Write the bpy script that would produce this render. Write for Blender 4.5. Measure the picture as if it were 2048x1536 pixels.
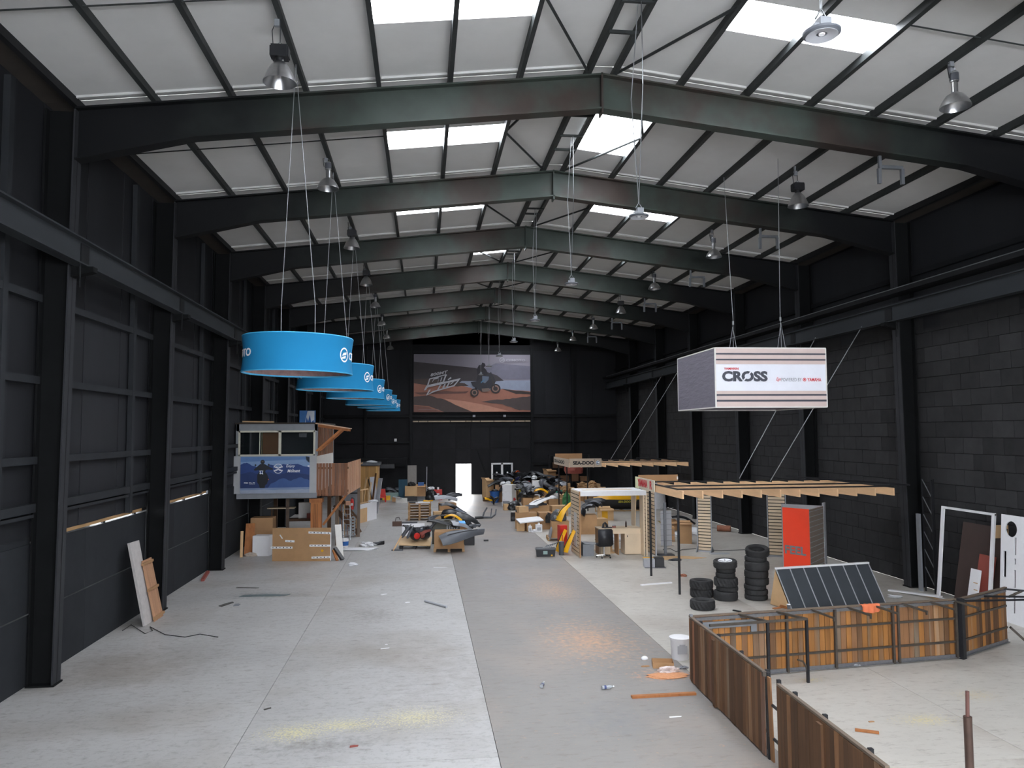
import bpy, bmesh, math, random
from mathutils import Vector, Matrix, Euler
for o in list(bpy.data.objects): bpy.data.objects.remove(o)
SC = bpy.context.scene
COL = SC.collection
R = math.radians
rnd = random.Random(7)

# ------------------------------------------------------------------ camera, sky, exposure
cam_d = bpy.data.cameras.new('camera'); cam = bpy.data.objects.new('camera', cam_d); COL.objects.link(cam)
cam_d.sensor_width = 36.0; cam_d.lens = 1532.3/2048*36; cam_d.clip_end = 400; cam_d.clip_start = .05
yaw, pitch, roll = .1158, .0624, -.0059
fw = Vector((math.sin(yaw)*math.cos(pitch), math.cos(yaw)*math.cos(pitch), math.sin(pitch)))
rt = Vector((math.cos(yaw), -math.sin(yaw), 0)); up = rt.cross(fw)
r2 = rt*math.cos(roll)+up*math.sin(roll); u2 = -rt*math.sin(roll)+up*math.cos(roll)
cam.matrix_world = Matrix(((r2.x,u2.x,-fw.x,0),(r2.y,u2.y,-fw.y,0),(r2.z,u2.z,-fw.z,4.63),(0,0,0,1)))
SC.camera = cam

w = bpy.data.worlds.new('sky'); SC.world = w; w.use_nodes = True
bg = w.node_tree.nodes['Background']; bg.inputs[0].default_value = (.95,.97,1.0,1); bg.inputs[1].default_value = SKY = 14.0
SC.view_settings.view_transform = 'Standard'; SC.view_settings.look = 'None'
SC.view_settings.gamma = 1; SC.view_settings.use_curve_mapping = False
SC.view_settings.exposure = EXPO = 1.08

# ------------------------------------------------------------------ materials
def lin(c):
    if isinstance(c, str):
        c = c.lstrip('#'); c = tuple(int(c[i:i+2],16)/255 for i in (0,2,4))
    return tuple((v/12.92 if v <= .04045 else ((v+.055)/1.055)**2.4) for v in c)+(1,)
MATS = {}
def mat(name, col, rough=.6, metal=0, var=.15, scale=6, stretch=(1,1,1), rand=.0, col2=None, thr=(.45,.65), bump=0, spec=.5, trans=0, alpha=1, sheen=0):
    """colour with noise mottling, an optional second colour in noise patches and a per-object shift"""
    if name in MATS: return MATS[name]
    m = bpy.data.materials.new(name); m.use_nodes = True; MATS[name] = m
    N = m.node_tree.nodes; L = m.node_tree.links; b = N['Principled BSDF']
    b.inputs['Roughness'].default_value = rough; b.inputs['Metallic'].default_value = metal
    b.inputs['Specular IOR Level'].default_value = spec
    c = lin(col)
    tc = N.new('ShaderNodeTexCoord'); oi = N.new('ShaderNodeObjectInfo')
    mul = N.new('ShaderNodeVectorMath'); mul.operation = 'MULTIPLY'; mul.inputs[1].default_value = stretch
    add = N.new('ShaderNodeVectorMath'); add.operation = 'MULTIPLY_ADD'
    L.new(tc.outputs['Object'], mul.inputs[0])
    L.new(oi.outputs['Random'], add.inputs[0]); add.inputs[1].default_value = (37,53,71); L.new(mul.outputs[0], add.inputs[2])
    nz = N.new('ShaderNodeTexNoise'); nz.inputs['Scale'].default_value = scale; nz.inputs['Detail'].default_value = 5; nz.inputs['Roughness'].default_value = .62
    L.new(add.outputs[0], nz.inputs['Vector'])
    mr = N.new('ShaderNodeMapRange'); mr.inputs[1].default_value = .25; mr.inputs[2].default_value = .75
    mr.inputs[3].default_value = 1-var; mr.inputs[4].default_value = 1+var; L.new(nz.outputs['Fac'], mr.inputs[0])
    fac = mr.outputs[0]
    if rand:
        m2 = N.new('ShaderNodeMapRange'); m2.inputs[3].default_value = 1-rand; m2.inputs[4].default_value = 1+rand
        L.new(oi.outputs['Random'], m2.inputs[0])
        mm = N.new('ShaderNodeMath'); mm.operation = 'MULTIPLY'; L.new(fac, mm.inputs[0]); L.new(m2.outputs[0], mm.inputs[1]); fac = mm.outputs[0]
    base = None
    if col2:
        n2 = N.new('ShaderNodeTexNoise'); n2.inputs['Scale'].default_value = scale*.45; n2.inputs['Detail'].default_value = 6
        L.new(add.outputs[0], n2.inputs['Vector'])
        m3 = N.new('ShaderNodeMapRange'); m3.inputs[1].default_value = thr[0]; m3.inputs[2].default_value = thr[1]; L.new(n2.outputs['Fac'], m3.inputs[0])
        mx = N.new('ShaderNodeMix'); mx.data_type = 'RGBA'; mx.inputs[6].default_value = c; mx.inputs[7].default_value = lin(col2)
        L.new(m3.outputs[0], mx.inputs[0]); base = mx.outputs[2]
    vm = N.new('ShaderNodeVectorMath'); vm.operation = 'SCALE'
    if base: L.new(base, vm.inputs[0])
    else: vm.inputs[0].default_value = c[:3]
    L.new(fac, vm.inputs['Scale']); L.new(vm.outputs[0], b.inputs['Base Color'])
    if bump:
        bp = N.new('ShaderNodeBump'); bp.inputs['Strength'].default_value = bump; bp.inputs['Distance'].default_value = .02
        L.new(nz.outputs['Fac'], bp.inputs['Height']); L.new(bp.outputs[0], b.inputs['Normal'])
    if trans: b.inputs['Transmission Weight'].default_value = trans
    if alpha < 1: b.inputs['Alpha'].default_value = alpha
    return m

M_wall   = mat('black_wall_paint', '#28282a', .75, var=.18, scale=1.3, rand=.10, spec=.12)
M_clad   = mat('dark_cladding_paint', '#2b2c2f', .6, var=.12, scale=1.0, stretch=(1,1,.15), rand=.10, spec=.12)
M_block  = mat('black_block_paint', '#343435', .85, var=.22, scale=2.2, rand=.22, bump=.3, spec=.12)
M_conc   = mat('dark_concrete_panel', '#2d2f32', .8, var=.15, scale=1.5, rand=.06, spec=.12)
M_steel  = mat('dark_frame_paint', '#1f2022', .5, var=.2, scale=2, spec=.12)
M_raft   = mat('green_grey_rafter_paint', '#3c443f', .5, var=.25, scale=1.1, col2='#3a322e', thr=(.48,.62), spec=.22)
M_col    = mat('matt_black_column_paint', '#141516', .75, var=.2, scale=2, spec=.12)
M_girt   = mat('lit_girt_paint', '#2f3134', .6, var=.15, scale=2, spec=.12)  # paler than the cladding: light caught by the girts is in the colour
M_flange = mat('lit_flange_paint', '#333437', .6, var=.15, scale=2, spec=.12)  # glancing light painted in: flange colour lighter than the column web
M_crane  = mat('worn_crane_beam_paint', '#36393c', .55, var=.15, scale=1.5, stretch=(1,.3,1), spec=.12)
# rafter ends darken raggedly: black wall spray, plus vignetting painted into the colour
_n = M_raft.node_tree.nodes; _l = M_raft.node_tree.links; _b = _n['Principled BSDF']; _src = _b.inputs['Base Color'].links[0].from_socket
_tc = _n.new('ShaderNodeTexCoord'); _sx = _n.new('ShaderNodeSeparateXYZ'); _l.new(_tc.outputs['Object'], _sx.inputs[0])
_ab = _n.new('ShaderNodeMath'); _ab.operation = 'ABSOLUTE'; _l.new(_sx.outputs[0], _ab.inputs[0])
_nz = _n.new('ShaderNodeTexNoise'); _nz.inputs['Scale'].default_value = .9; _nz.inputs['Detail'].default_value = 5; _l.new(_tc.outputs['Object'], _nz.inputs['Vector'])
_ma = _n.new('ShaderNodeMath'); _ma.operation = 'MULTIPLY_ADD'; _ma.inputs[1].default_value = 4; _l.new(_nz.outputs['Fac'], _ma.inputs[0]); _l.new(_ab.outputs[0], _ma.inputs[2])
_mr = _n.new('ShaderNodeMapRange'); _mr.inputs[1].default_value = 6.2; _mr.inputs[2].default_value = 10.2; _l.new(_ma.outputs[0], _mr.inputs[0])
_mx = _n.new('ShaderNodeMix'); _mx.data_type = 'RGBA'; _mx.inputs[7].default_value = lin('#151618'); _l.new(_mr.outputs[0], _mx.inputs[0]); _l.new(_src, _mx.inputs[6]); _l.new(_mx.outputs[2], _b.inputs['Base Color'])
M_purl   = mat('dark_purlin_paint', '#313434', .55, var=.2, scale=2, spec=.22)
M_ceil   = mat('pale_insulation_board', '#c8c8c6', .8, var=.05, scale=1.2, rand=.03)
M_eave   = mat('dirty_eave_board', '#332d28', .8, var=.3, scale=2)
M_joint  = mat('dark_joint_filler', '#57524c', .9, var=.3, scale=4)
M_galv   = mat('galvanised_steel', '#8d9092', .4, .7, var=.15, scale=8)
M_alu    = mat('brushed_aluminium', '#b4b5b6', .28, .95, var=.12, scale=10)
M_blk    = mat('black_steel', '#25262a', .45, .3, var=.2, scale=8)
M_cable  = mat('grey_wire', '#9a9c9e', .4, .6, var=.1)
M_dcable = mat('dark_wire', '#26272a', .6, var=.1)

# ------------------------------------------------------------------ mesh helpers
class MB:
    def __init__(s): s.v = []; s.f = []; s.m = []
    def add(s, vs, fs, mi=0):
        k = len(s.v); s.v += [tuple(v) for v in vs]; s.f += [tuple(i+k for i in f) for f in fs]; s.m += [mi]*len(fs); return s
    def box(s, size, loc=(0,0,0), rot=None, mi=0):
        x,y,z = (d/2 for d in size)
        vs = [Vector((a*x,b*y,c*z)) for a in (-1,1) for b in (-1,1) for c in (-1,1)]
        if rot: e = Euler(rot).to_matrix(); vs = [e@v for v in vs]
        return s.add([v+Vector(loc) for v in vs], [(0,1,3,2),(4,6,7,5),(0,4,5,1),(2,3,7,6),(0,2,6,4),(1,5,7,3)], mi)
    def bar(s, a, b, wd, hd=None, mi=0, upv=(0,0,1)):
        """square bar from a to b"""
        a, b = Vector(a), Vector(b); d = (b-a).normalized(); hd = hd or wd
        sx = d.cross(Vector(upv));
        if sx.length < 1e-4: sx = Vector((1,0,0))
        sx.normalize(); sy = sx.cross(d)
        vs = [p+sx*i*wd/2+sy*j*hd/2 for p in (a,b) for i in (-1,1) for j in (-1,1)]
        return s.add(vs, [(0,1,3,2),(4,6,7,5),(0,4,5,1),(2,3,7,6),(0,2,6,4),(1,5,7,3)], mi)
    def tube(s, pts, r, n=8, mi=0, cap=True):
        pts = [Vector(p) for p in pts]; k0 = len(s.v); rr = r if isinstance(r,(list,tuple)) else [r]*len(pts)
        prev = None
        for i,p in enumerate(pts):
            d = (pts[min(i+1,len(pts)-1)]-pts[max(i-1,0)]).normalized()
            if prev is None:
                a = d.cross(Vector((0,0,1)))
                if a.length < 1e-3: a = d.cross(Vector((1,0,0)))
            else:
                a = prev-d*prev.dot(d)
                if a.length < 1e-4: a = d.orthogonal()
            a.normalize(); prev = a; b = d.cross(a)
            for j in range(n):
                t = 2*math.pi*j/n; s.v.append(tuple(p+(a*math.cos(t)+b*math.sin(t))*rr[i]))
        for i in range(len(pts)-1):
            for j in range(n):
                s.f.append((k0+i*n+j, k0+i*n+(j+1)%n, k0+(i+1)*n+(j+1)%n, k0+(i+1)*n+j)); s.m.append(mi)
        if cap:
            s.f.append(tuple(k0+j for j in range(n))[::-1]); s.m.append(mi)
            e = k0+(len(pts)-1)*n; s.f.append(tuple(e+j for j in range(n))); s.m.append(mi)
        return s
    def lathe(s, prof, n=32, loc=(0,0,0), mi=0, closed=False, axis='z'):
        k0 = len(s.v); P = list(prof)
        for (r,z) in P:
            for j in range(n):
                t = 2*math.pi*j/n; v = (r*math.cos(t), r*math.sin(t), z)
                if axis == 'y': v = (v[0], v[2], v[1])
                if axis == 'x': v = (v[2], v[0], v[1])
                s.v.append((v[0]+loc[0], v[1]+loc[1], v[2]+loc[2]))
        m = len(P)
        for i in range(m if closed else m-1):
            for j in range(n):
                a, b = i, (i+1)%m
                s.f.append((k0+a*n+j, k0+a*n+(j+1)%n, k0+b*n+(j+1)%n, k0+b*n+j)); s.m.append(mi)
        return s
    def prism(s, poly, h0, h1, plane='xy', mi=0, off=(0,0,0)):
        """extruded outline; plane xy -> up z, xz -> along y, yz -> along x"""
        def P(a,b,h):
            v = (a,b,h) if plane == 'xy' else ((a,h,b) if plane == 'xz' else (h,a,b))
            return (v[0]+off[0], v[1]+off[1], v[2]+off[2])
        n = len(poly); vs = [P(a,b,h0) for a,b in poly]+[P(a,b,h1) for a,b in poly]
        return s.add(vs, [tuple(range(n))[::-1], tuple(range(n,2*n))]+[(i,(i+1)%n,n+(i+1)%n,n+i) for i in range(n)], mi)
    def mesh(s, name, mats, smooth=False):
        me = bpy.data.meshes.new(name); me.from_pydata(s.v, [], s.f)
        for m in (mats if isinstance(mats,(list,tuple)) else [mats]): me.materials.append(m)
        if len(me.materials) > 1: me.polygons.foreach_set('material_index', s.m)
        bm = bmesh.new(); bm.from_mesh(me); bmesh.ops.recalc_face_normals(bm, faces=bm.faces); bm.to_mesh(me); bm.free()
        if smooth:
            me.polygons.foreach_set('use_smooth', [True]*len(me.polygons))
            try: me.set_sharp_from_angle(angle=R(38))
            except Exception: pass
        return me
    def obj(s, name, mats, parent=None, loc=(0,0,0), rot=(0,0,0), smooth=False):
        return link(name, s.mesh(name, mats, smooth), parent, loc, rot)
def link(name, data, parent=None, loc=(0,0,0), rot=(0,0,0)):
    o = bpy.data.objects.new(name, data); COL.objects.link(o); o.parent = parent
    o.location = loc; o.rotation_euler = rot; return o
BOXC = {}
def box(name, size, loc, m, parent=None, rot=(0,0,0)):
    k = (tuple(round(v,3) for v in size), m.name)
    if k not in BOXC: BOXC[k] = MB().box(size).mesh(name, m)
    return link(name, BOXC[k], parent, loc, rot)
def tag(o, label, cat=None, group=None):
    o['label'] = label
    if cat: o['category'] = cat
    if group: o['group'] = group
    return o
def thing(name, label, cat, loc=(0,0,0), rz=0, group=None):
    o = link(name, None, None, loc, (0,0,rz)); o.empty_display_size = .2
    return tag(o, label, cat, group)
def struct(o, label=None):
    o['kind'] = 'structure'
    if label: o['label'] = label
    return o
def copy_tree(o, parent=None):
    c = o.copy(); COL.objects.link(c); c.parent = parent
    for ch in list(o.children): copy_tree(ch, c)
    return c
def tube_obj(name, pts, r, m, parent=None, n=8):
    return MB().tube(pts, r, n).obj(name, m, parent, smooth=True)
def text_mesh(body, width=None, height=.1, bold=0, shear=0, thick=.002):
    cu = bpy.data.curves.new('t', 'FONT'); cu.body = body; cu.size = 1; cu.offset = bold; cu.shear = shear; cu.resolution_u = 3
    cu.extrude = .01
    o = bpy.data.objects.new('t', cu); COL.objects.link(o); bpy.context.view_layer.update()
    me = bpy.data.meshes.new_from_object(o.evaluated_get(bpy.context.evaluated_depsgraph_get()))
    bpy.data.objects.remove(o); bpy.data.curves.remove(cu)
    xs = [v.co.x for v in me.vertices]; ys = [v.co.y for v in me.vertices]
    x0, x1, y0, y1 = min(xs), max(xs), min(ys), max(ys); k = height/(y1-y0); kx = width/(x1-x0) if width else k
    for v in me.vertices: v.co = ((v.co.x-x0)*kx, -thick/2+(v.co.z*-thick*50), (v.co.y-y0)*k)   # stands in XZ, read from -Y
    return me
def text(parent, name, body, loc, m, width=None, height=.1, rot=(0,0,0), bold=.0, shear=0, thick=.002):
    me = text_mesh(body, width, height, bold, shear, thick); me.materials.clear(); me.materials.append(m)
    return link(name, me, parent, loc, rot)
def clone_group(objs): return objs

# ------------------------------------------------------------------ building frame
XR, ZR, SL = 3.72, 12.13, .1133            # ridge line, roof fall
PUR = [.283+1.446*k for k in range(8)]     # purlin offsets from the ridge (last = edge trim)
FY = [15.44+6*(k-1) for k in range(-2, 9)] # frame lines; last is the far gable, first the near gable
HW = 11.0                                  # half width to the wall face
XL, XW = XR-HW, XR+HW
YN, YF = FY[0], FY[-1]
roofz = lambda x: ZR-SL*abs(x-XR)

# ------------------------------------------------------------------ floor: slabs with joints
LANE0, LANE1 = 1.08, 5.1
floor = struct(MB().box((HW*2+.6, YF-YN+.6, .2), (XR, (YF+YN)/2, -.15)).obj('floor', M_joint), 'dusty concrete floor with a darker centre lane')
def floor_mat(name, base, dirt, stains, rough=.42):
    m = mat(name, base, rough, var=.07, scale=.9, col2=dirt, thr=(.5,.72), rand=.02)
    N = m.node_tree.nodes; L = m.node_tree.links; b = N['Principled BSDF']
    src = b.inputs['Base Color'].links[0].from_socket
    geo = N.new('ShaderNodeNewGeometry')
    # fine scuffs
    n3 = N.new('ShaderNodeTexNoise'); n3.inputs['Scale'].default_value = 9; n3.inputs['Detail'].default_value = 8; n3.inputs['Roughness'].default_value = .75
    st = N.new('ShaderNodeVectorMath'); st.operation = 'MULTIPLY'; st.inputs[1].default_value = (.35,1,1); L.new(geo.outputs['Position'], st.inputs[0]); L.new(st.outputs[0], n3.inputs['Vector'])
    mr = N.new('ShaderNodeMapRange'); mr.inputs[1].default_value = .54; mr.inputs[2].default_value = .74; mr.inputs[4].default_value = .75; L.new(n3.outputs['Fac'], mr.inputs[0])
    mx = N.new('ShaderNodeMix'); mx.data_type = 'RGBA'; mx.inputs[7].default_value = lin('#6f655c'); L.new(mr.outputs[0], mx.inputs[0]); L.new(src, mx.inputs[6]); cur = mx.outputs[2]
    for (cx,cy,rx,ry,col,nsc,lo,hi,amt) in stains:      # spilled paint, dust and damp marks, each at its own spot
        sub = N.new('ShaderNodeVectorMath'); sub.operation = 'SUBTRACT'; sub.inputs[1].default_value = (cx,cy,0); L.new(geo.outputs['Position'], sub.inputs[0])
        sc = N.new('ShaderNodeVectorMath'); sc.operation = 'MULTIPLY'; sc.inputs[1].default_value = (1/rx,1/ry,0); L.new(sub.outputs[0], sc.inputs[0])
        ln = N.new('ShaderNodeVectorMath'); ln.operation = 'LENGTH'; L.new(sc.outputs[0], ln.inputs[0])
        fo = N.new('ShaderNodeMapRange'); fo.inputs[1].default_value = 1; fo.inputs[2].default_value = 0; L.new(ln.outputs['Value'], fo.inputs[0])
        nn = N.new('ShaderNodeTexNoise'); nn.inputs['Scale'].default_value = nsc; nn.inputs['Detail'].default_value = 7; nn.inputs['Roughness'].default_value = .7; L.new(geo.outputs['Position'], nn.inputs['Vector'])
        ad = N.new('ShaderNodeMath'); ad.operation = 'MULTIPLY_ADD'; ad.inputs[1].default_value = .26; L.new(fo.outputs[0], ad.inputs[0]); L.new(nn.outputs['Fac'], ad.inputs[2])
        th = N.new('ShaderNodeMapRange'); th.inputs[1].default_value = lo-.11; th.inputs[2].default_value = hi-.11; th.inputs[4].default_value = amt; L.new(ad.outputs[0], th.inputs[0])
        mm = N.new('ShaderNodeMix'); mm.data_type = 'RGBA'; mm.inputs[7].default_value = lin(col); L.new(th.outputs[0], mm.inputs[0]); L.new(cur, mm.inputs[6]); cur = mm.outputs[2]
    L.new(cur, b.inputs['Base Color'])
    rr = N.new('ShaderNodeMapRange'); rr.inputs[3].default_value = rough-.08; rr.inputs[4].default_value = rough+.15; L.new(n3.outputs['Fac'], rr.inputs[0]); L.new(rr.outputs[0], b.inputs['Roughness'])
    return m
sl = [(-1.964, 12.496, 1.1,.75,'#d8cf9a',26,0.78,0.88,.85), (-1.224, 12.706, 1.4,.6,'#d8cf9a',26,0.78,0.88,.75), (-0.123, 12.883, 1.5,1.0,'#d8cf9a',26,0.78,0.88,.7),
      (-1.515, 11.959, 1.3,.4,'#5d564c',7,0.66,0.98,.6), (-4.640, 23.011, 1.4,.7,'#4b5356',9,0.66,0.98,.6), (0.519, 15.000, 2.2,3.5,'#7d7267',3,0.66,0.98,.35), (-5.942, 16.513, 2.6,2.4,'#7d7267',4,0.66,0.98,.35),
      (-1.270, 20.105, 1.0,1.2,'#6f655c',8,0.66,0.98,.5)]
sm = [(3.696, 17.050, 1.7,3.0,'#c99a74',8,0.72,0.95,.85), (4.577, 14.451, 1.0,.5,'#d6976a',9,0.72,0.95,.9), (3.848, 22.482, 1.3,3.0,'#c39a78',14,0.72,0.95,.6), (3.151, 12.341, 1.2,1.2,'#6d7179',4,0.66,0.98,.4), (2.487, 25.065,1.2,4,'#8b8a90',3,0.66,0.98,.4)]
sr = [(7.969, 11.704, 1.0,.5,'#d2c48a',24,0.78,0.88,.7), (7.144, 13.809,.6,.25,'#d2c48a',24,0.78,0.88,.6), (9.576, 12.664,.9,.6,'#c9b789',24,0.78,0.88,.5), (10.940, 26.726,1.5,2.2,'#8e8478',4,0.66,0.98,.4), (9.464, 15.469,1.2,1.0,'#858079',5,0.66,0.98,.4)]
F_l = floor_mat('left_bay_concrete', '#b0afad', '#9b968f', sl)
F_m = floor_mat('centre_lane_concrete', '#87837f', '#958a81', sm, .46)
F_r = floor_mat('right_bay_concrete', '#bab6ae', '#a49c93', sr)
for nm, x0, x1, m, xs, ys in (('concrete_slab', XL, LANE0, F_l, [-2.74], [11.2, 22.6, 34.8, 46.8]),
                              ('lane_slab', LANE0, LANE1, F_m, [], [9.2, 21.3, 33.4, 45.5]),
                              ('concrete_slab', LANE1, XW, F_r, [8.6], [10.2, 21.8, 33.8, 45.8])):
    gx = [x0]+xs+[x1]; gy = [YN]+ys+[YF+.3]
    for i in range(len(gx)-1):
        for j in range(len(gy)-1):
            g = .009
            box(nm, (gx[i+1]-gx[i]-g, gy[j+1]-gy[j]-g, .05), ((gx[i]+gx[i+1])/2, (gy[j]+gy[j+1])/2, -.025), m, floor)
gr = struct(MB().box((120,60,.1), (XR, YF+30.35, -.06)).obj('ground', mat('pale_yard_concrete', '#b9b5ab', .8, var=.1, scale=.4)), 'bright concrete yard outside the open door')

# ------------------------------------------------------------------ roof: purlins, boards, skylights
ceiling = struct(MB().box((.05, YF-YN, .04), (XR, (YF+YN)/2, ZR+.3)).obj('ceiling', M_purl), 'sloping ceiling of pale boards between dark purlins')
ang = math.atan(SL)
SKYL = {}                 # (bay, side, panel) -> (y0, y1): bay b lies between FY[b] and FY[b+1]
def sky_l(b, side, ks, y0, y1):
    for k in ks: SKYL[(b, side, k)] = (y0, y1)
# panel k lies between purlin k and k+1 on that side
sky_l(3,-1,(1,2),18.08,19.22); sky_l(4,-1,(1,2),23.98,25.12); sky_l(2,-1,(1,2),12.08,13.2); sky_l(1,-1,(1,2),6.05,7.2); sky_l(0,-1,(1,2),.05,1.2)
sky_l(2,1,(1,2),12.28,13.3); sky_l(3,1,(0,),17.35,19.95); sky_l(4,1,(1,2),23.9,25.1); sky_l(5,1,(1,2),29.95,31.0); sky_l(5,-1,(0,),30.7,31.98)
sky_l(1,1,(1,2),6.1,7.25); sky_l(0,1,(1,2),.1,1.25); sky_l(6,1,(1,2),36.1,37.1); sky_l(7,-1,(1,2),42.1,43.2); sky_l(7,1,(1,2),42.1,43.2); sky_l(8,-1,(1,2),48.1,49.2); sky_l(8,1,(1,2),48.1,49.2); sky_l(9,1,(1,2),54,55); sky_l(6,-1,(1,2),36.1,37.1)
mp = bpy.data.materials.new('translucent_skylight_sheet'); mp.use_nodes = True
N = mp.node_tree.nodes; L = mp.node_tree.links; N.clear()
o_ = N.new('ShaderNodeOutputMaterial'); mxs = N.new('ShaderNodeMixShader'); tr = N.new('ShaderNodeBsdfTransparent'); tl = N.new('ShaderNodeBsdfTranslucent')
tr.inputs[0].default_value = (.97,.98,1,1); tl.inputs[0].default_value = (.9,.92,.95,1); mxs.inputs[0].default_value = .18
L.new(tr.outputs[0], mxs.inputs[1]); L.new(tl.outputs[0], mxs.inputs[2]); L.new(mxs.outputs[0], o_.inputs[0])
PH = .17                   # purlin height
nwin = 0
def roof_slab(parent, name, s, d0, d1, y0, y1, z_off, th, m):
    """board that follows the roof fall between offsets d0..d1 from the ridge"""
    dc = (d0+d1)/2; ln = (d1-d0)/math.cos(ang)
    return box(name, (ln, y1-y0, th), (XR+s*dc, (y0+y1)/2, ZR-SL*dc+z_off), m, parent, (0, s*ang, 0))
for b in range(len(FY)-1):
    y0, y1 = FY[b], FY[b+1]
    for s in (-1, 1):
        for k in range(7):
            d0, d1 = PUR[k], PUR[k+1]
            z = PH+.04
            if (b,s,k) in SKYL:
                a, c = SKYL[(b,s,k)]
                roof_slab(ceiling, 'ceiling_board', s, d0, d1, y0+.01, a, z, .08, M_ceil)
                roof_slab(ceiling, 'ceiling_board', s, d0, d1, c, y1-.01, z, .08, M_ceil)
                nwin += 1
                wo = struct(roof_slab(None, 'window_%d'%nwin, s, d0+.03, d1-.03, a+.01, c-.01, z+.03, .012, mp), 'translucent skylight sheet set in the roof')
                # daylight through this opening is sampled through a portal of the same size
                ld = bpy.data.lights.new('skylight_portal', 'AREA'); ld.shape = 'RECTANGLE'; ld.size = d1-d0-.06; ld.size_y = c-a-.02
                ld.cycles.is_portal = True
                lo = link('skylight_portal', ld, None, (XR+s*(d0+d1)/2, (a+c)/2, ZR-SL*(d0+d1)/2+z+.06), (0, s*ang, 0))
            else:
                roof_slab(ceiling, 'ceiling_board', s, d0, d1, y0+.01, y1-.01, z, .08, M_ceil)
            # purlin (Z section read as a flat bar with a lip)
            roof_slab(ceiling, 'purlin', s, PUR[k]-.045, PUR[k]+.045, y0, y1, PH/2, PH, M_purl)
        roof_slab(ceiling, 'edge_trim', s, PUR[7]-.05, PUR[7]+.05, y0, y1, PH/2, PH+.02, M_steel)
        roof_slab(ceiling, 'eave_board', s, PUR[7]+.05, HW+.25, y0+.005, y1-.005, PH+.04, .09, M_eave)
    roof_slab(ceiling, 'ridge_board', 1, -.283, .283, y0+.01, y1-.01, PH+.08, .08, M_ceil).rotation_euler = (0,0,0)
    # pale strip of board that shows where the boards meet the rafter
    for s in (-1,1):
        for k in range(7):
            roof_slab(ceiling, 'closing_strip', s, PUR[k]+.06, PUR[k+1]-.06, y1-.24, y1-.19, PH-.02, .05, M_ceil)
    # thin lateral tie rod under the purlins and the zig-zag roof bracing at the ridge
    if 1 <= b:
        ym = y0+2.6
        for s in (-1,1):
            if s == -1 or b != 3:
                tube_obj('tie_rod', [(XR+s*d, ym, ZR-SL*d+.06) for d in (PUR[3],PUR[5],PUR[7])], .014, M_purl, ceiling, 6)
            d1_ = PUR[1]; tube_obj('brace_rod', [(XR+s*.30, y1-.15, ZR-SL*.3+.03), (XR+s*d1_, ym+.2, ZR-SL*d1_+.03)], .03, M_purl, ceiling, 6)
            tube_obj('brace_rod', [(XR+s*d1_, ym+.2, ZR-SL*d1_+.03), (XR+s*.9, y0+.2, ZR-SL*.9+.03)], .03, M_purl, ceiling, 6)
        for yy in (y0+1.9, y0+4.1): box('spacer', (.55,.05,.06), (XR, yy, ZR-.06), M_purl, ceiling)

# ------------------------------------------------------------------ portal frames
def i_section_rafter(s, y):
    mb = MB(); RD = .76; fw_ = .15
    d0, d1 = 0, HW-.60
    def pt(d, drop): return (XR+s*d, ZR-SL*d-drop)
    hd = [0, 8.2, d1]                      # haunch deepens towards the column
    dep = lambda d: RD if d < 8.2 else RD+(d-8.2)/(d1-8.2)*.28
    top = [pt(d,0) for d in hd]; bot = [pt(d,dep(d)) for d in hd]
    mb.prism(top+bot[::-1], y-.012, y+.012, 'xz')
    mb.prism(top+[(x,z-.035) for x,z in top[::-1]], y-fw_, y+fw_, 'xz')
    mb.prism([(x,z+.035) for x,z in bot]+bot[::-1], y-fw_, y+fw_, 'xz')
    return mb
for b in range(1, len(FY)-1):
    y = FY[b]
    fr = struct(link('portal_frame', None, None, (XR, y, 0)), 'dark steel portal frame spanning the hall'); 
    for s in (-1, 1):
        mb = i_section_rafter(s, 0); mb.v = [(v[0]-XR, v[1], v[2]) for v in mb.v]
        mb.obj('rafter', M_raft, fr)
        mb = MB(); zt = ZR-SL*(HW-.3)-.02
        inn0, inn1, outr = HW-.52, HW-.62, HW-.06      # tapered column
        mb.prism([(s*inn0,0),(s*outr,0),(s*outr,zt),(s*inn1,zt)], -.012, .012, 'xz')
        MB().prism([(s*inn0,0),(s*(inn0+.03),0),(s*(inn1+.03),zt),(s*inn1,zt)], -.16, .16, 'xz').obj('column_flange', M_flange, fr)
        mb.box((.03,.30,zt), (s*(outr-.015),0,zt/2))
        mb.box((.5,.36,.03), (s*(HW-.3),0,.015))
        mb.obj('column', M_col, fr)
        mb = MB()                                       # crane bracket
        mb.prism([(s*(inn0+.0),7.62),(s*(inn0-.48),7.74),(s*(inn0-.48),7.84),(s*(inn0),7.84)], -.1, .1, 'xz')
        mb.obj('bracket', M_col, fr)
        box('bracket_hanger', (.02,.02,.45), (s*(inn0-.5), -.7, 7.55), M_steel, fr)
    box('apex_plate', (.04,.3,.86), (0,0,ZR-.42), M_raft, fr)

# crane runway beams, rails and the cable tray on the right
for s, nm in ((-1,'left'),(1,'right')):
    cb = struct(link('crane_beam', None, None, (XR+s*(HW-.78), (YN+YF)/2, 7.84)), 'dark steel crane runway beam along the %s wall'%nm)
    ln = YF-YN-.3
    MB().box((.016,ln,.5),(0,0,.25)).box((.26,ln,.03),(0,0,.015)).box((.26,ln,.03),(0,0,.485)).obj('beam', M_crane, cb)
    MB().box((.06,ln,.06),(0,0,.53)).obj('rail', M_steel, cb)
    for y in FY[1:-1]: box('splice_plate', (.03,.34,.36), (-s*.016, y-(YN+YF)/2, .25), M_steel, cb)
tray = struct(link('cable_tray', None, None, (XW-.9, (YN+YF)/2, 8.62)), 'dark cable tray and pipe above the right crane beam')
MB().box((.5,YF-YN-.4,.03),(.1,0,0)).box((.02,YF-YN-.4,.12),(-.15,0,.05)).obj('tray', M_steel, tray)
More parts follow.
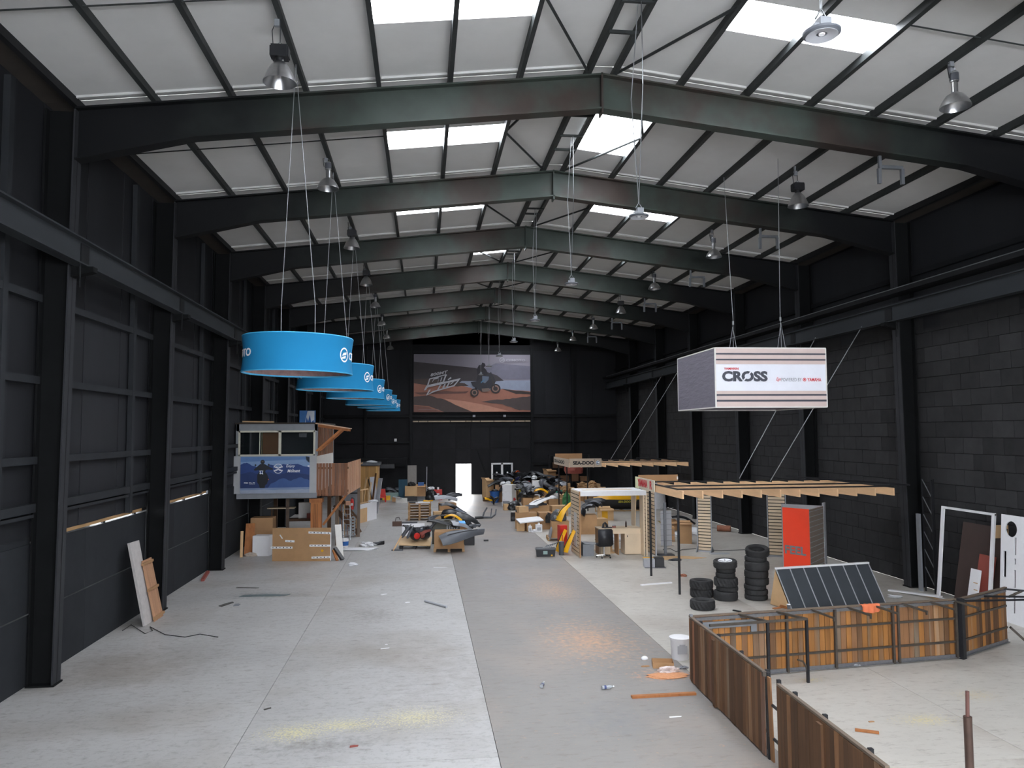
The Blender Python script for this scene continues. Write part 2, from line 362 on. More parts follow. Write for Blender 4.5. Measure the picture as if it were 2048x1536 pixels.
MB().tube([(-.05,-29,.12),(-.05,29,.12)], .05, 8).obj('pipe', M_galv, tray)

# ------------------------------------------------------------------ left wall: concrete base, slit of daylight, cladding, girts
wl = struct(MB().box((.06, YF-YN, .08), (XL-.13, (YF+YN)/2, .04)).box((.06, YF-YN, 8.6), (XL-.13, (YF+YN)/2, 2.72+4.3)).obj('wall_left', M_conc), 'black left wall of ribbed cladding above a concrete base')
M_wood_slit = mat('raw_timber_strip', '#a8855a', .8, var=.25, scale=3, stretch=(1,.2,1))
for b in range(len(FY)-1):
    y0, y1 = FY[b], FY[b+1]; n = 3 if b in (2,3,4) else 2
    cuts = [y0+.02, y0+2.35, y1-.02]
    for i in range(2):
        for z0, z1 in ((0,1.30),(1.31,2.595)):
            box('concrete_panel', (.16, cuts[i+1]-cuts[i]-.012, z1-z0-.008), (XL-.08+(.0 if z0 else .02), (cuts[i]+cuts[i+1])/2, (z0+z1)/2), M_conc, wl)
    if b in (3,4):                                       # boards have come away here and daylight shows along the slit
        box('timber_strip', (.05, 5.5, .075), (XL-.05, (y0+y1)/2, 2.665), M_wood_slit, wl)
        box('slit_sheet', (.04, 3.1, .2), (XL-.19, y0+1.4, 2.62), M_conc, wl)
        for yy in (y0+3.4, y0+5.3): box('slit_block', (.05,.12,.06), (XL-.06, yy, 2.6), M_conc, wl)
    else: box('timber_strip', (.07, 6.0, .16), (XL-.06, (y0+y1)/2, 2.63), M_conc, wl)
    ny = 6; 
    for i in range(ny):
        yc = y0+(i+.5)*6/ny
        box('cladding_sheet', (.04, 6/ny-.012, 8.35), (XL-.03-(.012 if i%2 else 0), yc, 2.70+8.35/2), M_clad, wl)
    for z, h in ((7.2,.14),(5.65,.14),(4.15,.14),(3.27,.16)):
        box('girt', (.14, 5.7, h), (XL+.06, (y0+y1)/2, z), M_girt, wl)
    box('girt', (.10, 5.7, .06), (XL+.05, (y0+y1)/2, 3.12), M_girt, wl)
    if b >= 2:
        box('wall_post', (.12, .16, 8.2), (XL+.08, y1-1.45, 2.7+4.1), M_girt, wl)
        for z in (5.65,4.15): pass
    # narrow side edge of the next column bay
    box('corner_angle', (.10,.08,8.2), (XL+.06, y0+.42, 2.7+4.1), M_girt, wl)
# ------------------------------------------------------------------ right wall: painted blockwork between the columns
wr = struct(MB().box((.06, YF-YN, 11.5), (XW+.17, (YF+YN)/2, 5.75)).obj('wall_right', M_wall), 'black painted blockwork wall')
bh, bw = .44, .74
allb = []
for b in range(len(FY)-1):
    y0, y1 = FY[b], FY[b+1]; z = 0; r = 0
    while z < 7.6:
        yy = y0-(bw/2 if r%2 else 0)
        while yy < y1-.01:
            a, c = max(yy,y0), min(yy+bw,y1)
            if c-a > .05: allb.append(((a+c)/2, z+bh/2, c-a-.012, bh-.012))
            yy += bw
        z += bh; r += 1
near = [q for q in allb if 16.6 < q[0] < 24.0 and q[1] < 7.0]; near.sort(key=lambda q: abs(q[0]-20)); near = near[:296]; ns = set(near)
for q in near: box('block', (.14, round(q[2],2), q[3]), (XW+.07+rnd.uniform(-.004,.004), q[0], q[1]), M_block, wr)
mb = MB()
for q in allb:
    if q not in ns: mb.box((.14,q[2],q[3]), (XW+.07+rnd.uniform(-.004,.004), q[0], q[1]))
o = mb.obj('blockwork', M_block, wr); o['kind'] = 'stuff'
for b in range(len(FY)-1):
    y0, y1 = FY[b], FY[b+1]
    box('upper_sheet', (.04, 5.98, 3.3), (XW+.02, (y0+y1)/2, 7.6+1.65), M_clad, wr)
    box('girt', (.12, 5.7, .14), (XW-.06, (y0+y1)/2, 9.3), M_steel, wr)
    if b in (3,4,5,6): tube_obj('downpipe', [(XW-.1, y1+.62, .0), (XW-.1, y1+.62, 7.6)], .07, M_steel, wr, 10)
# ------------------------------------------------------------------ far gable wall with the big door
DX0, DX1, DZ = -.77, 8.06, 5.36
OX0, OX1, OZ = 2.44, 3.56, 2.27
wb = MB()
wb.box((DX0-XL+.2,.2,11.3), ((DX0+XL-.2)/2, YF+.1, 5.65))
wb.box((XW+.2-DX1,.2,11.3), ((DX1+XW+.2)/2, YF+.1, 5.65))
wb.prism([(DX0,DZ+.12),(DX1,DZ+.12),(DX1,11.6),(XR,12.4),(DX0,11.6)], YF, YF+.2, 'xz')
wb.prism([(XL-.2,11.2),(XW+.2,11.2),(XW+.2,11.35),(XR,12.6),(XL-.2,11.35)], YF, YF+.2, 'xz')
wb = struct(wb.obj('wall_back', M_wall), 'black far gable wall of the hall')
for z in (5.82, 3.9, 2.2):
    for a, c in ((XL+.1,DX0-.2),(DX1+.2,XW-.1)): box('girt', (c-a,.12,.14), ((a+c)/2, YF-.06, z), M_steel, wb)
box('girt', (DX1-DX0+.4,.12,.16), ((DX0+DX1)/2, YF-.06, 5.82), M_steel, wb)
for x in (-4.2, DX0-.12, DX1+.12, 11.3): box('gable_post', (.18,.22,11.0), (x, YF-.1, 5.5), M_steel, wb)
nc = 12
for i in range(nc):
    a = XL+(XW-XL)*i/nc; c = XL+(XW-XL)*(i+1)/nc
    box('cladding_sheet', (c-a-.012,.03,4.8), ((a+c)/2, YF-.012-(.01 if i%2 else 0), 5.95+2.4), M_clad, wb)
# big sectional door around the open wicket
door = struct(link('door_1', None, None, ((DX0+DX1)/2, YF+.05, 0)), 'tall black sliding door of vertical panels with an open wicket')
cx = (DX0+DX1)/2
cutsx = [DX0,.7,OX0,OX1,5.0,6.5,DX1]
for i in range(6):
    a, c = cutsx[i], cutsx[i+1]
    z0 = OZ if i == 2 else 0.0
    box('door_panel', (c-a-.012,.06,3.4-z0-.012), ((a+c)/2-cx, 0, (3.4+z0)/2), M_wall, door)
    box('door_panel', (c-a-.012,.06,DZ-3.4-.012), ((a+c)/2-cx, 0, (3.4+DZ)/2), M_wall, door)
for i in range(7): box('stile', (.06,.1,DZ), (min(max(cutsx[i],DX0+.03),DX1-.03)-cx, -.02, DZ/2), M_steel, door) if i not in (2,3) else None
for x in (OX0-.03, OX1+.03): box('wicket_jamb', (.05,.1,OZ), (x-cx, -.02, OZ/2), M_steel, door)
box('wicket_head', (OX1-OX0+.12,.1,.05), ((OX0+OX1)/2-cx, -.02, OZ+.03), M_steel, door)
MB().prism([(4.0-cx,3.3),(4.1-cx,3.3),(5.15-cx,.6),(5.05-cx,.6)], -.08, -.05, 'xz').obj('diagonal_brace', M_steel, door)
box('backing_sheet', (DX1-DX0+.3,.02,DZ+.3-OZ), (0,.06,(DZ+.3+OZ)/2), M_wall, door)
for a, c in ((DX0-.1,OX0-.02),(OX1+.02,DX1+.1)): box('backing_sheet', (c-a,.02,OZ), ((a+c)/2-cx,.06,OZ/2), M_wall, door)
# pale track strip over the door, in lengths
M_track = mat('pale_track_timber', '#b9a78e', .7, var=.15, scale=3)
tk = struct(link('trim_1', None, None, (cx, YF-.16, DZ+.08)), 'pale track strip over the big door')
xs = [0,.45,1.13,2.78,3.95,4.4,5.02,6.05,7.65,8.4,8.83]
for i in range(10): box('track_length', (xs[i+1]-xs[i]-.05,.04,.09), (xs[i]-4.415+(xs[i+1]-xs[i])/2, 0, 0), M_track, tk)
ld = bpy.data.lights.new('door_portal', 'AREA'); ld.shape = 'RECTANGLE'; ld.size = OX1-OX0; ld.size_y = OZ; ld.cycles.is_portal = True
link('door_portal', ld, None, ((OX0+OX1)/2, YF+.2, OZ/2), (R(-90),0,0))
# near gable behind the camera
GX0, GX1, GZ0, GZ1 = -2.0, 9.4, 4.4, 7.6        # unseen glazing band, added to light the surfaces facing the camera
mb = MB().box((HW*2+.4,.2,GZ0+.2),(XR,YN-.1,GZ0/2-.1)).box((GX0-XL+.2,.2,GZ1-GZ0),((GX0+XL-.2)/2,YN-.1,(GZ0+GZ1)/2)).box((XW+.2-GX1,.2,GZ1-GZ0),((GX1+XW+.2)/2,YN-.1,(GZ0+GZ1)/2))
mb.prism([(XL-.2,GZ1),(XW+.2,GZ1),(XW+.2,11.3),(XR,12.6),(XL-.2,11.3)], YN-.2, YN, 'xz')
wn = struct(mb.obj('wall_front', M_wall), 'black near gable wall')
for i in range(6):
    a = GX0+(GX1-GX0)*i/6; c = a+(GX1-GX0)/6; nwin += 1
    struct(MB().box((c-a-.08,.02,GZ1-GZ0)).obj('window_%d'%nwin, mp, None, ((a+c)/2,YN-.1,(GZ0+GZ1)/2)), 'unseen clear sheet added high in the near gable for front light')
    box('mullion', (.08,.12,GZ1-GZ0), (a,YN-.1,(GZ0+GZ1)/2), M_steel, wn)
ld = bpy.data.lights.new('gable_portal', 'AREA'); ld.shape = 'RECTANGLE'; ld.size = GX1-GX0; ld.size_y = GZ1-GZ0; ld.cycles.is_portal = True
link('gable_portal', ld, None, ((GX0+GX1)/2, YN-.15, (GZ0+GZ1)/2), (R(90),0,0))

# ------------------------------------------------------------------ object materials
def plain(name, col, rough=.5, metal=0, var=.08, scale=8, **k): return mat(name, col, rough, metal, var, scale, **k)
M_fence = mat('weathered_fence_board', '#7a5638', .75, var=.28, scale=2.2, stretch=(4,4,.35), rand=.38, col2='#8a7a68', thr=(.52,.72))
M_fence_in = mat('amber_fence_board', '#9a6732', .7, var=.28, scale=2.0, stretch=(4,4,.35), rand=.30, col2='#8b7763', thr=(.52,.7))
M_fence_dk = mat('dark_stained_board', '#5e4129', .75, var=.3, scale=2.2, stretch=(4,4,.35), rand=.30)
M_redwood = mat('red_brown_board', '#8a5c41', .7, var=.28, scale=2, stretch=(4,4,.35), rand=.22, col2='#6b5a50', thr=(.5,.7))
M_orange = mat('orange_brown_timber', '#a86a3a', .65, var=.25, scale=2.5, stretch=(4,4,.4), rand=.15)
M_pine = mat('fresh_pine', '#ecc296', .6, var=.14, scale=2, stretch=(3,.35,3), rand=.08)
M_ply = mat('pale_plywood', '#dfcaad', .6, var=.07, scale=2, rand=.06)
M_plyd = mat('brown_board_face', '#a9825c', .7, var=.1, scale=2, rand=.08)
M_card = mat('brown_cardboard', '#b08a63', .85, var=.10, scale=3, rand=.16)
M_card2 = mat('pale_cardboard', '#c9a67c', .85, var=.08, scale=3, rand=.1)
M_white = plain('white_melamine', '#e6e6e8', .45, var=.03)
M_offw = plain('off_white_paint', '#d6d4cf', .5, var=.05)
M_lgrey = plain('light_grey_sheet', '#a9abb0', .5, var=.06)
M_grey = plain('mid_grey_paint', '#7d8085', .5, var=.08)
M_rubber = mat('black_rubber', '#2a2a2b', .8, var=.3, scale=14, rand=.2)
M_bplas = mat('black_plastic', '#232427', .38, var=.2, scale=5, rand=.25)
M_gplas = mat('dark_grey_plastic', '#4d5056', .4, var=.15, scale=5, rand=.15)
M_lplas = mat('silver_grey_plastic', '#9a9da3', .35, var=.1, scale=5)
M_yel = mat('yellow_plastic', '#e8ad1c', .32, var=.08, scale=3, rand=.04)
M_red = mat('red_paint', '#c62a23', .4, var=.08, scale=3)
M_ored = mat('orange_red_gloss', '#ff4d30', .32, var=.05, scale=2)
M_dred = mat('dull_red_board', '#8e463c', .6, var=.1, scale=3)
M_blue = mat('blue_plastic', '#2a5d9e', .4, var=.1, scale=4)
M_teal = mat('dark_teal_board', '#1f4a5e', .6, var=.1, scale=3)
M_green = mat('green_plastic', '#3c7a4a', .5, var=.1, scale=4)
M_lblue = mat('pale_teal_crate', '#8fa9a5', .6, var=.08, scale=4)
M_chrome = mat('chrome', '#c9cbce', .12, 1, var=.03)
M_blktxt = plain('black_print', '#1d1d20', .6, var=.02)
M_wprint = plain('white_print', '#eceef0', .6, var=.02)
M_rprint = plain('red_print', '#d0323c', .6, var=.02)
M_gprint = plain('grey_print', '#8a8c92', .6, var=.02)
M_dprint = plain('slate_print', '#43454f', .6, var=.02)
M_film = mat('crumpled_white_film', '#dcdde0', .35, var=.06, scale=6, rand=.05)
M_clear = mat('clear_plastic', '#d5dade', .15, var=.05, scale=6, trans=.5)
M_glass = mat('dark_window_glass', '#20262a', .06, var=.05, alpha=.35)

# ------------------------------------------------------------------ generic shapes
def carton(name, label, x, y, w, d, h, rz=0, z=0, m=None, open_=False, group=None, tape=True, flaps=.3, cat='box'):
    """cardboard box: four walls, base, and a taped lid or open flaps"""
    m = m or M_card
    t = thing(name, label, cat, (x,y,z), rz, group); th = .008
    b = MB(); b.box((w,th,h),(0,-d/2,h/2)).box((w,th,h),(0,d/2,h/2)).box((th,d,h),(-w/2,0,h/2)).box((th,d,h),(w/2,0,h/2)).box((w,d,th),(0,0,th/2)); b.obj('body', m, t)
    if open_:
        f = flaps*d; a = R(35)
        MB().box((w,f,th),(0,0,0)).obj('flap', m, t, (0,-d/2-f/2*math.cos(a),h-f/2*math.sin(a)*.6), (R(28),0,0))
        MB().box((w,f,th),(0,0,0)).obj('flap', m, t, (0,d/2+f/2*math.cos(a),h+f/2*math.sin(a)*.6), (R(38),0,0))
        MB().box((f,d,th),(0,0,0)).obj('flap', m, t, (-w/2-f/2*.5,0,h+f/2*.8), (0,R(58),0))
        MB().box((f,d,th),(0,0,0)).obj('flap', m, t, (w/2+f/2*.8,0,h-f/2*.5), (0,R(32),0))
    else:
        for s in (-1,1): MB().box((w,d/2-.003,th)).obj('lid_flap', m, t, (0,s*d/4,h+th/2))
        if tape: MB().box((w+.004,.05,.003)).box((.003,.05,.12),(-w/2-.004,0,-.06)).box((.003,.05,.12),(w/2+.004,0,-.06)).obj('tape', M_card2, t, (0,0,h+th+.002))
    return t
def shell(L, W, H, bend=.4, taper=.5, twist=0, th=.012, nu=12, nv=6, kink=0, side=.35):
    """moulded vehicle panel: a long arched skin that narrows to one end, with a rolled edge and real thickness"""
    mb = MB(); top = []; bot = []
    for i in range(nu+1):
        u = i/nu; x = (u-.5)*L
        wv = W*(1-taper*u)*(.55+.45*math.sin(math.pi*min(1,.12+u*1.1)**.8)); zc = H*math.sin(math.pi*(bend+u*(1-bend)))
        if kink and u > .55: zc += kink*(u-.55)
        for j in range(nv+1):
            v = j/nv*2-1; yy = v*wv/2; zz = zc-side*W*.5*abs(v)**2.4
            a = twist*(u-.5); p = Vector((x+.06*L*(1-v*v)*(u-.3), yy*math.cos(a)-zz*math.sin(a)*.3, zz+yy*math.sin(a)))
            top.append(p); bot.append(p-Vector((0,0,th))-Vector((0,math.copysign(th*.6,v) if abs(v)>.5 else 0,0))*-1)
    n = len(top); mb.v = [tuple(p) for p in top+bot]; q = nv+1
    for i in range(nu):
        for j in range(nv):
            a = i*q+j; mb.f.append((a,a+1,a+q+1,a+q)); mb.f.append((n+a,n+a+q,n+a+q+1,n+a+1)); mb.m += [0,0]
    edge = [j for j in range(q)]+[i*q+nv for i in range(1,nu+1)]+[nu*q+j for j in range(nv-1,-1,-1)]+[i*q for i in range(nu-1,0,-1)]
    for k in range(len(edge)):
        a, b = edge[k], edge[(k+1)%len(edge)]; mb.f.append((a,n+a,n+b,b)); mb.m.append(0)
    mb.zmin = min(v[2] for v in mb.v)
    return mb
SHELLC = {}
def fairing(label, loc, rot, m, L=1.0, W=.45, H=.22, seed=0, group=None, name='fairing', cat='fairing', rib=True, **k):
    key = (round(L,2),round(W,2),round(H,2),seed,m.name,tuple(sorted(k.items())))
    if key not in SHELLC:
        r = random.Random(seed)
        kw = dict(bend=r.uniform(.15,.55), taper=r.uniform(.2,.75), twist=r.uniform(-.5,.5), kink=r.uniform(-.25,.25), side=r.uniform(.2,.7)); kw.update(k)
        mb = shell(L, W, H, **kw); me = mb.mesh('panel', m, True)
        rb = MB(); pts = [Vector(mb.v[i*7+3])+Vector((0,0,.006)) for i in range(2,11)]; rb.tube(pts, .018, 6)
        lip = MB().tube([Vector(mb.v[i*7]) for i in range(0,13)], .013, 5)
        SHELLC[key] = (me, rb.mesh('rib', M_gplas if m is M_bplas else M_bplas, True), lip.mesh('edge_lip', m, True))
    me, rb, lip = SHELLC[key]
    t = thing(name, label, cat, loc, 0, group); t.rotation_euler = rot
    p = link('panel', me, t)
    if rib: link('rib', rb, p); link('edge_lip', lip, p)
    return t
def blob(name, label, loc, size, m, seed=0, group=None, cat='bag', rot=0, flat=.35, rough=.22):
    """crumpled sack, film or cloth lying on the floor: a lumpy closed skin with a flattened base"""
    r = random.Random(seed); bm = bmesh.new(); bmesh.ops.create_icosphere(bm, subdivisions=3, radius=.5)
    ph = [(r.uniform(2,9), r.uniform(2,9), r.uniform(2,9), r.uniform(0,6)) for _ in range(7)]
    for v in bm.verts:
        n = v.co.normalized(); d = sum(math.sin(a*n.x+b*n.y+c*n.z+e) for a,b,c,e in ph)/7
        d2 = abs(math.sin(9*n.x+5*n.y+seed))*abs(math.sin(7*n.y-8*n.z+seed*2))
        v.co *= 1+rough*2*d-rough*.5*d2
        v.co.z = max(v.co.z, -.5*flat)+.5*flat
    x0 = max(abs(v.co.x) for v in bm.verts); y0 = max(abs(v.co.y) for v in bm.verts); z0 = max(v.co.z for v in bm.verts)
    for v in bm.verts: v.co.x *= size[0]/2/x0; v.co.y *= size[1]/2/y0; v.co.z *= size[2]/z0
    me = bpy.data.meshes.new(name); bm.to_mesh(me); bm.free(); me.materials.append(m)
    me.polygons.foreach_set('use_smooth', [False]*len(me.polygons))
    return tag(link(name, me, None, loc, (0,0,rot)), label, cat, group)
def pallet(label, x, y, rz=0, z=0, m=None, group=None, w=1.2, d=.9):
    m = m or mat('pallet_timber', '#b08e68', .8, var=.2, scale=2.5, stretch=(.4,3,3), rand=.18)
    t = thing('pallet', label, 'pallet', (x,y,z), rz, group)
    for yy in (-.4,-.2,0,.2,.4): box('deck_board', (w,.12,.02), (0,yy*d/.9,.135), m, t)
    for xx in (-w/2+.05,0,w/2-.05):
        box('stringer', (.1,d,.02), (xx,0,.115), m, t)
        for yy in (-.39,0,.39): box('block', (.1,.1,.085), (xx,yy*d/.9,.0625), m, t)
        box('base_board', (.1,d,.02), (xx,0,.01), m, t)
    return t
def poly_layers(parent, name, w, h, layers, step=.0025):
    """flat print: outlines in 0..1 of the sheet, stacked a hair apart on a sheet that faces -Y"""
    mb = MB(); mats = []
    for i,(c,pl) in enumerate(layers):
        m = c if not isinstance(c,str) else plain('print_'+c.strip('#'), c, .55, var=.10, scale=3)
        if m not in mats: mats.append(m)
        y = -step*(i+1)
        mb.add([((u-.5)*w, y, v*h) for u,v in pl], [tuple(range(len(pl)))], mats.index(m))
    me = bpy.data.meshes.new(name); me.from_pydata(mb.v, [], mb.f)
    for m in mats: me.materials.append(m)
    me.polygons.foreach_set('material_index', mb.m)
    return link(name, me, parent)
def ring_poly(cx, cy, r0, r1, ax=1, a0=0, a1=360, n=28):
    o = [(cx+r1*math.cos(R(a0+(a1-a0)*i/n)), cy+r1*ax*math.sin(R(a0+(a1-a0)*i/n))) for i in range(n+1)]
    i_ = [(cx+r0*math.cos(R(a0+(a1-a0)*i/n)), cy+r0*ax*math.sin(R(a0+(a1-a0)*i/n))) for i in range(n,-1,-1)]
    return o+i_
def disc_poly(cx, cy, r, ax=1, n=24): return [(cx+r*math.cos(2*math.pi*i/n), cy+r*ax*math.sin(2*math.pi*i/n)) for i in range(n)]

# ------------------------------------------------------------------ hanging lamps
def bell_lamp(kind):
    t = link('high_bay_lamp', None)
    pr = [(.07,.36),(.10,.33),(.15,.27),(.20,.18),(.24,.08),(.27,.0),(.262,.0),(.232,.08),(.19,.175),(.14,.26),(.09,.32),(.06,.34)]
    if kind: pr = [(.055,.28),(.08,.26),(.15,.22),(.22,.12),(.255,.05),(.27,.0),(.262,.0),(.245,.05),(.21,.115),(.14,.21),(.07,.25),(.05,.26)]
    MB().lathe(pr, 32).obj('reflector', M_alu, t, smooth=True)
    MB().lathe([(.001,.11),(.03,.12),(.045,.17),(.03,.25),(.02,.30),(.001,.30)], 12).obj('bulb', M_white, t, smooth=True)
    if not kind:
        MB().lathe([(.001,.33),(.075,.33),(.075,.42),(.001,.42)], 16).obj('neck', M_bplas, t, smooth=True)
        g = MB().box((.26,.22,.2),(0,0,.51)).obj('gear_box', M_bplas, t)
        MB().box((.02,.18,.16),(.14,0,.51)).obj('cooling_plate', M_blk, g); MB().box((.02,.18,.16),(-.14,0,.51)).obj('cooling_plate', M_blk, g); zt = .61
    else:
        MB().lathe([(.001,.26),(.055,.27),(.06,.44),(.055,.44),(.055,.47),(.075,.48),(.075,.66),(.055,.68),(.001,.68)], 20).obj('neck', M_alu, t, smooth=True)
        MB().lathe([(.077,.5),(.08,.5),(.08,.64),(.077,.64)], 20).obj('gear_box', M_gplas, t, smooth=True); zt = .68
    MB().tube([(-.03,0,zt),(-.03,0,zt+.05),(0,0,zt+.08),(.03,0,zt+.05),(.03,0,zt)], .008, 6).obj('hook', M_galv, t, smooth=True)
    return t, zt+.07
lampA, zA = bell_lamp(0); lampB, zB = bell_lamp(1)
used = {0: False, 1: False}
def place_lamp(kind, x, y, z, label, group):
    src = (lampA, lampB)[kind]
    t = src if not used[kind] else copy_tree(src); used[kind] = True
    t.location = (x,y,z); tag(t, label, 'lamp', group)
    top = roofz(x)+.0; zt = (zA,zB)[kind]
    MB().tube([(0,0,zt),(0,0,(zt+top-z)/2),(0,.0,top-z)], .008, 5).tube([(-.1,0,zt-.2),(-.13,0,(zt+top-z)/2),(-.06,0,top-z)], .008, 5).obj('suspension_wire', M_dcable, t)
    MB().box((.08,.06,.12)).obj('junction_box', M_grey, t, (-.05,0,top-z-.06))
    return t
L1 = [(0,12.6,10.37),(1,19.05,10.67),(0,25.45,10.72),(0,32.0,10.75),(1,38.0,10.8),(1,44.1,10.75),(1,50.0,10.72),(1,55.6,10.62)]
for i,(k,y,z) in enumerate(L1):
    place_lamp(k, XR-PUR[4], y, z, 'bell lamp with a %s in the row over the blue rings'%('square black gear box','long cylindrical neck')[k], 'bell lamps over the blue rings')
L2 = [(1,12.8,10.58),(0,18.8,10.5),(1,24.7,10.5),(1,31.4,10.66),(0,37.0,10.5),(1,43.2,10.55),(1,49.3,10.6),(1,55.0,10.5)]
for i,(k,y,z) in enumerate(L2):
    place_lamp(k, XR+PUR[4], y, z, 'bell lamp with a %s in the row along the blockwork side'%('square black gear box','long cylindrical neck')[k], 'bell lamps on the blockwork side')
def disc_lamp():
    t = link('disc_lamp', None)
    MB().lathe([(.001,.02),(.06,.02),(.15,.0),(.17,.015),(.172,.035),(.15,.045),(.06,.05),(.001,.05)], 36).obj('disc', M_gplas, t, smooth=True)
    MB().lathe([(.05,.012),(.145,-.004),(.145,.0),(.05,.018)], 36, closed=True).obj('diffuser', M_lgrey, t, smooth=True)
    MB().lathe([(.001,.01),(.028,.008),(.03,.02),(.001,.02)], 16).obj('centre_cap', M_white, t, smooth=True)
    MB().box((.11,.1,.1),(.02,0,.115)).box((.06,.06,.06),(-.05,0,.08)).obj('driver_box', M_grey, t)
    MB().tube([(-.06,0,.16),(0,0,.26),(.06,0,.16)], .007, 6).tube([(0,0,.26),(0,0,.3)], .012, 6).obj('shackle', M_galv, t)
    return t
dl = disc_lamp()
for i in range(8):
    y = (6.6,12.75,18.85,25.2,31.3,37.3,43.3,49.4)[i]; z = 8.33
    t = dl if i == 0 else copy_tree(dl); t.location = (XR, y, z)
    tag(t, 'round flat disc lamp on long twin cables below the roof ridge', 'lamp', 'disc lamps under the ridge')
    top = ZR-.06-z; box('hanger_bar', (.6,.06,.05), (XR, y-.2, ZR-.035), M_purl, ceiling)
    MB().tube([(0,0,.28),(-.02,.3,top*.6),(0,-.15,top)], .009, 5).tube([(0,0,.28),(.02,-.3,top*.6),(.03,-.25,top)], .009, 5).obj('suspension_cable', M_cable, t)
M_brk = plain('dull_bracket_grey','#55585c',.5)
# wall brackets for speakers under the rafters on the right
for i,y in enumerate((15.44,21.44,27.44,33.44,39.44,45.44)):
    t = thing('hanging_bracket', 'grey steel goal-shaped bracket fixed below the rafter beside the lamps', 'bracket', (10.2, y, 10.28), 0, 'brackets under the rafters')
    box('drop', (.06,.06,.30), (-.25,0,.20), M_brk, t); box('cross_bar', (.56,.07,.07), (0,0,.1), M_brk, t)
    box('leg', (.07,.07,.34), (-.27,0,-.1), M_brk, t); box('leg', (.07,.07,.34), (.27,0,-.1), M_brk, t)

# ------------------------------------------------------------------ blue fabric rings
M_bfab = mat('sky_blue_fabric', '#1d79a8', .85, var=.05, scale=2, spec=.2)
M_lining = mat('mottled_ring_lining', '#8a6f6c', .8, var=.35, scale=7)
def bend(me, rad, a0):
    for v in me.vertices:
        a = a0+v.co.x/rad; rr = rad+.004-v.co.y
        v.co = (rr*math.sin(a), -rr*math.cos(a), v.co.z)
    return me
RD_, RH = .975, .63
def blue_ring():
    t = link('fabric_ring', None); prof = []
    for i in range(9):
        u = i/8; prof.append((RD_-.03*math.sin(math.pi*u), u*RH))
    MB().lathe(prof, 96).obj('fabric_band', M_bfab, t, smooth=True)
    MB().lathe([(r-.012,z) for r,z in prof], 96).obj('lining', M_lining, t, smooth=True)
    for z, n in ((0,'bottom_hoop'),(RH,'top_hoop')):
        MB().lathe([(RD_-.014+.016*math.cos(R(60*k)), z+.016*math.sin(R(60*k))) for k in range(6)], 96, closed=True).obj(n, mat('ring_piping', '#3fa6d2', .6), t, smooth=True)
    for q in (R(48), R(48)+math.pi):
        s = .13
        # round emblem: a ring with two bars
        mb = MB()
        for pl in (ring_poly(s,0,s*.80,s,1), [(s*.45,-.02),(s*1.5,.005),(s*1.6,.055),(s*.75,.035)], [(s*.35,-.075),(s*1.3,-.06),(s*1.4,-.01),(s*.5,-.04)]):
            # split into strips so that it bends with the cloth
            n = len(pl)
            if n > 10:
                h = n//2
                for k in range(h-1): mb.add([(pl[k][0],0,pl[k][1]),(pl[k+1][0],0,pl[k+1][1]),(pl[n-2-k][0],0,pl[n-2-k][1]),(pl[n-1-k][0],0,pl[n-1-k][1])], [(0,1,2,3)])
            else: mb.add([(a,0,b) for a,b in pl], [tuple(range(n))])
        me = bend(mb.mesh('emblem', M_wprint), RD_-.026, q); o = link('emblem', me, t, (0,0,RH*.5))
        me = bend(text_mesh('CFMOTO', .98, .14, bold=.03), RD_-.026, q+R(18)); me.materials.clear(); me.materials.append(M_wprint)
        link('lettering', me, t, (0,0,RH*.5-.07))
    return t
ring0 = blue_ring()
RING = [(-2.25,14.15),(-2.25,20.1),(-2.27,26.3),(-2.27,32.75),(-2.28,38.8),(-2.27,44.6)]
for i,(x,y) in enumerate(RING):
    t = ring0 if i == 0 else copy_tree(ring0); z = 6.02-.315+(.0,.03,.08,.09,.16,.18)[i]
    t.location = (x,y,z); t.rotation_euler = (R(.3), R(.9), math.atan2(-x, y)*-1*-1 if False else math.atan2(x,y)*-1)
    tag(t, ('sky blue fabric ring with white emblem, largest and first of its row','second sky blue fabric ring with emblem behind the largest one','third sky blue fabric ring in the hanging row','fourth sky blue fabric ring in the hanging row','fifth sky blue fabric ring, next to the end of the row','last sky blue fabric ring nearest the far billboard')[i], 'banner ring', 'blue fabric rings')
    MB().bar((-RD_*.98,0,RH-.02),(RD_*.98,0,RH-.02),.02).obj('cross_bar', M_cable, t); MB().bar((0,-RD_*.98,RH-.03),(0,RD_*.98,RH-.03),.02).obj('cross_bar', M_cable, t)
    top = roofz(XR-PUR[4])
    for k,(ax,ay) in enumerate(((-.3,.0),(.3,.0))):
        cb_ = MB().tube([(0,0,z+RH-.03),(0,0,z+RH+.6),(XR-PUR[4]-x-ax,0,top+.01)], .007, 5).obj('ring_cable', M_cable, None, (x+ax,y+ay,0))
        tag(cb_, 'thin cable holding the %s blue fabric ring below the roof'%('first','second','third','fourth','fifth','last')[i], 'cable', 'cables of the blue rings')

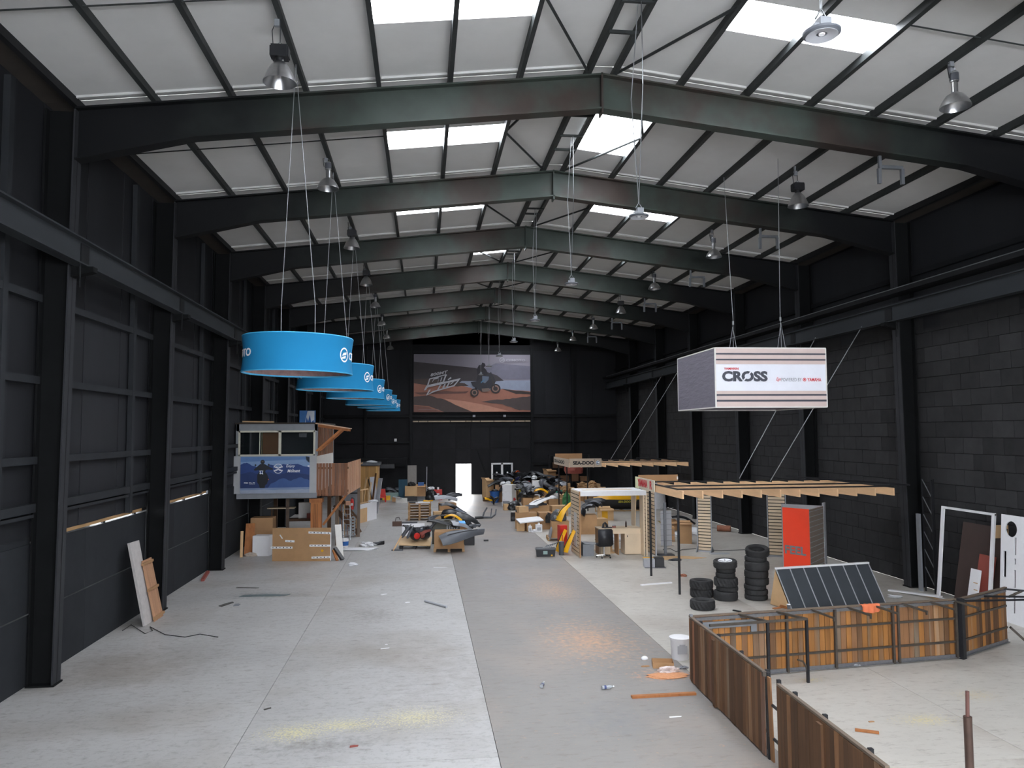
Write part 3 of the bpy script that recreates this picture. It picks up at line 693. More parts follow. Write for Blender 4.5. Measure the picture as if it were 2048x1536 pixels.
# ------------------------------------------------------------------ hanging fabric box sign
bx = thing('fabric_box_sign', 'square white and beige striped fabric box lettered CROSS hanging on cables', 'hanging sign', (8.56,19.45,5.2), R(-1))
bw_, bd_, bh_ = 2.84, 2.9, 1.46
M_fab = mat('white_sign_fabric', '#e2e4ec', .8, var=.03, scale=3, bump=.15); M_fgrey = mat('grey_sign_fabric', '#6f6b76', .85, var=.10, scale=2.5, stretch=(1,1,5), bump=.9)
M_beige = mat('beige_sign_fabric', '#cdbab4', .8, var=.05, scale=3)
fp = MB().box((bw_,.02,bh_),(0,-bd_/2,bh_/2)).obj('front_panel', M_fab, bx)
MB().box((bw_,.02,bh_),(0,bd_/2,bh_/2)).obj('back_panel', M_fab, bx)
for s in (-1,1): MB().box((.02,bd_-.02,bh_),(s*bw_/2,0,bh_/2)).obj('side_panel', M_fgrey, bx)
MB().box((bw_,bd_,.02),(0,0,bh_-.03)).box((bw_,bd_,.02),(0,0,.03)).obj('end_panel', M_fgrey, bx)
mb = MB()
for z in (.0,bh_):
    for s in (-1,1): mb.bar((-bw_/2,s*bd_/2,z),(bw_/2,s*bd_/2,z),.03).bar((s*bw_/2,-bd_/2,z),(s*bw_/2,bd_/2,z),.03)
for sx in (-1,1):
    for sy in (-1,1): mb.bar((sx*bw_/2,sy*bd_/2,0),(sx*bw_/2,sy*bd_/2,bh_),.03)
mb.obj('piping', M_offw, bx)
yy = -bd_/2-.012
bands = [(M_beige,.0,.27),(M_beige,.73,1.0)]
poly = [(m,[(0,a),(1,a),(1,b),(0,b)]) for m,a,b in bands]
for a,b in ((.085,.118),(.185,.215),(.795,.82),(.895,.92)): poly.append((M_dprint,[(0,a),(1,a),(1,b),(0,b)]))
po = poly_layers(bx, 'stripe_print', bw_-.03, bh_-.03, poly); po.location = (0,yy,.015); po.parent = fp
text(fp,'lettering','YAMARIN',(-1.21,yy-.01,.92),M_rprint,.37,.055,bold=.02); text(fp,'lettering','CROSS',(-1.26,yy-.01,.63),M_dprint,1.16,.26,bold=.05)
MB().box((.03,.004,.36)).obj('letter_slash', M_fab, fp, (-.63,yy-.016,.755), (0,R(42),0))
text(fp,'lettering','Ego',(.12,yy-.01,.63),M_rprint,.12,.1,shear=.4); text(fp,'lettering','POWERED BY',(.25,yy-.01,.635),M_gprint,.52,.085)
text(fp,'lettering','YAMAHA',(.92,yy-.01,.635),M_rprint,.36,.085,bold=.02)
e = poly_layers(fp,'emblem',1,1,[(M_rprint,disc_poly(.5,0,.045)),(M_fab,ring_poly(.5,0,.022,.03))]); e.location = (.85,yy-.004,.678)
mb = MB(); topz = 11.55-5.2
for (x,y,tx,ty) in ((-.45,-.2,-.4,.3),(.5,-1.0,.45,-1.2)):
    mb.tube([(x,y,bh_),(x*.97+.0,y,bh_+.9),(tx,ty,topz)], .008, 5)
    for dx,dy in ((-.5,-.4),(.5,.4),(.1,-.3)): mb.tube([(x+dx*.4,y+dy*.5,bh_),(x,y,bh_+.7)], .006, 5)
    mb.box((.04,.04,.1),(x*.975,y,bh_+.8))
mb.obj('suspension_cable', M_cable, bx)

# ------------------------------------------------------------------ far wall billboard
bb = thing('billboard', 'large framed billboard of a rider on a dirt track above the big door', 'billboard', (3.68,YF-.22,6.12))
BW, BH = 8.78, 4.35
MB().box((BW,.06,BH),(0,0,BH/2)).obj('board', plain('billboard_sky', '#8a8590', .7, var=.06, scale=.5), bb)
mb = MB()
mb.box((BW+.08,.1,.05),(0,0,BH)).box((BW+.08,.1,.05),(0,0,0)).box((.05,.1,BH),(-BW/2,0,BH/2)).box((.05,.1,BH),(BW/2,0,BH/2)); mb.obj('frame', M_steel, bb)
rb = random.Random(3)
def jag(pts, n=6, a=.008):
    o = []
    for i in range(len(pts)-1):
        (x0,y0),(x1,y1) = pts[i], pts[i+1]
        for k in range(n): t = k/n; o.append((x0+(x1-x0)*t, y0+(y1-y0)*t+rb.uniform(-a,a)))
    return o+[pts[-1]]
S = lambda x, y: ((x-200)/1715, 1-(y-122)/868)      # sheet coordinates read off the print
def SP(*p): return [S(a,b) for a,b in p]
lay = [('#6f6d7c', SP((900,500),(1915,500),(1915,300),(1400,260))),
 ('#8d95a8', SP((850,520),(1915,515),(1915,700),(850,640))),
 ('#3a3438', SP(*[(200,240)])+[S(*p) for p in [(420,262),(800,300),(1100,330),(1300,400),(1420,440),(1520,520),(1400,530),(900,525),(850,560),(200,560)]]),
 ('#4a3b36', SP((200,500),(420,490),(620,520),(940,560),(1000,600),(760,610),(200,590))),
 ('#a06a58', [S(200,560)]+jag(SP((420,590),(700,600),(960,605),(1100,660),(1500,650),(1915,680)),4,.006)+[S(1915,988),S(200,988)]),
 ('#3c3230', [S(1480,640)]+jag(SP((1620,660),(1915,690),(1915,730),(1700,720)),4,.006)),
 ('#6a4a42', [S(200,700)]+jag(SP((420,690),(700,680),(1000,680),(960,710),(620,720),(300,730)),4,.006)),
 ('#4b3d3a', [S(200,760)]+jag(SP((420,745),(620,800),(820,880),(1060,985)),5,.008)+[S(640,988),S(420,900),S(200,880)]),
 ('#7d5348', [S(200,890)]+jag(SP((420,920),(600,985)),4,.006)+[S(200,988)]),
 ('#4c4140', jag(SP((1180,830),(1500,800),(1700,780),(1915,760),(1915,960),(1750,960),(1500,880),(1180,835)),4,.008)),
 ('#c08a74', jag(SP((640,790),(960,830),(1300,900),(1600,980)),3,.005)+SP((1050,985),(800,880))),
 # rider and machine
 ('#26242a', SP((1200,250),(1240,262),(1250,300),(1225,320),(1260,360),(1290,420),(1320,440),(1240,470),(1180,470),(1150,560),(1130,640),(1090,650),(1110,540),(1130,440),(1120,350),(1150,290),(1190,280))),
 ('#2c2c33', SP((1030,540),(1110,530),(1200,480),(1330,390),(1375,470),(1400,530),(1370,600),(1310,640),(1200,690),(1150,660),(1060,600))),
 ('#5a6678', SP((1200,450),(1300,460),(1290,510),(1240,560),(1200,540))),
 ('#3d6d8c', SP((1180,540),(1240,500),(1230,520),(1180,560))),
 ('#2a2628', disc_poly(*S(1395,640), 75/1715, 1.9)), ('#8c6c60', disc_poly(*S(1395,640), 52/1715, 1.9)), ('#34302f', disc_poly(*S(1395,640), 34/1715, 1.9)),
 ('#2a2628', disc_poly(*S(1085,700), 62/1715, 2.0)), ('#8c6c60', disc_poly(*S(1085,700), 42/1715, 2.0)), ('#34302f', disc_poly(*S(1085,700), 26/1715, 2.0)),
 ('#33302f', SP((1320,460),(1345,455),(1400,640),(1380,645))), ('#77675f', SP((1190,640),(1300,630),(1310,680),(1200,690))),
]
poly_layers(bb, 'print', BW-.06, BH, lay, .004).location = (0,-.035,0)
def para(x0,y0,w,h,sk,th):         # slanted outlined letter block
    o = [(x0,y0),(x0+w,y0-w*.28),(x0+w+sk,y0-w*.28-h),(x0+sk,y0-h)]; c = (sum(p[0] for p in o)/4, sum(p[1] for p in o)/4)
    i_ = [(c[0]+(p[0]-c[0])*(1-th), c[1]+(p[1]-c[1])*(1-th)) for p in o]
    return SP(*(o+[o[0]]+[i_[0]]+i_[::-1]))
def stroke(*p, w=16): 
    o = [(x,y-w/2) for x,y in p]+[(x,y+w/2) for x,y in p[::-1]]; return SP(*o)
W_ = '#b9b9be'
go = [(W_, stroke((395,585),(425,500),(660,435),(680,440))), (W_, stroke((385,600),(620,545),(670,440),w=14)), (W_, stroke((470,540),(490,500),(560,480))), (W_, stroke((560,500),(545,555),w=14)), (W_, SP((600,475),(615,472),(595,535),(580,538))),
      (W_, SP((395,590),(420,500),(440,495),(412,590))), (W_, SP((655,440),(678,434),(640,540),(618,545))), (W_, SP((690,505),(740,465),(745,490),(700,515))),
      (W_, SP((345,670),(380,600),(880,485),(855,520),(400,625),(375,662))), (W_, SP((375,745),(420,660),(445,655),(400,735))), (W_, SP((380,745),(500,690),(790,605),(880,490),(860,500),(775,590),(470,680))), (W_, SP((575,590),(600,583),(555,660),(535,665))), (W_, SP((640,575),(665,568),(640,630),(610,635))), (W_, SP((700,560),(725,553),(690,615),(665,620))), (W_, SP((760,545),(785,538),(745,575),(720,580)))]
poly_layers(bb, 'slogan_print', BW-.06, BH, go, .004).location = (0,-.16,0)
t = text(bb,'lettering','800MT',((447-200)/1715*BW-BW/2,-.17,(1-(462-122)/868)*BH),plain('slogan_paint','#b9b9be'),1.35,.22,bold=.03,shear=.3); t.rotation_euler = (0,R(-11),0)
text(bb,'lettering','CFMOTO',((1550-200)/1715*BW-BW/2,-.17,(1-(230-122)/868)*BH),plain('billboard_logo','#a5a3ab'),1.45,.17,bold=.02)
poly_layers(bb,'emblem',1,1,[(plain('billboard_logo','#a5a3ab'),ring_poly(.5,0,.15,.2)),(plain('billboard_logo','#a5a3ab'),[(.4,-.06),(.6,0),(.62,.06),(.42,.0)])]).location = ((1490-200)/1715*BW-BW/2,-.17,(1-(212-122)/868)*BH)
text(bb,'lettering','......................',((275-200)/1715*BW-BW/2,-.17,.2),plain('billboard_logo','#a5a3ab'),1.5,.03)
for x in (1.3, 2.05+1.8): 
    pass
# two small floodlights and a box above the door track
for i,(x,z) in enumerate((( (3.783, 57.200, 5.793)[0], 5.83),( (6.073, 57.200, 5.785)[0], 5.83))):
    t = thing('floodlight', 'small grey floodlight fixed under the billboard', 'floodlight', (x,YF-.3,z), 0, 'floodlights under the billboard')
    MB().box((.2,.08,.16)).obj('housing', M_grey, t); MB().box((.16,.01,.12),(0,-.045,0)).obj('lens', M_lgrey, t); MB().box((.03,.14,.03),(0,.1,0)).obj('bracket', M_grey, t)
t = thing('wall_lamp', 'small white box lamp on the black far wall left of the big door', 'lamp', (-2.010, 57.200, 4.083)); MB().box((.18,.1,.2)).obj('housing', M_white, t); MB().box((.14,.02,.05),(0,-.05,-.1)).obj('lens', M_lgrey, t)

# white double door leaf leaning at the far wall
wd = thing('white_door_leaf', 'white framed double glazed door standing against the far wall', 'door', (5.85,YF-.42,0))
for x in (-.80,0,.80): box('stile', (.13 if x else .16,.07,2.32), (x*.93,0,1.16), M_white, wd)
box('rail', (1.6,.07,.12), (0,0,2.27), M_white, wd); box('rail', (1.6,.07,.16), (0,0,.08), M_white, wd)
for s in (-1,1):
    p = MB().box((.62,.02,2.1),(s*.4,.0,1.15)).obj('pane', M_glass, wd); MB().lathe([(.001,0),(.06,0),(.06,.01),(.001,.01)],16,axis='y',loc=(s*.40,-.03,1.62)).obj('sticker', M_white, p)
    MB().lathe([(.001,0),(.06,0),(.06,.01),(.001,.01)],16,axis='y',loc=(s*.42,-.03,1.4)).obj('sticker', M_lgrey, p)

# ------------------------------------------------------------------ raised office cabin
M_cabg = mat('cool_grey_cladding', '#84888d', .5, var=.1, scale=3); M_cabl = mat('pale_grey_board', '#a9abad', .5, var=.06, scale=3)
cab = thing('raised_cabin', 'grey site cabin raised on posts with cream sliding windows and a blue poster', 'cabin', (-5.68,31,0))
X0, X1 = -1.50, 1.55
MB().box((3.05,.09,.22),(.02,.0,2.2)).obj('floor_beam', M_cabg, cab)
MB().box((3.15,.06,1.46),(-.05,-.02,3.02)).obj('lower_panel', M_cabl, cab)
mb = MB().box((3.1,.08,.28),(.0,.0,4.86)).box((.12,.08,1.26),(-1.5,0,4.37)).box((.12,.08,1.26),(1.5,0,4.37)); mb.obj('window_surround', M_cabg, cab)
M_cream = plain('cream_window_frame', '#c9c6b6', .5)
wf = MB().box((2.9,.06,.07),(0,-.03,4.70)).box((2.9,.06,.06),(0,-.03,3.78)).box((.07,.06,.98),(-1.43,-.03,4.24)).box((.07,.06,.98),(1.43,-.03,4.24)).box((.1,.06,.98),(.11,-.03,4.24)).obj('window_frame', M_cream, cab)
MB().box((1.45,.01,.86)).obj('pane', M_glass, wf, (-.66,0,4.24)); MB().box((1.22,.01,.86)).obj('pane', M_glass, wf, (.77,0,4.24))
MB().box((.03,.03,.88)).obj('sash_bar', M_cream, wf, (-.66,-.01,4.24)); MB().box((.02,.03,.88)).obj('sash_bar', plain('olive_sash','#6f6a50'), wf, (-.58,-.02,4.24))
MB().box((.62,.015,.86)).obj('board_behind_glass', mat('board_in_window','#a8794d',.7,var=.06,scale=2), cab, (-.24,.02,4.24))
MB().box((.3,.01,.16)).obj('note_behind_glass', M_lgrey, cab, (.98,.02,4.55))
mb = MB().box((2.6,.06,2.9),(.25,5.5,3.6)).box((.06,5.4,2.9),(-1.03,2.75,3.6)); mb.obj('rear_walls', M_cabg, cab)
for i in range(11):
    y = .1+i*.5; 
    box('side_plank', (.05,.24,1.25), (1.52,y+.12,4.35), M_redwood, cab); box('side_plank', (.04,.24,1.25), (1.50,y+.37,4.35), mat('grey_side_plank','#7a6d62',.7,var=.2,scale=2,stretch=(4,4,.35),rand=.2), cab)
MB().box((.05,5.5,1.45),(1.5,2.75,3.0)).obj('side_panel', M_offw, cab)
MB().box((2.7,5.5,.08),(.2,2.75,2.2)).obj('floor', M_fence_dk, cab)
MB().box((3.2,5.7,.06),(.0,2.8,5.02)).obj('roof', M_eave, cab)
for x, y in ((-1.0,5.3),(1.4,5.3)): MB().box((.16,.16,2.1),(x,y,1.05)).obj('support_post', M_fence_dk, cab)
# panelled corner post with caps
MB().box((.40,.40,1.95),(1.50,.25,1.05)).obj('corner_post', M_orange, cab)
for z in (.16,1.98): MB().box((.50,.50,.16 if z>1 else .14),(1.50,.25,z)).obj('post_cap', M_orange, cab)
for x in (-.13,0,.13): MB().box((.012,.01,1.6),(1.5+x*.5,.045,1.05)).obj('post_groove', M_fence_dk, cab)
# blue poster of a motorcycle on the lower panel
ps = thing('poster', 'blue mountain poster of a front-on motorcycle rider on the cabin front', 'poster', (-5.68,30.93,2.30))
PW, PH_ = 2.62, 1.42
MB().box((PW,.012,PH_),(-.05,0,PH_/2)).obj('sheet', plain('poster_sky', '#7f9cc4', .5, var=.08, scale=2), ps)
Q = lambda x,y: ((x-148)/1030, 1-(y-605)/535)
def QP(*p): return [Q(a,b) for a,b in p]
pl = [('#5f82b4', QP((148,605),(1178,605),(1178,650),(148,680))),
 ('#26437f', [Q(148,720)]+jag(QP((200,692),(260,700),(340,740),(420,760),(520,740),(600,720),(700,760),(780,720),(900,720),(1000,712),(1080,745),(1178,770)),3,.012)+QP((1178,1062),(148,1062))),
 ('#1d3568', [Q(148,860)]+jag(QP((260,820),(400,850),(560,830),(720,870),(880,840),(1178,880)),4,.02)+QP((1178,1062),(148,1062))),
 ('#38578f', jag(QP((600,1000),(760,920),(900,960),(1060,910),(1178,960)),4,.02)+QP((1178,1062),(560,1062))),
 ('#7b8fb0', QP((148,1062),(1178,1058),(1178,1140),(148,1140))), ('#9aa4b8', jag(QP((148,1090),(500,1085),(900,1095),(1178,1085)),5,.01)+QP((1178,1140),(148,1140))),
 ('#20242c', QP((440,712),(508,712),(545,735),(600,765),(645,782),(630,800),(560,795),(525,800),(515,830),(430,830),(420,798),(360,808),(345,792),(392,752))), ('#20242c', disc_poly(*Q(476,682),.031,1.95)), ('#5a5045', QP((462,668),(490,668),(490,684),(462,684))),
 ('#15181f', QP((400,870),(430,820),(510,820),(550,870),(570,930),(545,1000),(520,1020),(510,1062),(440,1062),(425,1010),(400,980))),
 ('#e6ecf5', QP((430,808),(488,808),(480,835),(486,860),(470,862),(460,850),(446,862),(432,855),(438,832))), ('#26437f', QP((448,815),(474,815),(472,838),(462,846),(450,838))),
 ('#c0564a', QP((560,935),(572,930),(575,945),(563,948))), ('#20242c', disc_poly(*Q(372,728),.013,1.9)), ('#20242c', disc_poly(*Q(568,722),.013,1.9)),
 ('#e8eaee', ring_poly(*Q(710,782),.060,.069,1.95)), ('#26437f', QP((630,765),(790,765),(790,800),(630,800))), ('#e8eaee', QP((636,748),(690,752),(710,768),(735,752),(784,748),(750,772),(710,784),(672,772))), ('#e8eaee', QP((636,818),(672,794),(710,784),(750,794),(784,818),(735,814),(710,800),(690,814))),
 ('#1f2c3a', jag(QP((1120,612),(1178,618),(1178,690),(1150,680),(1130,650)),3,.02)), ('#e8eaee', QP((1150,738),(1178,735),(1178,742),(1158,745),(1178,752),(1178,760),(1152,756)))]
poly_layers(ps, 'print', PW, PH_, pl, .0018).location = (-.05,-.008,0)
def pq(x,y): u,v = Q(x,y); return ((u-.5)*PW-.05, -.05, v*PH_)
text(ps,'lettering','Enjoy',pq(830,775),M_wprint,.34,.14,bold=.01,shear=.2); text(ps,'lettering','the',pq(915,803),M_wprint,.08,.05); text(ps,'lettering','Moment',pq(850,838),M_wprint,.48,.12,bold=.02,shear=.2)
text(ps,'lettering','700 CL-X',pq(205,995),M_wprint,.42,.055,bold=.02); text(ps,'lettering','......',pq(285,1006),M_wprint,.2,.012)

# wooden deck, railing, awning and stair beside the cabin
dk = thing('timber_deck', 'brown boarded timber deck with slatted railing, brace and awning beside the cabin', 'deck', (-4.15,31,0))
for i in range(7): box('deck_board', (1.2,.56,.04), (.6,.3+i*.58,2.24), M_redwood, dk)
nb = 10
for i in range(nb):
    gap = .022 if i < 5 else .003
    box('railing_board', (.118-gap*.5,.025,1.28), (-.04+i*.1235+.06,-.02,2.80), M_redwood, dk)
for z in (2.35,3.25): box('rail', (1.25,.04,.08), (.6,.02,z), M_fence_dk, dk)
M_sidep = mat('pinkish_plank', '#b5876a', .65, var=.14, scale=2, stretch=(4,4,.35), rand=.08)
for i in range(10):
    y = .05+i*.41; box('railing_board', (.025,.40,1.26), (1.20+.018*i,y+.2,2.82+.002*i), M_sidep, dk)
MB().box((.03,.4,.3)).obj('notice_plate', M_grey, dk, (1.19,.35,2.87))
MB().bar((.25,.1,1.02),(1.15,.1,2.2),.09).obj('brace', M_orange, dk)
for x, y in ((.35,4.0),(1.3,4.1),(.62,1.6)): MB().box((.12,.12,2.24),(x,y,1.12)).obj('support_post', mat('grey_stained_post','#6b5c50',.7,var=.2,scale=3), dk)
for i in range(4):
    a = .35*i; MB().bar((-.05,a,5.01),(1.24,a,4.80),.33,.035).obj('awning_board', mat('pale_awning_board','#c9a488',.65,var=.12,scale=2,rand=.1), dk)
for y in (.05,1.0): MB().bar((-.05,y,4.93),(1.2,y,4.74),.05,.1).obj('awning_rafter', M_orange, dk)
for y in (-.02,.7,1.1): MB().bar((-.02,y,3.92),(.95,y,4.78),.06,.08).obj('awning_strut', M_orange, dk)
st = thing('timber_stair', 'dark timber stair with pale balusters running down from the cabin deck', 'stair', (-3.45,35.2,0))
MB().bar((-.5,0,2.15),(.52,0,.82),.06,.09).obj('handrail', M_fence_dk, st)
MB().bar((-.5,.5,2.1),(.6,.5,.1),.05,.22).obj('stringer', M_fence_dk, st); MB().bar((-.5,.0,1.3),(.6,.0,.1),.05,.2).obj('stringer', M_fence_dk, st)
for i in range(8):
    x = -.42+i*.13; zt = 2.15-(x+.5)*1.3; box('baluster', (.035,.035,zt-.02), (x,0,zt/2), M_card2 if i%2 else M_redwood, st)
for i in range(5): box('tread', (.26,.5,.04), (-.4+i*.22,.25,1.35-i*.27), M_fence_dk, st)
MB().box((.1,.1,1.0),(.56,0,.5)).obj('newel', M_redwood, st)
# grey partition with the extinguisher
gp = thing('grey_partition', 'grey panel partition behind the timber stair', 'partition', (-3.25,37.2,0)); MB().box((1.1,.06,2.4),(-.3,0,1.2)).obj('panel', M_grey, gp); MB().box((.05,.1,2.4),(.26,0,1.2)).obj('edge_post', M_steel, gp); MB().box((1.1,.08,.05),(-.3,-.02,1.78)).obj('rail', M_steel, gp)
def extinguisher(label, loc, z0):
    t = thing('fire_extinguisher', label, 'extinguisher', (loc[0],loc[1],z0)); 
    MB().lathe([(.001,0),(.075,0),(.08,.03),(.08,.4),(.06,.46),(.03,.49),(.03,.52),(.001,.52)],20).obj('cylinder', M_red, t, smooth=True)
    MB().box((.1,.03,.03),(.0,0,.55)).box((.03,.03,.06),(0,0,.53)).obj('valve', M_bplas, t); MB().tube([(.03,-.02,.54),(.12,-.03,.5),(.11,-.04,.2),(.09,-.05,.12)],.012,6).obj('hose', M_bplas, t, smooth=True)
    MB().box((.1,.002,.12),(0,-.081,.25)).obj('label_sheet', M_white, t)
extinguisher('red fire extinguisher hung on the grey partition behind the stair', (-3.32,37.05), 1.02)
lp = thing('white_sheet', 'white board with a brown cardboard sheet leaning on it beyond the stair', 'board', (-2.9,41.2,0), math.atan2(2.15,.8)); 
MB().box((2.3,.05,.94),(0,0,.47)).obj('white_board', M_white, lp); MB().box((1.0,.02,.72),(-.62,-.04,.36)).obj('cardboard_sheet', M_card2, lp)
blob('bag', 'grey-white plastic bag lying on the white board beyond the stair', (-2.65,41.9,.94), (.6,.3,.12), M_film, 4)
# timber lumber and frames beyond
for i,(dx,h,m) in enumerate(((0,2.1,M_card2),(.25,1.8,M_ply),(.5,2.3,M_fence_dk),(.75,2.0,M_lgrey))):
    p = (-3.440, 44.500, 1.950); o = MB().bar((0,0,0),(.25,.3,h),.12 if i<3 else .3,.03).obj('timber_plank', m, None, (p[0]+dx,44.2+i*.25,0)); tag(o, ('pale plank','plywood offcut','dark plank','grey panel strip')[i]+' leaning in the stack in front of the timber shed', 'plank', 'planks by the shed')
tf = thing('stud_wall', 'light timber wall frame standing between stair and shed', 'frame', (-3.35,43.4,0), R(70))
for x in (-.8,0,.8): box('stud', (.06,.05,1.5), (x,0,.75), M_card2, tf)
for z in (.03,.75,1.47): box('rail', (1.66,.05,.06), (0,0,z), M_card2, tf)
MB().box((1.6,.02,.7),(0,.04,.4)).obj('panel', M_plyd, tf)
sh = thing('timber_shed', 'honey coloured plank shed with a dark flat roof near the far left corner', 'shed', (-3.62,50.0,0))
M_honey = mat('honey_plank', '#b58a52', .65, var=.18, scale=2, stretch=(4,4,.35), rand=.14)
for i in range(8): box('plank', (.19,.04,2.5), (-.72+i*.195,0,1.25), M_honey, sh)
for i in range(6): box('plank', (.04,.30,2.5), (.74,.17+i*.31,1.25), M_honey, sh)
MB().box((1.75,2.2,.16),(.0,.95,2.62)).obj('roof', M_gplas, sh); MB().box((1.5,1.8,2.4),(0,.95,1.22)).obj('core', M_fence_dk, sh)
MB().box((.10,.06,2.5),(.68,-.03,1.25)).obj('corner_post', mat('pale_corner_post','#cfa768',.6,var=.1,scale=3), sh)
MB().prism([(-1.2,2.3),(-.2,2.75),(-.2,2.68),(-1.2,2.2)],-.4,.2,'xz').obj('side_gable', M_card2, sh)
blob('bag', 'crumpled white film lying on the shed roof', (-3.3,50.5,2.7), (.8,.4,.14), M_film, 9)
# folding wall board on the cabin roof and the small blue sign behind it
sg = tag(MB().box((.72,.04,.62)).obj('small_sign', plain('small_blue_sign','#3e78b8'), None, (-5.304, 36.300, 5.280)), 'small blue and white sign standing on the cabin roof', 'sign'); sg.location.z = 5.36
poly_layers(sg,'print',.7,.6,[('#dfe6ee',[(.35,.1),(.95,.1),(.95,.98),(.5,.98)]),('#2f62a6',[(.35,0),(.45,.5),(.55,.2),(.65,.7),(.75,.1),(.9,.3),(.95,0)])]).location = (0,-.024,-.3)
tag(MB().bar((-7.1,31.4,5.1),(-5.9,31.5,5.08),.1,.05).obj('timber_plank', M_card2), 'pale plank lying on the front edge of the cabin roof', 'plank')

# ------------------------------------------------------------------ under and before the cabin
cs = thing('cardboard_sheet', 'large flat brown cardboard carton standing on edge before the cabin, with white tape strips', 'cardboard', (-4.37,28.83,0), math.atan2(-.32,2.12))
sh_ = MB().box((2.12,.10,1.19),(0,0,.595)).obj('carton', M_card, cs)
for (x,z,w,a) in ((.88,1.02,.8,2),(-.42,.72,.34,2),(.86,.56,.76,0),(-.72,.49,.8,0),(.84,.14,.68,-2)):
    x0 = max(-1.06,min(x,1.06-w/2)); tp = MB().box((w,.004,.075)).obj('tape_strip', M_wprint, cs, (x0,-.054,z), (0,R(a),0))
    for k in range(int(w/.13)):
        MB().box((.035,.002,.04) if k%2 else (.07,.002,.014)).obj('tape_mark', M_blktxt, tp, (-w/2+.08+k*.13,-.004,0))
MB().box((.04,.004,.17)).obj('tape_strip', M_wprint, cs, (-.74,-.054,.88), (0,R(-35),0)); MB().lathe([(.001,0),(.05,0),(.05,.004),(.001,.004)],9,axis='y',loc=(.77,-.056,.38)).obj('yellow_sticker', M_yel, cs)
MB().box((.004,.102,1.0)).obj('edge_tape', M_wprint, cs, (1.063,0,.52))
tag(MB().box((.62,.5,.75)).obj('white_box', M_white, None, (-6.06,30.45,.375), (0,0,R(-8))), 'plain white cube box standing under the cabin floor', 'box')
carton('cardboard_box', 'large brown cardboard box behind the white cube under the cabin', -6.3,31.7,.84,.7,1.05,0,.25,M_plyd)
tag(MB().box((.9,.6,.25)).obj('timber_block', M_fence_dk, None, (-6.3,31.7,.125)), 'dark timber crate below the large brown box under the cabin', 'crate')
tag(MB().box((.44,.3,.66)).obj('grey_cabinet', M_lgrey, None, (-5.42,32.2,.33)), 'pale grey cabinet beside the large brown box under the cabin', 'cabinet')
wt = thing('workbench_frame', 'weathered timber trestle frame under the cabin', 'frame', (-5.0,33.2,0))
for x in (-.62,.62): box('leg', (.12,.1,2.0), (x,0,1.0), mat('grey_stained_post','#6b5c50'), wt)
box('beam', (1.36,.1,.14), (0,0,1.95), mat('grey_stained_post','#6b5c50'), wt); box('beam', (1.2,.08,.1), (0,0,1.0), M_fence_dk, wt); box('shelf', (1.3,.7,.04), (0,.4,1.0), M_fence_dk, wt)
MB().bar((.1,-.1,.1),(.5,0,.95),.06).obj('brace', M_lgrey, wt)
tag(MB().box((.46,.3,.66)).obj('white_cupboard', M_offw, None, (-5.0,33.7,1.36)), 'off-white cupboard standing on the trestle shelf under the cabin', 'cupboard')
tag(MB().box((.34,.2,.22)).obj('small_red_box', M_dred, None, (-4.7,33.5,1.13)), 'small dull red box on the trestle shelf under the cabin', 'box')
tag(MB().box((1.1,.5,.04)).obj('shelf_board', M_ply, None, (-5.9,33.4,1.5)), 'pale shelf board against the back under the cabin', 'shelf')
tag(MB().box((.06,.06,1.48)).obj('shelf_post', M_fence_dk, None, (-6.3,33.4,.74)), 'dark post holding the pale shelf board under the cabin', 'post')
tag(MB().bar((-6.55,30.3,0),(-6.62,30.9,1.15),.34,.03).obj('orange_plank', M_orange), 'orange-brown board leaning beside the column at the cabin corner', 'board')
tag(MB().bar((-6.75,30.0,0),(-6.78,30.2,.95),.1,.03).obj('pale_plank', M_card2), 'thin pale plank leaning beside the orange-brown board', 'plank')
blob('cloth_heap', 'dark crumpled cloth heap on the floor under the cabin', (-6.45,31.0,0), (.7,.5,.38), mat('dark_cloth','#4b4540',.9,var=.3), 3, cat='cloth'); blob('paper_heap', 'crumpled pale paper by the white cube under the cabin', (-6.45,30.25,0), (.5,.35,.16), mat('dirty_paper','#b3a79a',.8,var=.2), 6, cat='paper')
tag(MB().bar((-3.02,29.2,0),(-3.18,29.7,1.18),.24,.03).obj('white_offcut', M_offw), 'off-white board offcut leaning behind the flat carton', 'board')
tag(MB().bar((-2.9,28.75,.03),(-3.2,28.95,.42),.16,.08).obj('dark_tube', M_bplas), 'dark tube leaning on the end of the flat carton', 'tube'); tag(MB().bar((-3.08,28.7,.0),(-3.25,28.9,.36),.1,.05).obj('brown_offcut', M_orange), 'orange-brown offcut leaning on the end of the flat carton', 'offcut')
# paint bucket, folded metal trolley, sheeting
def bucket(label, x, y, r=.15, h=.3, m=None, band=None, lid=False, z=0):
    t = thing('bucket', label, 'bucket', (x,y,z)); m = m or M_white
    MB().lathe([(.001,0),(r*.86,0),(r,h),(r*1.04,h),(r*1.04,h-.03),(r*.97,h-.03)],28).obj('tub', m, t, smooth=True)
    if band: MB().lathe([(r*.90+.004,h*.2),(r*.965+.004,h*.7)],28).obj('label_band', band, t, smooth=True)
    if lid: MB().lathe([(.001,h+.015),(r*.98,h+.015),(r*1.08,h+.01),(r*1.08,h-.02)],28).obj('lid', M_white, t, smooth=True)
    else: MB().tube([(r,0,h-.02),(r*.8,-r*.9,h+.05),(-r*.8,-r*.9,h+.05),(-r,0,h-.02)],.006,5).obj('handle', M_galv, t)
    return t
bucket('white paint bucket with a blue label beside the timber stair', -3.162, 32.070, .17, .34, M_white, M_blue)
ld_ = thing('folding_ladder', 'folded metal ladder and trolley leaning at the foot of the stair', 'ladder', (-3.240, 34.126, 0.000))
for x in (-.18,.12): MB().bar((x,0,0),(x-.05,.35,1.5),.04,.025).obj('stile', M_galv, ld_)
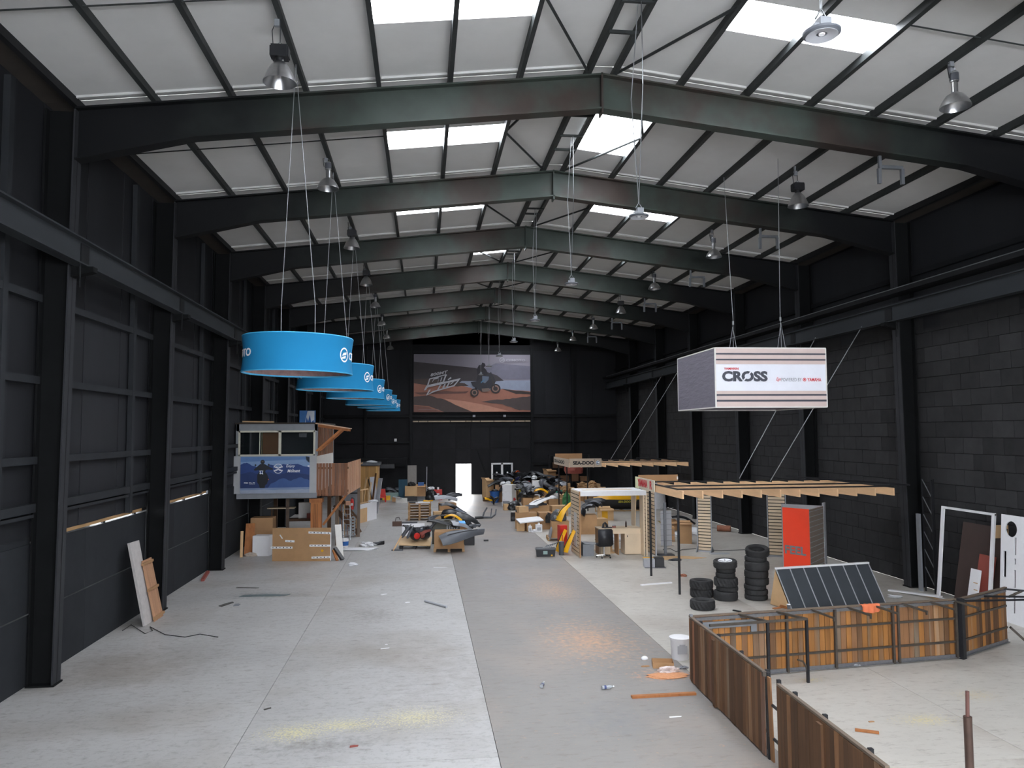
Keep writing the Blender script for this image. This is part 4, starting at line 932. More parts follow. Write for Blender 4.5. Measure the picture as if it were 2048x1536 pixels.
for k in range(6): MB().bar((-.19-.0*k,.05*k+.04,.2+.22*k),(.11,.05*k+.04,.2+.22*k),.03).obj('rung', M_galv, ld_)
for k in range(6): MB().lathe([(.05,-.01),(.11,-.01),(.11,.01),(.05,.01)],14,closed=True).obj('coil', M_galv, ld_, (.22,.1,.25+.13*k), (R(65),0,0))
carton('cardboard_box', 'small red and cream box on top of the folded ladder', -3.240, 34.126, .2,.16,.16,.3,1.5, mat('cream_red_box','#b78a72',.7)); 
blob('plastic_sheet', 'long crumpled clear plastic sheet on the floor before the stair', (-2.568, 31.177, 0.000), (2.0,.55,.10), M_film, 12, cat='plastic sheet', rot=R(5), rough=.3)
blob('plastic_sheet', 'heaped white plastic sheet beside the black windscreen panel', (-2.251, 32.204, 0.000), (.8,.5,.18), M_film, 13, cat='plastic sheet', rough=.3)
fairing('black windscreen panel with white lettering lying on the plastic sheet', (-1.880, 32.427, 0.000), (R(35),R(-15),R(20)), M_bplas, .6,.45,.16, 5, name='windscreen_panel')
blob('crumpled_cup', 'crumpled white plastic lump on the open left floor', (-2.424, 27.593, 0.000), (.36,.22,.12), M_film, 14, cat='plastic')
# two boards leaning on the left wall
bl = thing('leaning_panel', 'pale grey panel leaning on the black wall beside a slatted wooden panel', 'panel', (-6.669, 19.987, 0.000), 0)
MB().bar((0,0,0),(-.42,.05,1.98),.62,.06,upv=(1,0,0)).obj('panel', plain('pale_grey_panel','#b3aeab',.7,var=.1), bl)
sl_ = thing('slatted_panel', 'red-brown slatted wooden panel leaning in front of the pale grey panel', 'panel', (-6.644, 20.337, 0.000), 0)
for k in range(5): MB().bar((.06,-.14+k*.13,.0),(-.28,-.10+k*.13,1.48),.12,.022,upv=(1,0,0)).obj('slat', mat('pinkish_slat','#b08566',.65,var=.14,scale=3,stretch=(3,3,.4),rand=.1), sl_)
for u in (.06,.52,.95): MB().bar((.085-.34*u,-.24,1.48*u),(.085-.34*u,.48,1.48*u),.05,.06).obj('batten', M_plyd, sl_)

# ------------------------------------------------------------------ timber joist canopies hung on ropes
def canopy(label, x0, yf, n, dx, blen, zb, mat_b):
    t = thing('joist_canopy', label, 'canopy', (x0,yf,zb))
    for i in range(n): box('joist', (.045,blen,.215), (i*dx,blen/2+.0,.1075), mat_b, t)
    return t
c1 = canopy('near pine joist canopy hung on ropes, with a red lettered sign at its end', 7.18, 20.75, 12, .569, 4.1, 2.74, M_pine)
for dy, x0, x1 in ((.45,-.02,6.55),(1.75,-.02,6.3),(3.7,-.02,6.3)): MB().bar((x0,dy,.235),(x1,dy,.235),.04).obj('steel_rod', M_blk, c1)
MB().bar((0,.45,.235),(-.02,3.9,.235),.04).obj('steel_rod', M_blk, c1)
MB().bar((5.6,5.2,.27),(6.95,.3,.27),.05).obj('tie_bar', M_blk, c1)
for x, y in ((.06,.62),(.09,3.45)): MB().tube([(x,y,-2.74),(x,y,.22)],.035,10).obj('pole', M_blk, c1, smooth=True)
sg = MB().box((.03,2.1,.36)).obj('sign_board', plain('cream_sign','#d6cdb9',.5), c1, (-.06,3.5,.18))
MB().box((.034,.42,.37)).obj('sign_edge', plain('pale_yellow_edge','#e9ecc0'), sg, (-.002,.85,0))
tx = text(sg,'lettering','YAMAHA',(-.02,.75,-.1),M_rprint,1.1,.24,rot=(0,0,R(-90)),bold=.06)
tx = text(sg,'lettering','R',(-.02,-.6,-.12),M_rprint,.25,.26,rot=(0,0,R(-90)),bold=.03)
MB().box((1.35,.03,.26)).obj('fascia', M_plyd, c1, (.62,4.25,.30))
MB().box((.04,.035,.1)).obj('fascia_clip', M_white, c1, (1.28,4.24,.32))
for a, b in (((13.950, 22.879, 7.815), (3.9,2.9,.25)), ((13.950, 25.797, 7.880), (3.6,4.6,.25))):
    p = (a[0]-7.18, a[1]-20.75, 7.95-2.74); tube_obj('rope', [p, tuple(p[i]*.5+b[i]*.5 for i in range(3)), b], .014, M_cable, c1, 6)
c2 = canopy('far pine joist canopy hung on ropes, fronted by a black lettered sign', 7.66, 39.85, 11, .645, 4.6, 2.74, M_pine)
for dy in (.5,2.3,4.2): MB().bar((0,dy,.235),(6.5,dy,.235),.04).obj('steel_rod', M_blk, c2)
MB().bar((5.0,4.9,.3),(6.6,.6,.3),.05).obj('tie_bar', M_blk, c2)
for x, y in ((.3,2.4),(.2,4.4),(1.9,4.4)): MB().tube([(x,y,-2.74),(x,y,.22)],.035,8).obj('pole', M_blk, c2, smooth=True)
M_sgr = plain('greige_sign','#b7a592',.55)
sf = MB().box((1.72,.03,.45)).obj('sign_board', M_sgr, c2, (.84,-.05,.24))
text(sf,'lettering','SEA-DOO',(-.68,-.02,-.1),M_blktxt,1.12,.2,bold=.05)
e = poly_layers(sf,'emblem',1,1,[(M_blktxt,disc_poly(.5,0,.13)),(M_wprint,ring_poly(.5,0,.09,.115)),('#8fa6c0',disc_poly(.47,.03,.06)),(M_wprint,[(.5,-.06),(.58,0),(.54,.06),(.48,-.01)])]); e.location = (.66,-.018,0)
MB().box((.012,.004,.4)).obj('sign_divider', M_blktxt, sf, (.49,-.018,0))
ss = MB().box((.03,4.6,.42)).obj('sign_board', M_sgr, c2, (-.04,2.3,.22))
text(ss,'lettering','SEA-DOO',(-.02,2.1,-.1),M_blktxt,3.2,.2,rot=(0,0,R(-90)),bold=.05)
MB().box((1.6,.03,.36)).obj('fascia', M_plyd, c2, (.85,4.7,.42))
for a, b in (((13.950, 40.657, 7.972), (3.9,3.6,.25)), ((13.950, 43.474, 8.347), (3.3,4.4,.25))):
    p = (a[0]-7.66, a[1]-39.85, 7.95-2.74); tube_obj('rope', [p, b], .016, M_cable, c2, 6)

# ------------------------------------------------------------------ slat-board kiosk with desk
def slats(parent, n, length, h, z0, m, along='y', x=0, y=0, th=.025, gap=.022, lname='slat'):
    ph = h/n
    for i in range(n):
        sz = (th,length,ph-gap) if along == 'y' else (length,th,ph-gap)
        box(lname, sz, (x,y,z0+ph*(i+.5)), m, parent)
M_dark_gap = plain('dark_slot','#231f1d',.8)
ks = thing('display_kiosk', 'pale wood slat-board kiosk with a white canopy and built-in desk', 'kiosk', (5.74,28.0,0))
slats(ks, 17, 1.66, 2.40, 0, M_ply, 'y', 0, .83, gap=.036); box('backing', (.012,1.64,2.36), (.02,.83,1.2), M_dark_gap, ks)
box('front_post', (.05,.05,2.42), (.0,-.02,1.21), M_plyd, ks)
MB().box((.012,.5,1.25)).obj('notice_sheet', M_offw, ks, (-.02,.75,.95))
cn = MB().box((2.50,.05,.17),(1.27,-.02,2.33)).box((2.50,1.66,.03),(1.27,.83,2.40)).obj('canopy', M_white, ks)
MB().box((1.9,.3,.004)).obj('canopy_strip', M_ply, cn, (1.2,.7,2.418)); MB().box((1.6,.12,.004)).obj('canopy_strip', M_ply, cn, (1.3,1.2,2.418))
for x in (2.43,2.52): box('side_board', (.05,.5 if x<2.5 else .05,2.32), (x,.25 if x<2.5 else 0,1.16), M_ply, ks)
MB().prism([(1.2,.95),(1.66,.95),(1.66,2.3),(1.0,2.3)],2.40,2.44,'yz').obj('side_board', M_ply, ks)
dk_ = MB().box((1.62,.75,.04),(1.62,.75,.97)).obj('desk_top', M_ply, ks); MB().box((1.5,.03,.16),(1.65,.40,.87)).obj('desk_apron', M_ply, ks)
MB().box((.03,.75,.95),(.84,.75,.475)).obj('desk_side', M_plyd, ks)
cb_ = MB().box((.62,.6,.80),(2.1,.68,.42)).obj('cabinet', M_ply, ks); dr = MB().box((.58,.02,.74)).obj('cabinet_door', M_ply, ks, (2.1,.37,.42)); MB().box((.02,.03,.06)).obj('handle', M_blk, dr, (-.22,-.02,.28))
MB().box((.03,.6,.85)).obj('desk_leg', M_plyd, ks, (1.55,.7,.42)); MB().box((2.5,.04,.05)).obj('plinth', M_ply, ks, (1.27,1.6,.025))
MB().box((.36,.3,.34),(1.0,.35,.17)).obj('desk_box', M_ply, ks)
# chair at the kiosk
ch = thing('office_chair', 'black padded swivel chair turned away at the kiosk desk', 'chair', (6.62,27.86,0), R(4))
mb = MB()
bm = bmesh.new(); bmesh.ops.create_cube(bm, size=1)
for v in bm.verts: v.co = Vector((v.co.x*.56, v.co.y*.10, v.co.z*.60))
bmesh.ops.bevel(bm, geom=bm.edges[:], offset=.035, segments=3, affect='EDGES'); me = bpy.data.meshes.new('backrest'); bm.to_mesh(me); bm.free(); me.materials.append(mat('black_leatherette','#26272b',.42,var=.12,scale=4)); me.polygons.foreach_set('use_smooth',[True]*len(me.polygons))
link('backrest', me, ch, (0,-.16,.76), (R(-6),0,0))
bm = bmesh.new(); bmesh.ops.create_cube(bm, size=1)
for v in bm.verts: v.co = Vector((v.co.x*.52, v.co.y*.48, v.co.z*.10))
bmesh.ops.bevel(bm, geom=bm.edges[:], offset=.035, segments=3, affect='EDGES'); me = bpy.data.meshes.new('seat'); bm.to_mesh(me); bm.free(); me.materials.append(MATS['black_leatherette']); me.polygons.foreach_set('use_smooth',[True]*len(me.polygons))
link('seat', me, ch, (0,.08,.47))
MB().tube([(0,.05,.06),(0,.05,.43)],.03,12).obj('gas_lift', M_chrome, ch, smooth=True); MB().bar((0,-.13,.5),(0,.1,.42),.05,.02).obj('back_bracket', M_blk, ch)
for k in range(5):
    a = R(72*k+20); l = MB().tube([(0,.05,.1),(.27*math.cos(a),.05+.27*math.sin(a),.07)],[.025,.016],8).obj('leg', M_chrome, ch, smooth=True)
    MB().lathe([(.001,-.02),(.028,-.02),(.028,.02),(.001,.02)],12,axis='y').obj('castor', M_bplas, l, (.27*math.cos(a),.05+.27*math.sin(a),.03))
# things on and under the desk
t = thing('helmet_stand', 'black boot-shaped stand with a grey cloth on the kiosk desk', 'stand', (6.75,28.6,.99)); MB().tube([(0,0,0),(.02,0,.14),(.08,0,.2),(.14,0,.12),(.16,0,.02)],[.05,.045,.04,.045,.05],10).obj('loop', M_bplas, t, smooth=True); MB().box((.3,.2,.03),(.18,0,.015)).obj('base', M_gplas, t)
t = thing('spray_can', 'dark brown can standing on the kiosk desk', 'can', (7.68,28.75,.99)); MB().lathe([(.001,0),(.035,0),(.035,.17),(.02,.19),(.02,.22),(.001,.22)],16).obj('body', mat('brown_can','#3c2b26',.4), t, smooth=True); MB().lathe([(.001,.22),(.012,.22),(.012,.24),(.001,.24)],10).obj('cap', M_bplas, t)
t = thing('tape_roll', 'small red and grey tape roll on the kiosk desk', 'tape', (7.2,28.7,.99)); MB().lathe([(.04,0),(.07,0),(.07,.05),(.04,.05)],20,closed=True).obj('roll', M_dred, t, smooth=True); MB().lathe([(.03,.05),(.06,.05),(.06,.1),(.03,.1)],20,closed=True).obj('roll', M_lgrey, t, smooth=True)
t = thing('grey_cabinet', 'grey low box with a white top beside the office chair', 'cabinet', (6.12,28.55,0)); MB().box((.42,.5,.44),(0,0,.22)).obj('body', M_grey, t); MB().box((.55,.52,.02),(.04,0,.46)).obj('lid', M_lgrey, t, (0,0,0), (0,R(6),0))
carton('cardboard_box', 'open cardboard box on the floor under the kiosk desk', 7.0,29.5,.5,.4,.34,R(10),0,M_card2,True)
tag(MB().box((.5,.4,.06)).obj('cardboard_offcut', M_card2, None, (6.95,28.95,.03), (0,0,R(15))), 'flat folded cardboard on the floor under the kiosk desk', 'cardboard')
# slat wall panel and grey rack right of the kiosk
sp_ = thing('display_wall', 'tall pale slat-board panel standing beside the kiosk', 'display panel', (8.62,28.05,0)); slats(sp_, 17, 1.6, 2.38, .02, M_ply, 'y', 0, .8, gap=.036); box('backing', (.012,1.58,2.34), (.02,.8,1.2), M_dark_gap, sp_); box('edge_post', (.05,.05,2.42), (0,-.02,1.21), M_lgrey, sp_)
rk = thing('wire_rack', 'grey metal display rack with wire hooks beside the kiosk', 'rack', (9.0,28.1,0)); MB().box((.09,.09,1.95),(0,0,.98)).obj('post', M_grey, rk); MB().box((.6,.4,.03),(0,0,.02)).obj('base', M_gplas, rk)
for k in range(8): MB().tube([(-.2,-.06,.35+.2*k),(.24,-.06,.35+.2*k),(.24,-.3,.38+.2*k)],.008,5).obj('hook', M_galv, rk)
MB().box((.42,.01,1.3),(.06,.05,1.0)).obj('back_grid', M_lgrey, rk)

# free-standing slat-board stands
def slat_stand(label, bl, br, h, n, group):
    dx, dy = br[0]-bl[0], br[1]-bl[1]; L_ = math.hypot(dx,dy); t = thing('slat_stand', label, 'display stand', (bl[0],bl[1],0), math.atan2(dy,dx), group)
    slats(t, n, L_-.06, h-.1, .06, M_ply, 'x', L_/2, 0, gap=.03); box('backing', (L_-.04,.012,h-.08), (L_/2,.02,h/2), M_dark_gap, t)
    for x in (0,L_): box('edge_post', (.03,.06,h), (x,0,h/2), M_lgrey, t)
    MB().prism([(-.25,0),(.25,0),(.04,.22),(-.04,.22)],L_-.01,L_+.02,'yz').obj('foot', M_grey, t); MB().prism([(-.25,0),(.25,0),(.04,.22),(-.04,.22)],-.02,.01,'yz').obj('foot', M_grey, t)
    box('base_rail', (L_,.05,.06), (L_/2,0,.03), M_lgrey, t)
    return t
slat_stand('slat-board stand beside the tall cardboard box behind the tyre stacks', (10.505, 28.771), (10.942, 28.456), 2.32, 19, 'slat-board stands')
slat_stand('slat-board stand right behind the red display', (12.631, 27.249), (13.191, 26.936), 2.35, 19, 'slat-board stands')
tag(MB().box((.7,.3,.02)).obj('foot_board', M_lgrey, None, (11.1,28.1,.012), (0,0,R(-8))), 'pale foot board lying before the slat-board stand', 'board')

# red display unit lettered FEEL
fe = thing('red_display', 'bright orange-red display unit lettered FEEL with grey slatted side', 'display unit', (11.209, 23.095, 0))
A = Vector((11.209, 23.095)); Bv = Vector((11.688, 22.385)); d = (Bv-A); Lf = d.length+.02; fe.rotation_euler = (0,0,math.atan2(d.y,d.x))
fp_ = MB().box((Lf,.03,2.22),(Lf/2,0,1.11)).obj('front_panel', M_ored, fe)
text(fp_,'lettering','FEEL',(.06*Lf,-.02,.80),M_grey,.80*Lf,.26,bold=.035)
sd = thing('x','x','x'); bpy.data.objects.remove(sd)
side = R(46)-fe.rotation_euler.z
sp2 = link('slatted_side', MB().box((1.5,.02,2.2),(.75,0,1.1)).mesh('slatted_side', mat('taupe_board','#8f8378',.6,var=.06)), fe, (Lf,0,0), (0,0,side))
for k in range(14): box('slat_strip', (1.5,.012,.02), (.75,-.012,.12+.155*k), M_lgrey, sp2)
box('end_post', (.22,.05,2.3), (1.58,0,1.15), M_lgrey, sp2)
ex, ey = 1.55*math.cos(R(46)), 1.55*math.sin(R(46)); c_, s_ = math.cos(-fe.rotation_euler.z), math.sin(-fe.rotation_euler.z)
MB().bar((Lf+ex*c_-ey*s_,ex*s_+ey*c_,1.1),(Lf*.1+ex*c_-ey*s_-.5,ex*s_+ey*c_-.3,1.1),.03,2.2).obj('back_board', M_lgrey, fe)
MB().bar((0,.02,1.1),(Lf*.1+ex*c_-ey*s_-.5,ex*s_+ey*c_-.3,1.1),.03,2.2).obj('back_board', M_lgrey, fe)

# ------------------------------------------------------------------ tyres
def tyre_mesh(Ro, Ri, wd, tread=0, seg=72, rim=None):
    mb = MB(); h = wd/2
    prof = [(Ri,-h*.55),(Ri+.02,-h*.8),((Ro+Ri)/2,-h),(Ro*.93,-h*.92),(Ro*.985,-h*.7),(Ro,-h*.35),(Ro,0),(Ro,h*.35),(Ro*.985,h*.7),(Ro*.93,h*.92),((Ro+Ri)/2,h),(Ri+.02,h*.8),(Ri,h*.55),(Ri+.015,0)]
    n0 = 0
    for i,(r,z) in enumerate(prof):
        for j in range(seg):
            rr = r
            if 4 <= i <= 8 and tread:
                if tread == 1: rr -= .012*(((j+ (i%2)*2)//2)%2)      # block tread
                elif tread == 2: rr -= .007*(i%2) + .004*((j//3+i)%2) # road tread
                elif tread == 3: rr -= .022*(((j+i)//2)%2)            # knobbly tread
            a = 2*math.pi*j/seg; mb.v.append((rr*math.cos(a), rr*math.sin(a), z+h))
    m = len(prof)
    for i in range(m):
        for j in range(seg): a, b = i, (i+1)%m; mb.f.append((a*seg+j,a*seg+(j+1)%seg,b*seg+(j+1)%seg,b*seg+j)); mb.m.append(0)
    return mb.mesh('tyre', M_rubber, True)
TY = {'knob': (tyre_mesh(.325,.16,.24,3), .24), 'car': (tyre_mesh(.325,.19,.20,2), .20), 'wide': (tyre_mesh(.33,.17,.25,1), .25), 'slim': (tyre_mesh(.30,.20,.13,2), .13), 'small': (tyre_mesh(.265,.16,.135,1), .135), 'moto': (tyre_mesh(.315,.215,.14,2), .14)}
def tyre_stack(x, y, kinds, where, names):
    z = 0; r = random.Random(int(x*100))
    for i,k in enumerate(kinds):
        me, h = TY[k]; t = thing('tyre', names[i]+' '+where, 'tyre', (x+r.uniform(-.03,.03), y+r.uniform(-.03,.03), z), r.uniform(0,6), 'tyres')
        link('casing', me, t); z += h*.985
        for q in (.18,): MB().lathe([((.21 if k!='small' else .16),h*.5-.01),((.2 if k!='small' else .15),h*.5),((.21 if k!='small' else .16),h*.5+.01)],32).obj('inner_liner', M_bplas, t)
    return z
tyre_stack(*(7.266, 19.617), ['knob'], 'lying in front of the short tyre stack', ['single knobbly tyre'])
tyre_stack(*(7.764, 21.021), ['knob','knob'], 'of the short stack of two', ['bottom knobbly tyre','top knobbly tyre'])
z = tyre_stack(*(8.289, 20.557), ['wide','slim','knob','small','small'], 'in the middle tyre stack topped by a wheel', ['bottom wide tyre','slim tyre second from the floor','chunky tyre third from the floor','small tyre fourth from the floor','small tyre fifth from the floor'])
whl = thing('wheel', 'wheel with a white rim topping the middle tyre stack', 'wheel', (8.275, 20.559, z)); link('tyre', TY['car'][0], whl); MB().lathe([(.001,.12),(.05,.13),(.06,.16),(.15,.165),(.19,.19),(.19,.02)],32).obj('rim', M_white, whl, smooth=True)
for k in range(5): a = R(72*k); MB().bar((.05*math.cos(a),.05*math.sin(a),.155),(.18*math.cos(a),.18*math.sin(a),.175),.03,.02).obj('spoke', M_lgrey, whl)
whl.rotation_euler = (R(4),R(-3),0)
tyre_stack(*(9.125, 20.501), ['moto','moto','slim','car','car','wide','slim'], 'in the tallest tyre stack', ['lowest slim tyre','second slim tyre from the floor','third slim tyre from the floor','fourth tyre from the floor','fifth tyre from the floor','wide tyre sixth from the floor','slim tyre seventh from the floor'])
p_ = (9.179, 20.493); tt = thing('tyre', 'tilted wide tyre crowning the tallest tyre stack', 'tyre', (p_[0],p_[1],1.205), 0, 'tyres'); link('casing', TY['car'][0], tt); tt.rotation_euler = (R(12),R(-5),0)

# ------------------------------------------------------------------ dark A-frame of ribbed panels
af = thing('panel_tent', 'dark ribbed panel ramp standing like a tent before the red display', 'panel', (9.41,19.0,0), math.atan2(.45,2.86))
Lp, Hh, Dp = 2.88, 1.0, .33
M_slate = mat('dark_slate_panel','#3a3f44',.7,var=.12,scale=3,rand=.05)
def slab(y0, z0, y1, z1, xs0, xs1, m, nm, th=.02):
    return MB().add([(xs0[0],y0,z0),(xs0[1],y0,z0),(xs1[1],y1,z1),(xs1[0],y1,z1)]+[(xs0[0],y0+th,z0),(xs0[1],y0+th,z0),(xs1[1],y1+th,z1),(xs1[0],y1+th,z1)],[(0,1,2,3),(4,5,6,7),(0,1,5,4),(1,2,6,5),(2,3,7,6),(3,0,4,7)]).obj(nm, m, af)
wseg = Lp/7
for k in range(7): slab(0,0,.42,Hh,(k*wseg+.012,(k+1)*wseg-.012),(k*wseg+.012-.16,(k+1)*wseg-.012-.16),M_slate,'ribbed_panel')
for k in range(8): MB().bar((k*wseg,-.005,0),(k*wseg-.16,.415,Hh),.022,.02).obj('rib', M_lgrey, af)
MB().box((Lp+.02,.07,.045),(Lp/2-.16,.43,Hh+.02)).obj('ridge_bar', M_white, af)
slab(.86,0,.44,Hh,(0,Lp),(-.16,Lp-.16),M_ply,'rear_board')
MB().add([(-.02,.05,.02),(-.10,.80,.02),(-.18,.43,.95)],[(0,1,2)]).add([(-.03,.05,.02),(-.11,.80,.02),(-.19,.43,.95)],[(0,1,2)]).obj('end_board', M_card2, af)
MB().box((.03,.7,.06),(-.06,.4,.06)).obj('end_batten', M_orange, af)

# ------------------------------------------------------------------ board fence
def fence_run(label, p0, p1, h, boards, m, inner, gaps=.0, rails=True, bw=None, seed=1, mats=None):
    """boards from p0 to p1; inner = side (+1 left of the run direction) that carries the steel"""
    d = Vector((p1[0]-p0[0], p1[1]-p0[1])); L_ = d.length; t = thing('board_fence', label, 'fence', (p0[0],p0[1],0), math.atan2(d.y,d.x)); r = random.Random(seed)
    w_ = L_/boards
    for i in range(boards):
        g = .004+(gaps if r.random() < .5 else 0)
        wk = round(w_-g,3)
        box('fence_board', (wk,.022,round(h-.05+r.choice((0,.01,.02)),3)), (w_*(i+.5),r.uniform(-.003,.003),.03+(h-.05)/2), (r.choice(mats) if mats else m), t, (0,r.uniform(-.004,.004),0))
    s = inner
    MB().box((L_,.05,.03),(L_/2,s*.02,h+.01)).obj('top_rail', mat('weathered_cap_rail','#6b5d50',.7,var=.25,scale=3,stretch=(.3,3,3)), t)
    if rails:
        for z in (.34,.80): MB().box((L_-.1,.03,.04),(L_/2,s*.035,z)).obj('steel_rail', M_frs, t)
        for z in (.06,h-.05):
            MB().box((L_-.05,.012,.06),(L_/2,s*.03,z)).box((L_-.05,.05,.008),(L_/2,s*.05,z+(-.03 if z<.5 else .03))).obj('slotted_angle', M_frg, t)
    return t, L_
M_frs = mat('rusty_dark_steel','#4d463f',.55,.3,var=.25,scale=8); M_frg = mat('dull_zinc_angle','#77777a',.5,.4,var=.2,scale=20)
C0 = (4.93,14.06); C1 = (10.83,14.72); C2 = (12.62,15.62)
fb, LB = fence_run('long amber board fence across the right bay, seen from its steel-railed side', C0, C1, 1.17, 50, M_fence_in, -1, .010, seed=2, mats=[M_fence_in,M_fence_in,M_fence_in,M_fence])
for x in (2.0,3.05,4.35,4.47,5.83): MB().box((.045,.045,1.12),(x,-.06,.58)).obj('steel_post', M_frs, fb)
MB().box((.14,.03,1.05)).obj('wide_board', M_orange, fb, (4.41,-.03,.6))
for x in (2.55,3.35,3.95,4.6,5.25,5.8): 
    a = MB().bar((x,-.02,1.16),(x+.16,-.50,1.10),.035).obj('outrigger', M_frs, fb); MB().box((.03,.03,.08)).obj('outrigger_tip', M_frs, a, (x+.16,-.50,1.08))
# tubular stand fixed to the fence
for x, zb in ((1.25,0),(2.05,0)): MB().bar((x,-.62,0),(x,-.62,1.14),.045).obj('stand_leg', M_blk, fb)
MB().bar((-.0+.1,-.62,1.15),(2.07,-.62,1.15),.04).obj('stand_bar', M_frs, fb)
for x in (1.25,2.05): MB().bar((x-.25,-.02,1.16),(x,-.62,1.15),.04).obj('stand_arm', M_frs, fb)
MB().tube([(1.86,-.6,.42),(1.97,-.6,.38),(2.03,-.61,.28),(2.05,-.62,.16)],.018,6).obj('stand_gusset', M_frs, fb, smooth=True)
MB().box((1.0,.03,.12)).obj('backing_rail', M_grey, fb, (.75,-.05,1.0)); MB().box((.12,.03,.24)).obj('backing_plate', M_grey, fb, (1.3,-.05,.95))
MB().box((.05,.05,1.2)).obj('corner_post', M_grey, fb, (.03,-.03,.62))
fc, LC = fence_run('short end fence of amber boards angled towards the perforated white panel', C1, C2, 1.17, 17, M_fence_in, -1, seed=3, mats=[M_fence_in,M_fence,M_fence_dk])
MB().box((.12,.12,1.2)).obj('corner_post', M_blk, fc, (-.02,-.06,.6))
for a, b in (((.2,-.05,1.12),(1.6,-.75,1.10)),((1.0,-.05,1.12),(1.9,-.55,1.08)),((1.9,-.02,1.16),(2.3,-.6,1.14))): MB().bar(a,b,.035).obj('outrigger', M_blk, fc)
MB().bar((1.95,-.1,.35),(2.1,-.3,.1),.1,.05).obj('rail_end', M_frs, fc); MB().bar((1.92,-.1,1.0),(2.1,-.3,1.14),.04).obj('rail_end', M_frs, fc)
S0 = (4.93,13.98); S1 = (4.845,10.70)
fa, LA = fence_run('dark weathered board fence running along the lane edge', S1, S0, 1.16, 29, M_fence, -1, seed=5, mats=[M_fence,M_fence_dk,M_fence_dk,M_fence,M_redwood])
for x in (.05,1.0,2.0,2.9): MB().box((.05,.05,1.2)).obj('steel_post', M_blk, fa, (x,-.07,.6))
MB().box((.10,.035,1.1)).obj('cover_board', M_fence_dk, fa, (1.98,.03,.56))
MB().box((.10,.022,1.13)).obj('loose_board', M_fence, fa, (-.20,.0,.60), (0,R(3),0)); MB().box((.05,.05,1.2)).obj('steel_post', M_blk, fa, (-.07,-.03,.6)); MB().box((.05,.05,.06)).obj('post_cap', M_frs, fa, (-.07,.03,1.18))
G0 = (4.80,10.20); G1 = (4.72,7.6)
fd, LD = fence_run('dark board fence panel nearest the mezzanine, beyond the narrow gap', G1, G0, 1.16, 25, M_fence_dk, -1, seed=8, mats=[M_fence_dk,M_fence_dk,M_fence])
for x in (.4,1.4,2.2,2.7): MB().box((.05,.05,1.2)).obj('steel_post', M_blk, fd, (x,-.07,.6))
MB().box((.12,.035,1.12)).obj('cover_board', M_fence_dk, fd, (1.35,.03,.56))
for z in (.35,.8): MB().bar((LD+.02,-.04,z),(LD+.42,-.04,z),.03).obj('hinge_bar', M_blk, fd)
mb = MB(); nx_ = 12; prof_ = [(.05,1.08),(.045,1.17),(.02,1.20),(-.03,1.20),(-.055,1.17),(-.06,1.10),(-.065,1.03)]
for i in range(nx_+1):
    for j,(a,b) in enumerate(prof_):
        lo = 1 if j < 4 else 1-.55*abs(i/nx_-.55)
        mb.v.append(((i/nx_-.5)*.40, a+.012*math.sin(i*1.7+j), 1.17+(b-1.17)*(lo if b < 1.17 else 1)+.004*math.sin(i*2.3)))
for i in range(nx_):
    for j in range(6): a = i*7+j; mb.f.append((a,a+1,a+8,a+7)); mb.m.append(0)
tag(mb.obj('cloth', mat('orange_cloth','#d4714a',.8,var=.1), None, (8.75,14.45,.0), (0,0,R(6)), True), 'orange cloth draped over the top of the long amber fence', 'cloth')
pst = thing('steel_post', 'tall dark stepped steel post standing inside the fenced bay', 'post', (6.82,9.17,0)); MB().tube([(0,0,0),(.0,0,1.02)],.05,14).obj('sleeve', mat('rust_brown_post','#54423b',.5,.3,var=.2), pst, smooth=True); MB().tube([(0,0,1.0),(.01,0,1.33)],.024,10).obj('inner_tube', mat('red_brown_post','#6a4a44',.5,.2), pst, smooth=True); MB().box((.2,.2,.02),(0,0,.01)).obj('base_plate', M_blk, pst)

# ------------------------------------------------------------------ things against the right wall
fr_ = thing('door_surround', 'tall thin white door frame leaning on the black blockwork', 'frame', (14.05,18.9,0), 0)
def lean(y, z): return (.25*z/2.5+.0, y, z)
MB().bar(lean(.95,0),lean(.95,2.5),.10,.05).obj('jamb', M_white, fr_); MB().bar(lean(-.95,0),lean(-.95,2.5),.10,.05).obj('jamb', M_white, fr_); MB().bar(lean(-1.0,2.48),lean(1.0,2.48),.05,.06).obj('head', M_white, fr_); MB().bar(lean(-.95,.03),lean(.95,.03),.05,.05).obj('sill', M_white, fr_)
tag(MB().bar((14.12,18.55,0),(14.5,18.55,2.14),1.55,.03,upv=(1,0,0)).obj('dark_board', mat('dark_brown_board','#3d2f2b',.6,var=.12,scale=3)), 'large dark brown board leaning on the right wall behind the small boards', 'board')
tag(MB().bar((14.0,18.2,0),(14.28,18.2,1.42),.56,.025,upv=(1,0,0)).obj('red_board', M_dred), 'dull red board leaning on the dark brown board', 'board')
w2 = thing('white_board', 'narrow white board leaning on the dull red board', 'board', (13.86,18.35,0)); MB().bar((0,0,0),(.20,0,1.05),.36,.02,upv=(1,0,0)).obj('board', M_white, w2); MB().box((.01,.14,.02)).obj('stain', M_card2, w2, (.12,-.05,.72)); MB().box((.01,.12,.02)).obj('stain', M_card2, w2, (.09,-.08,.55))
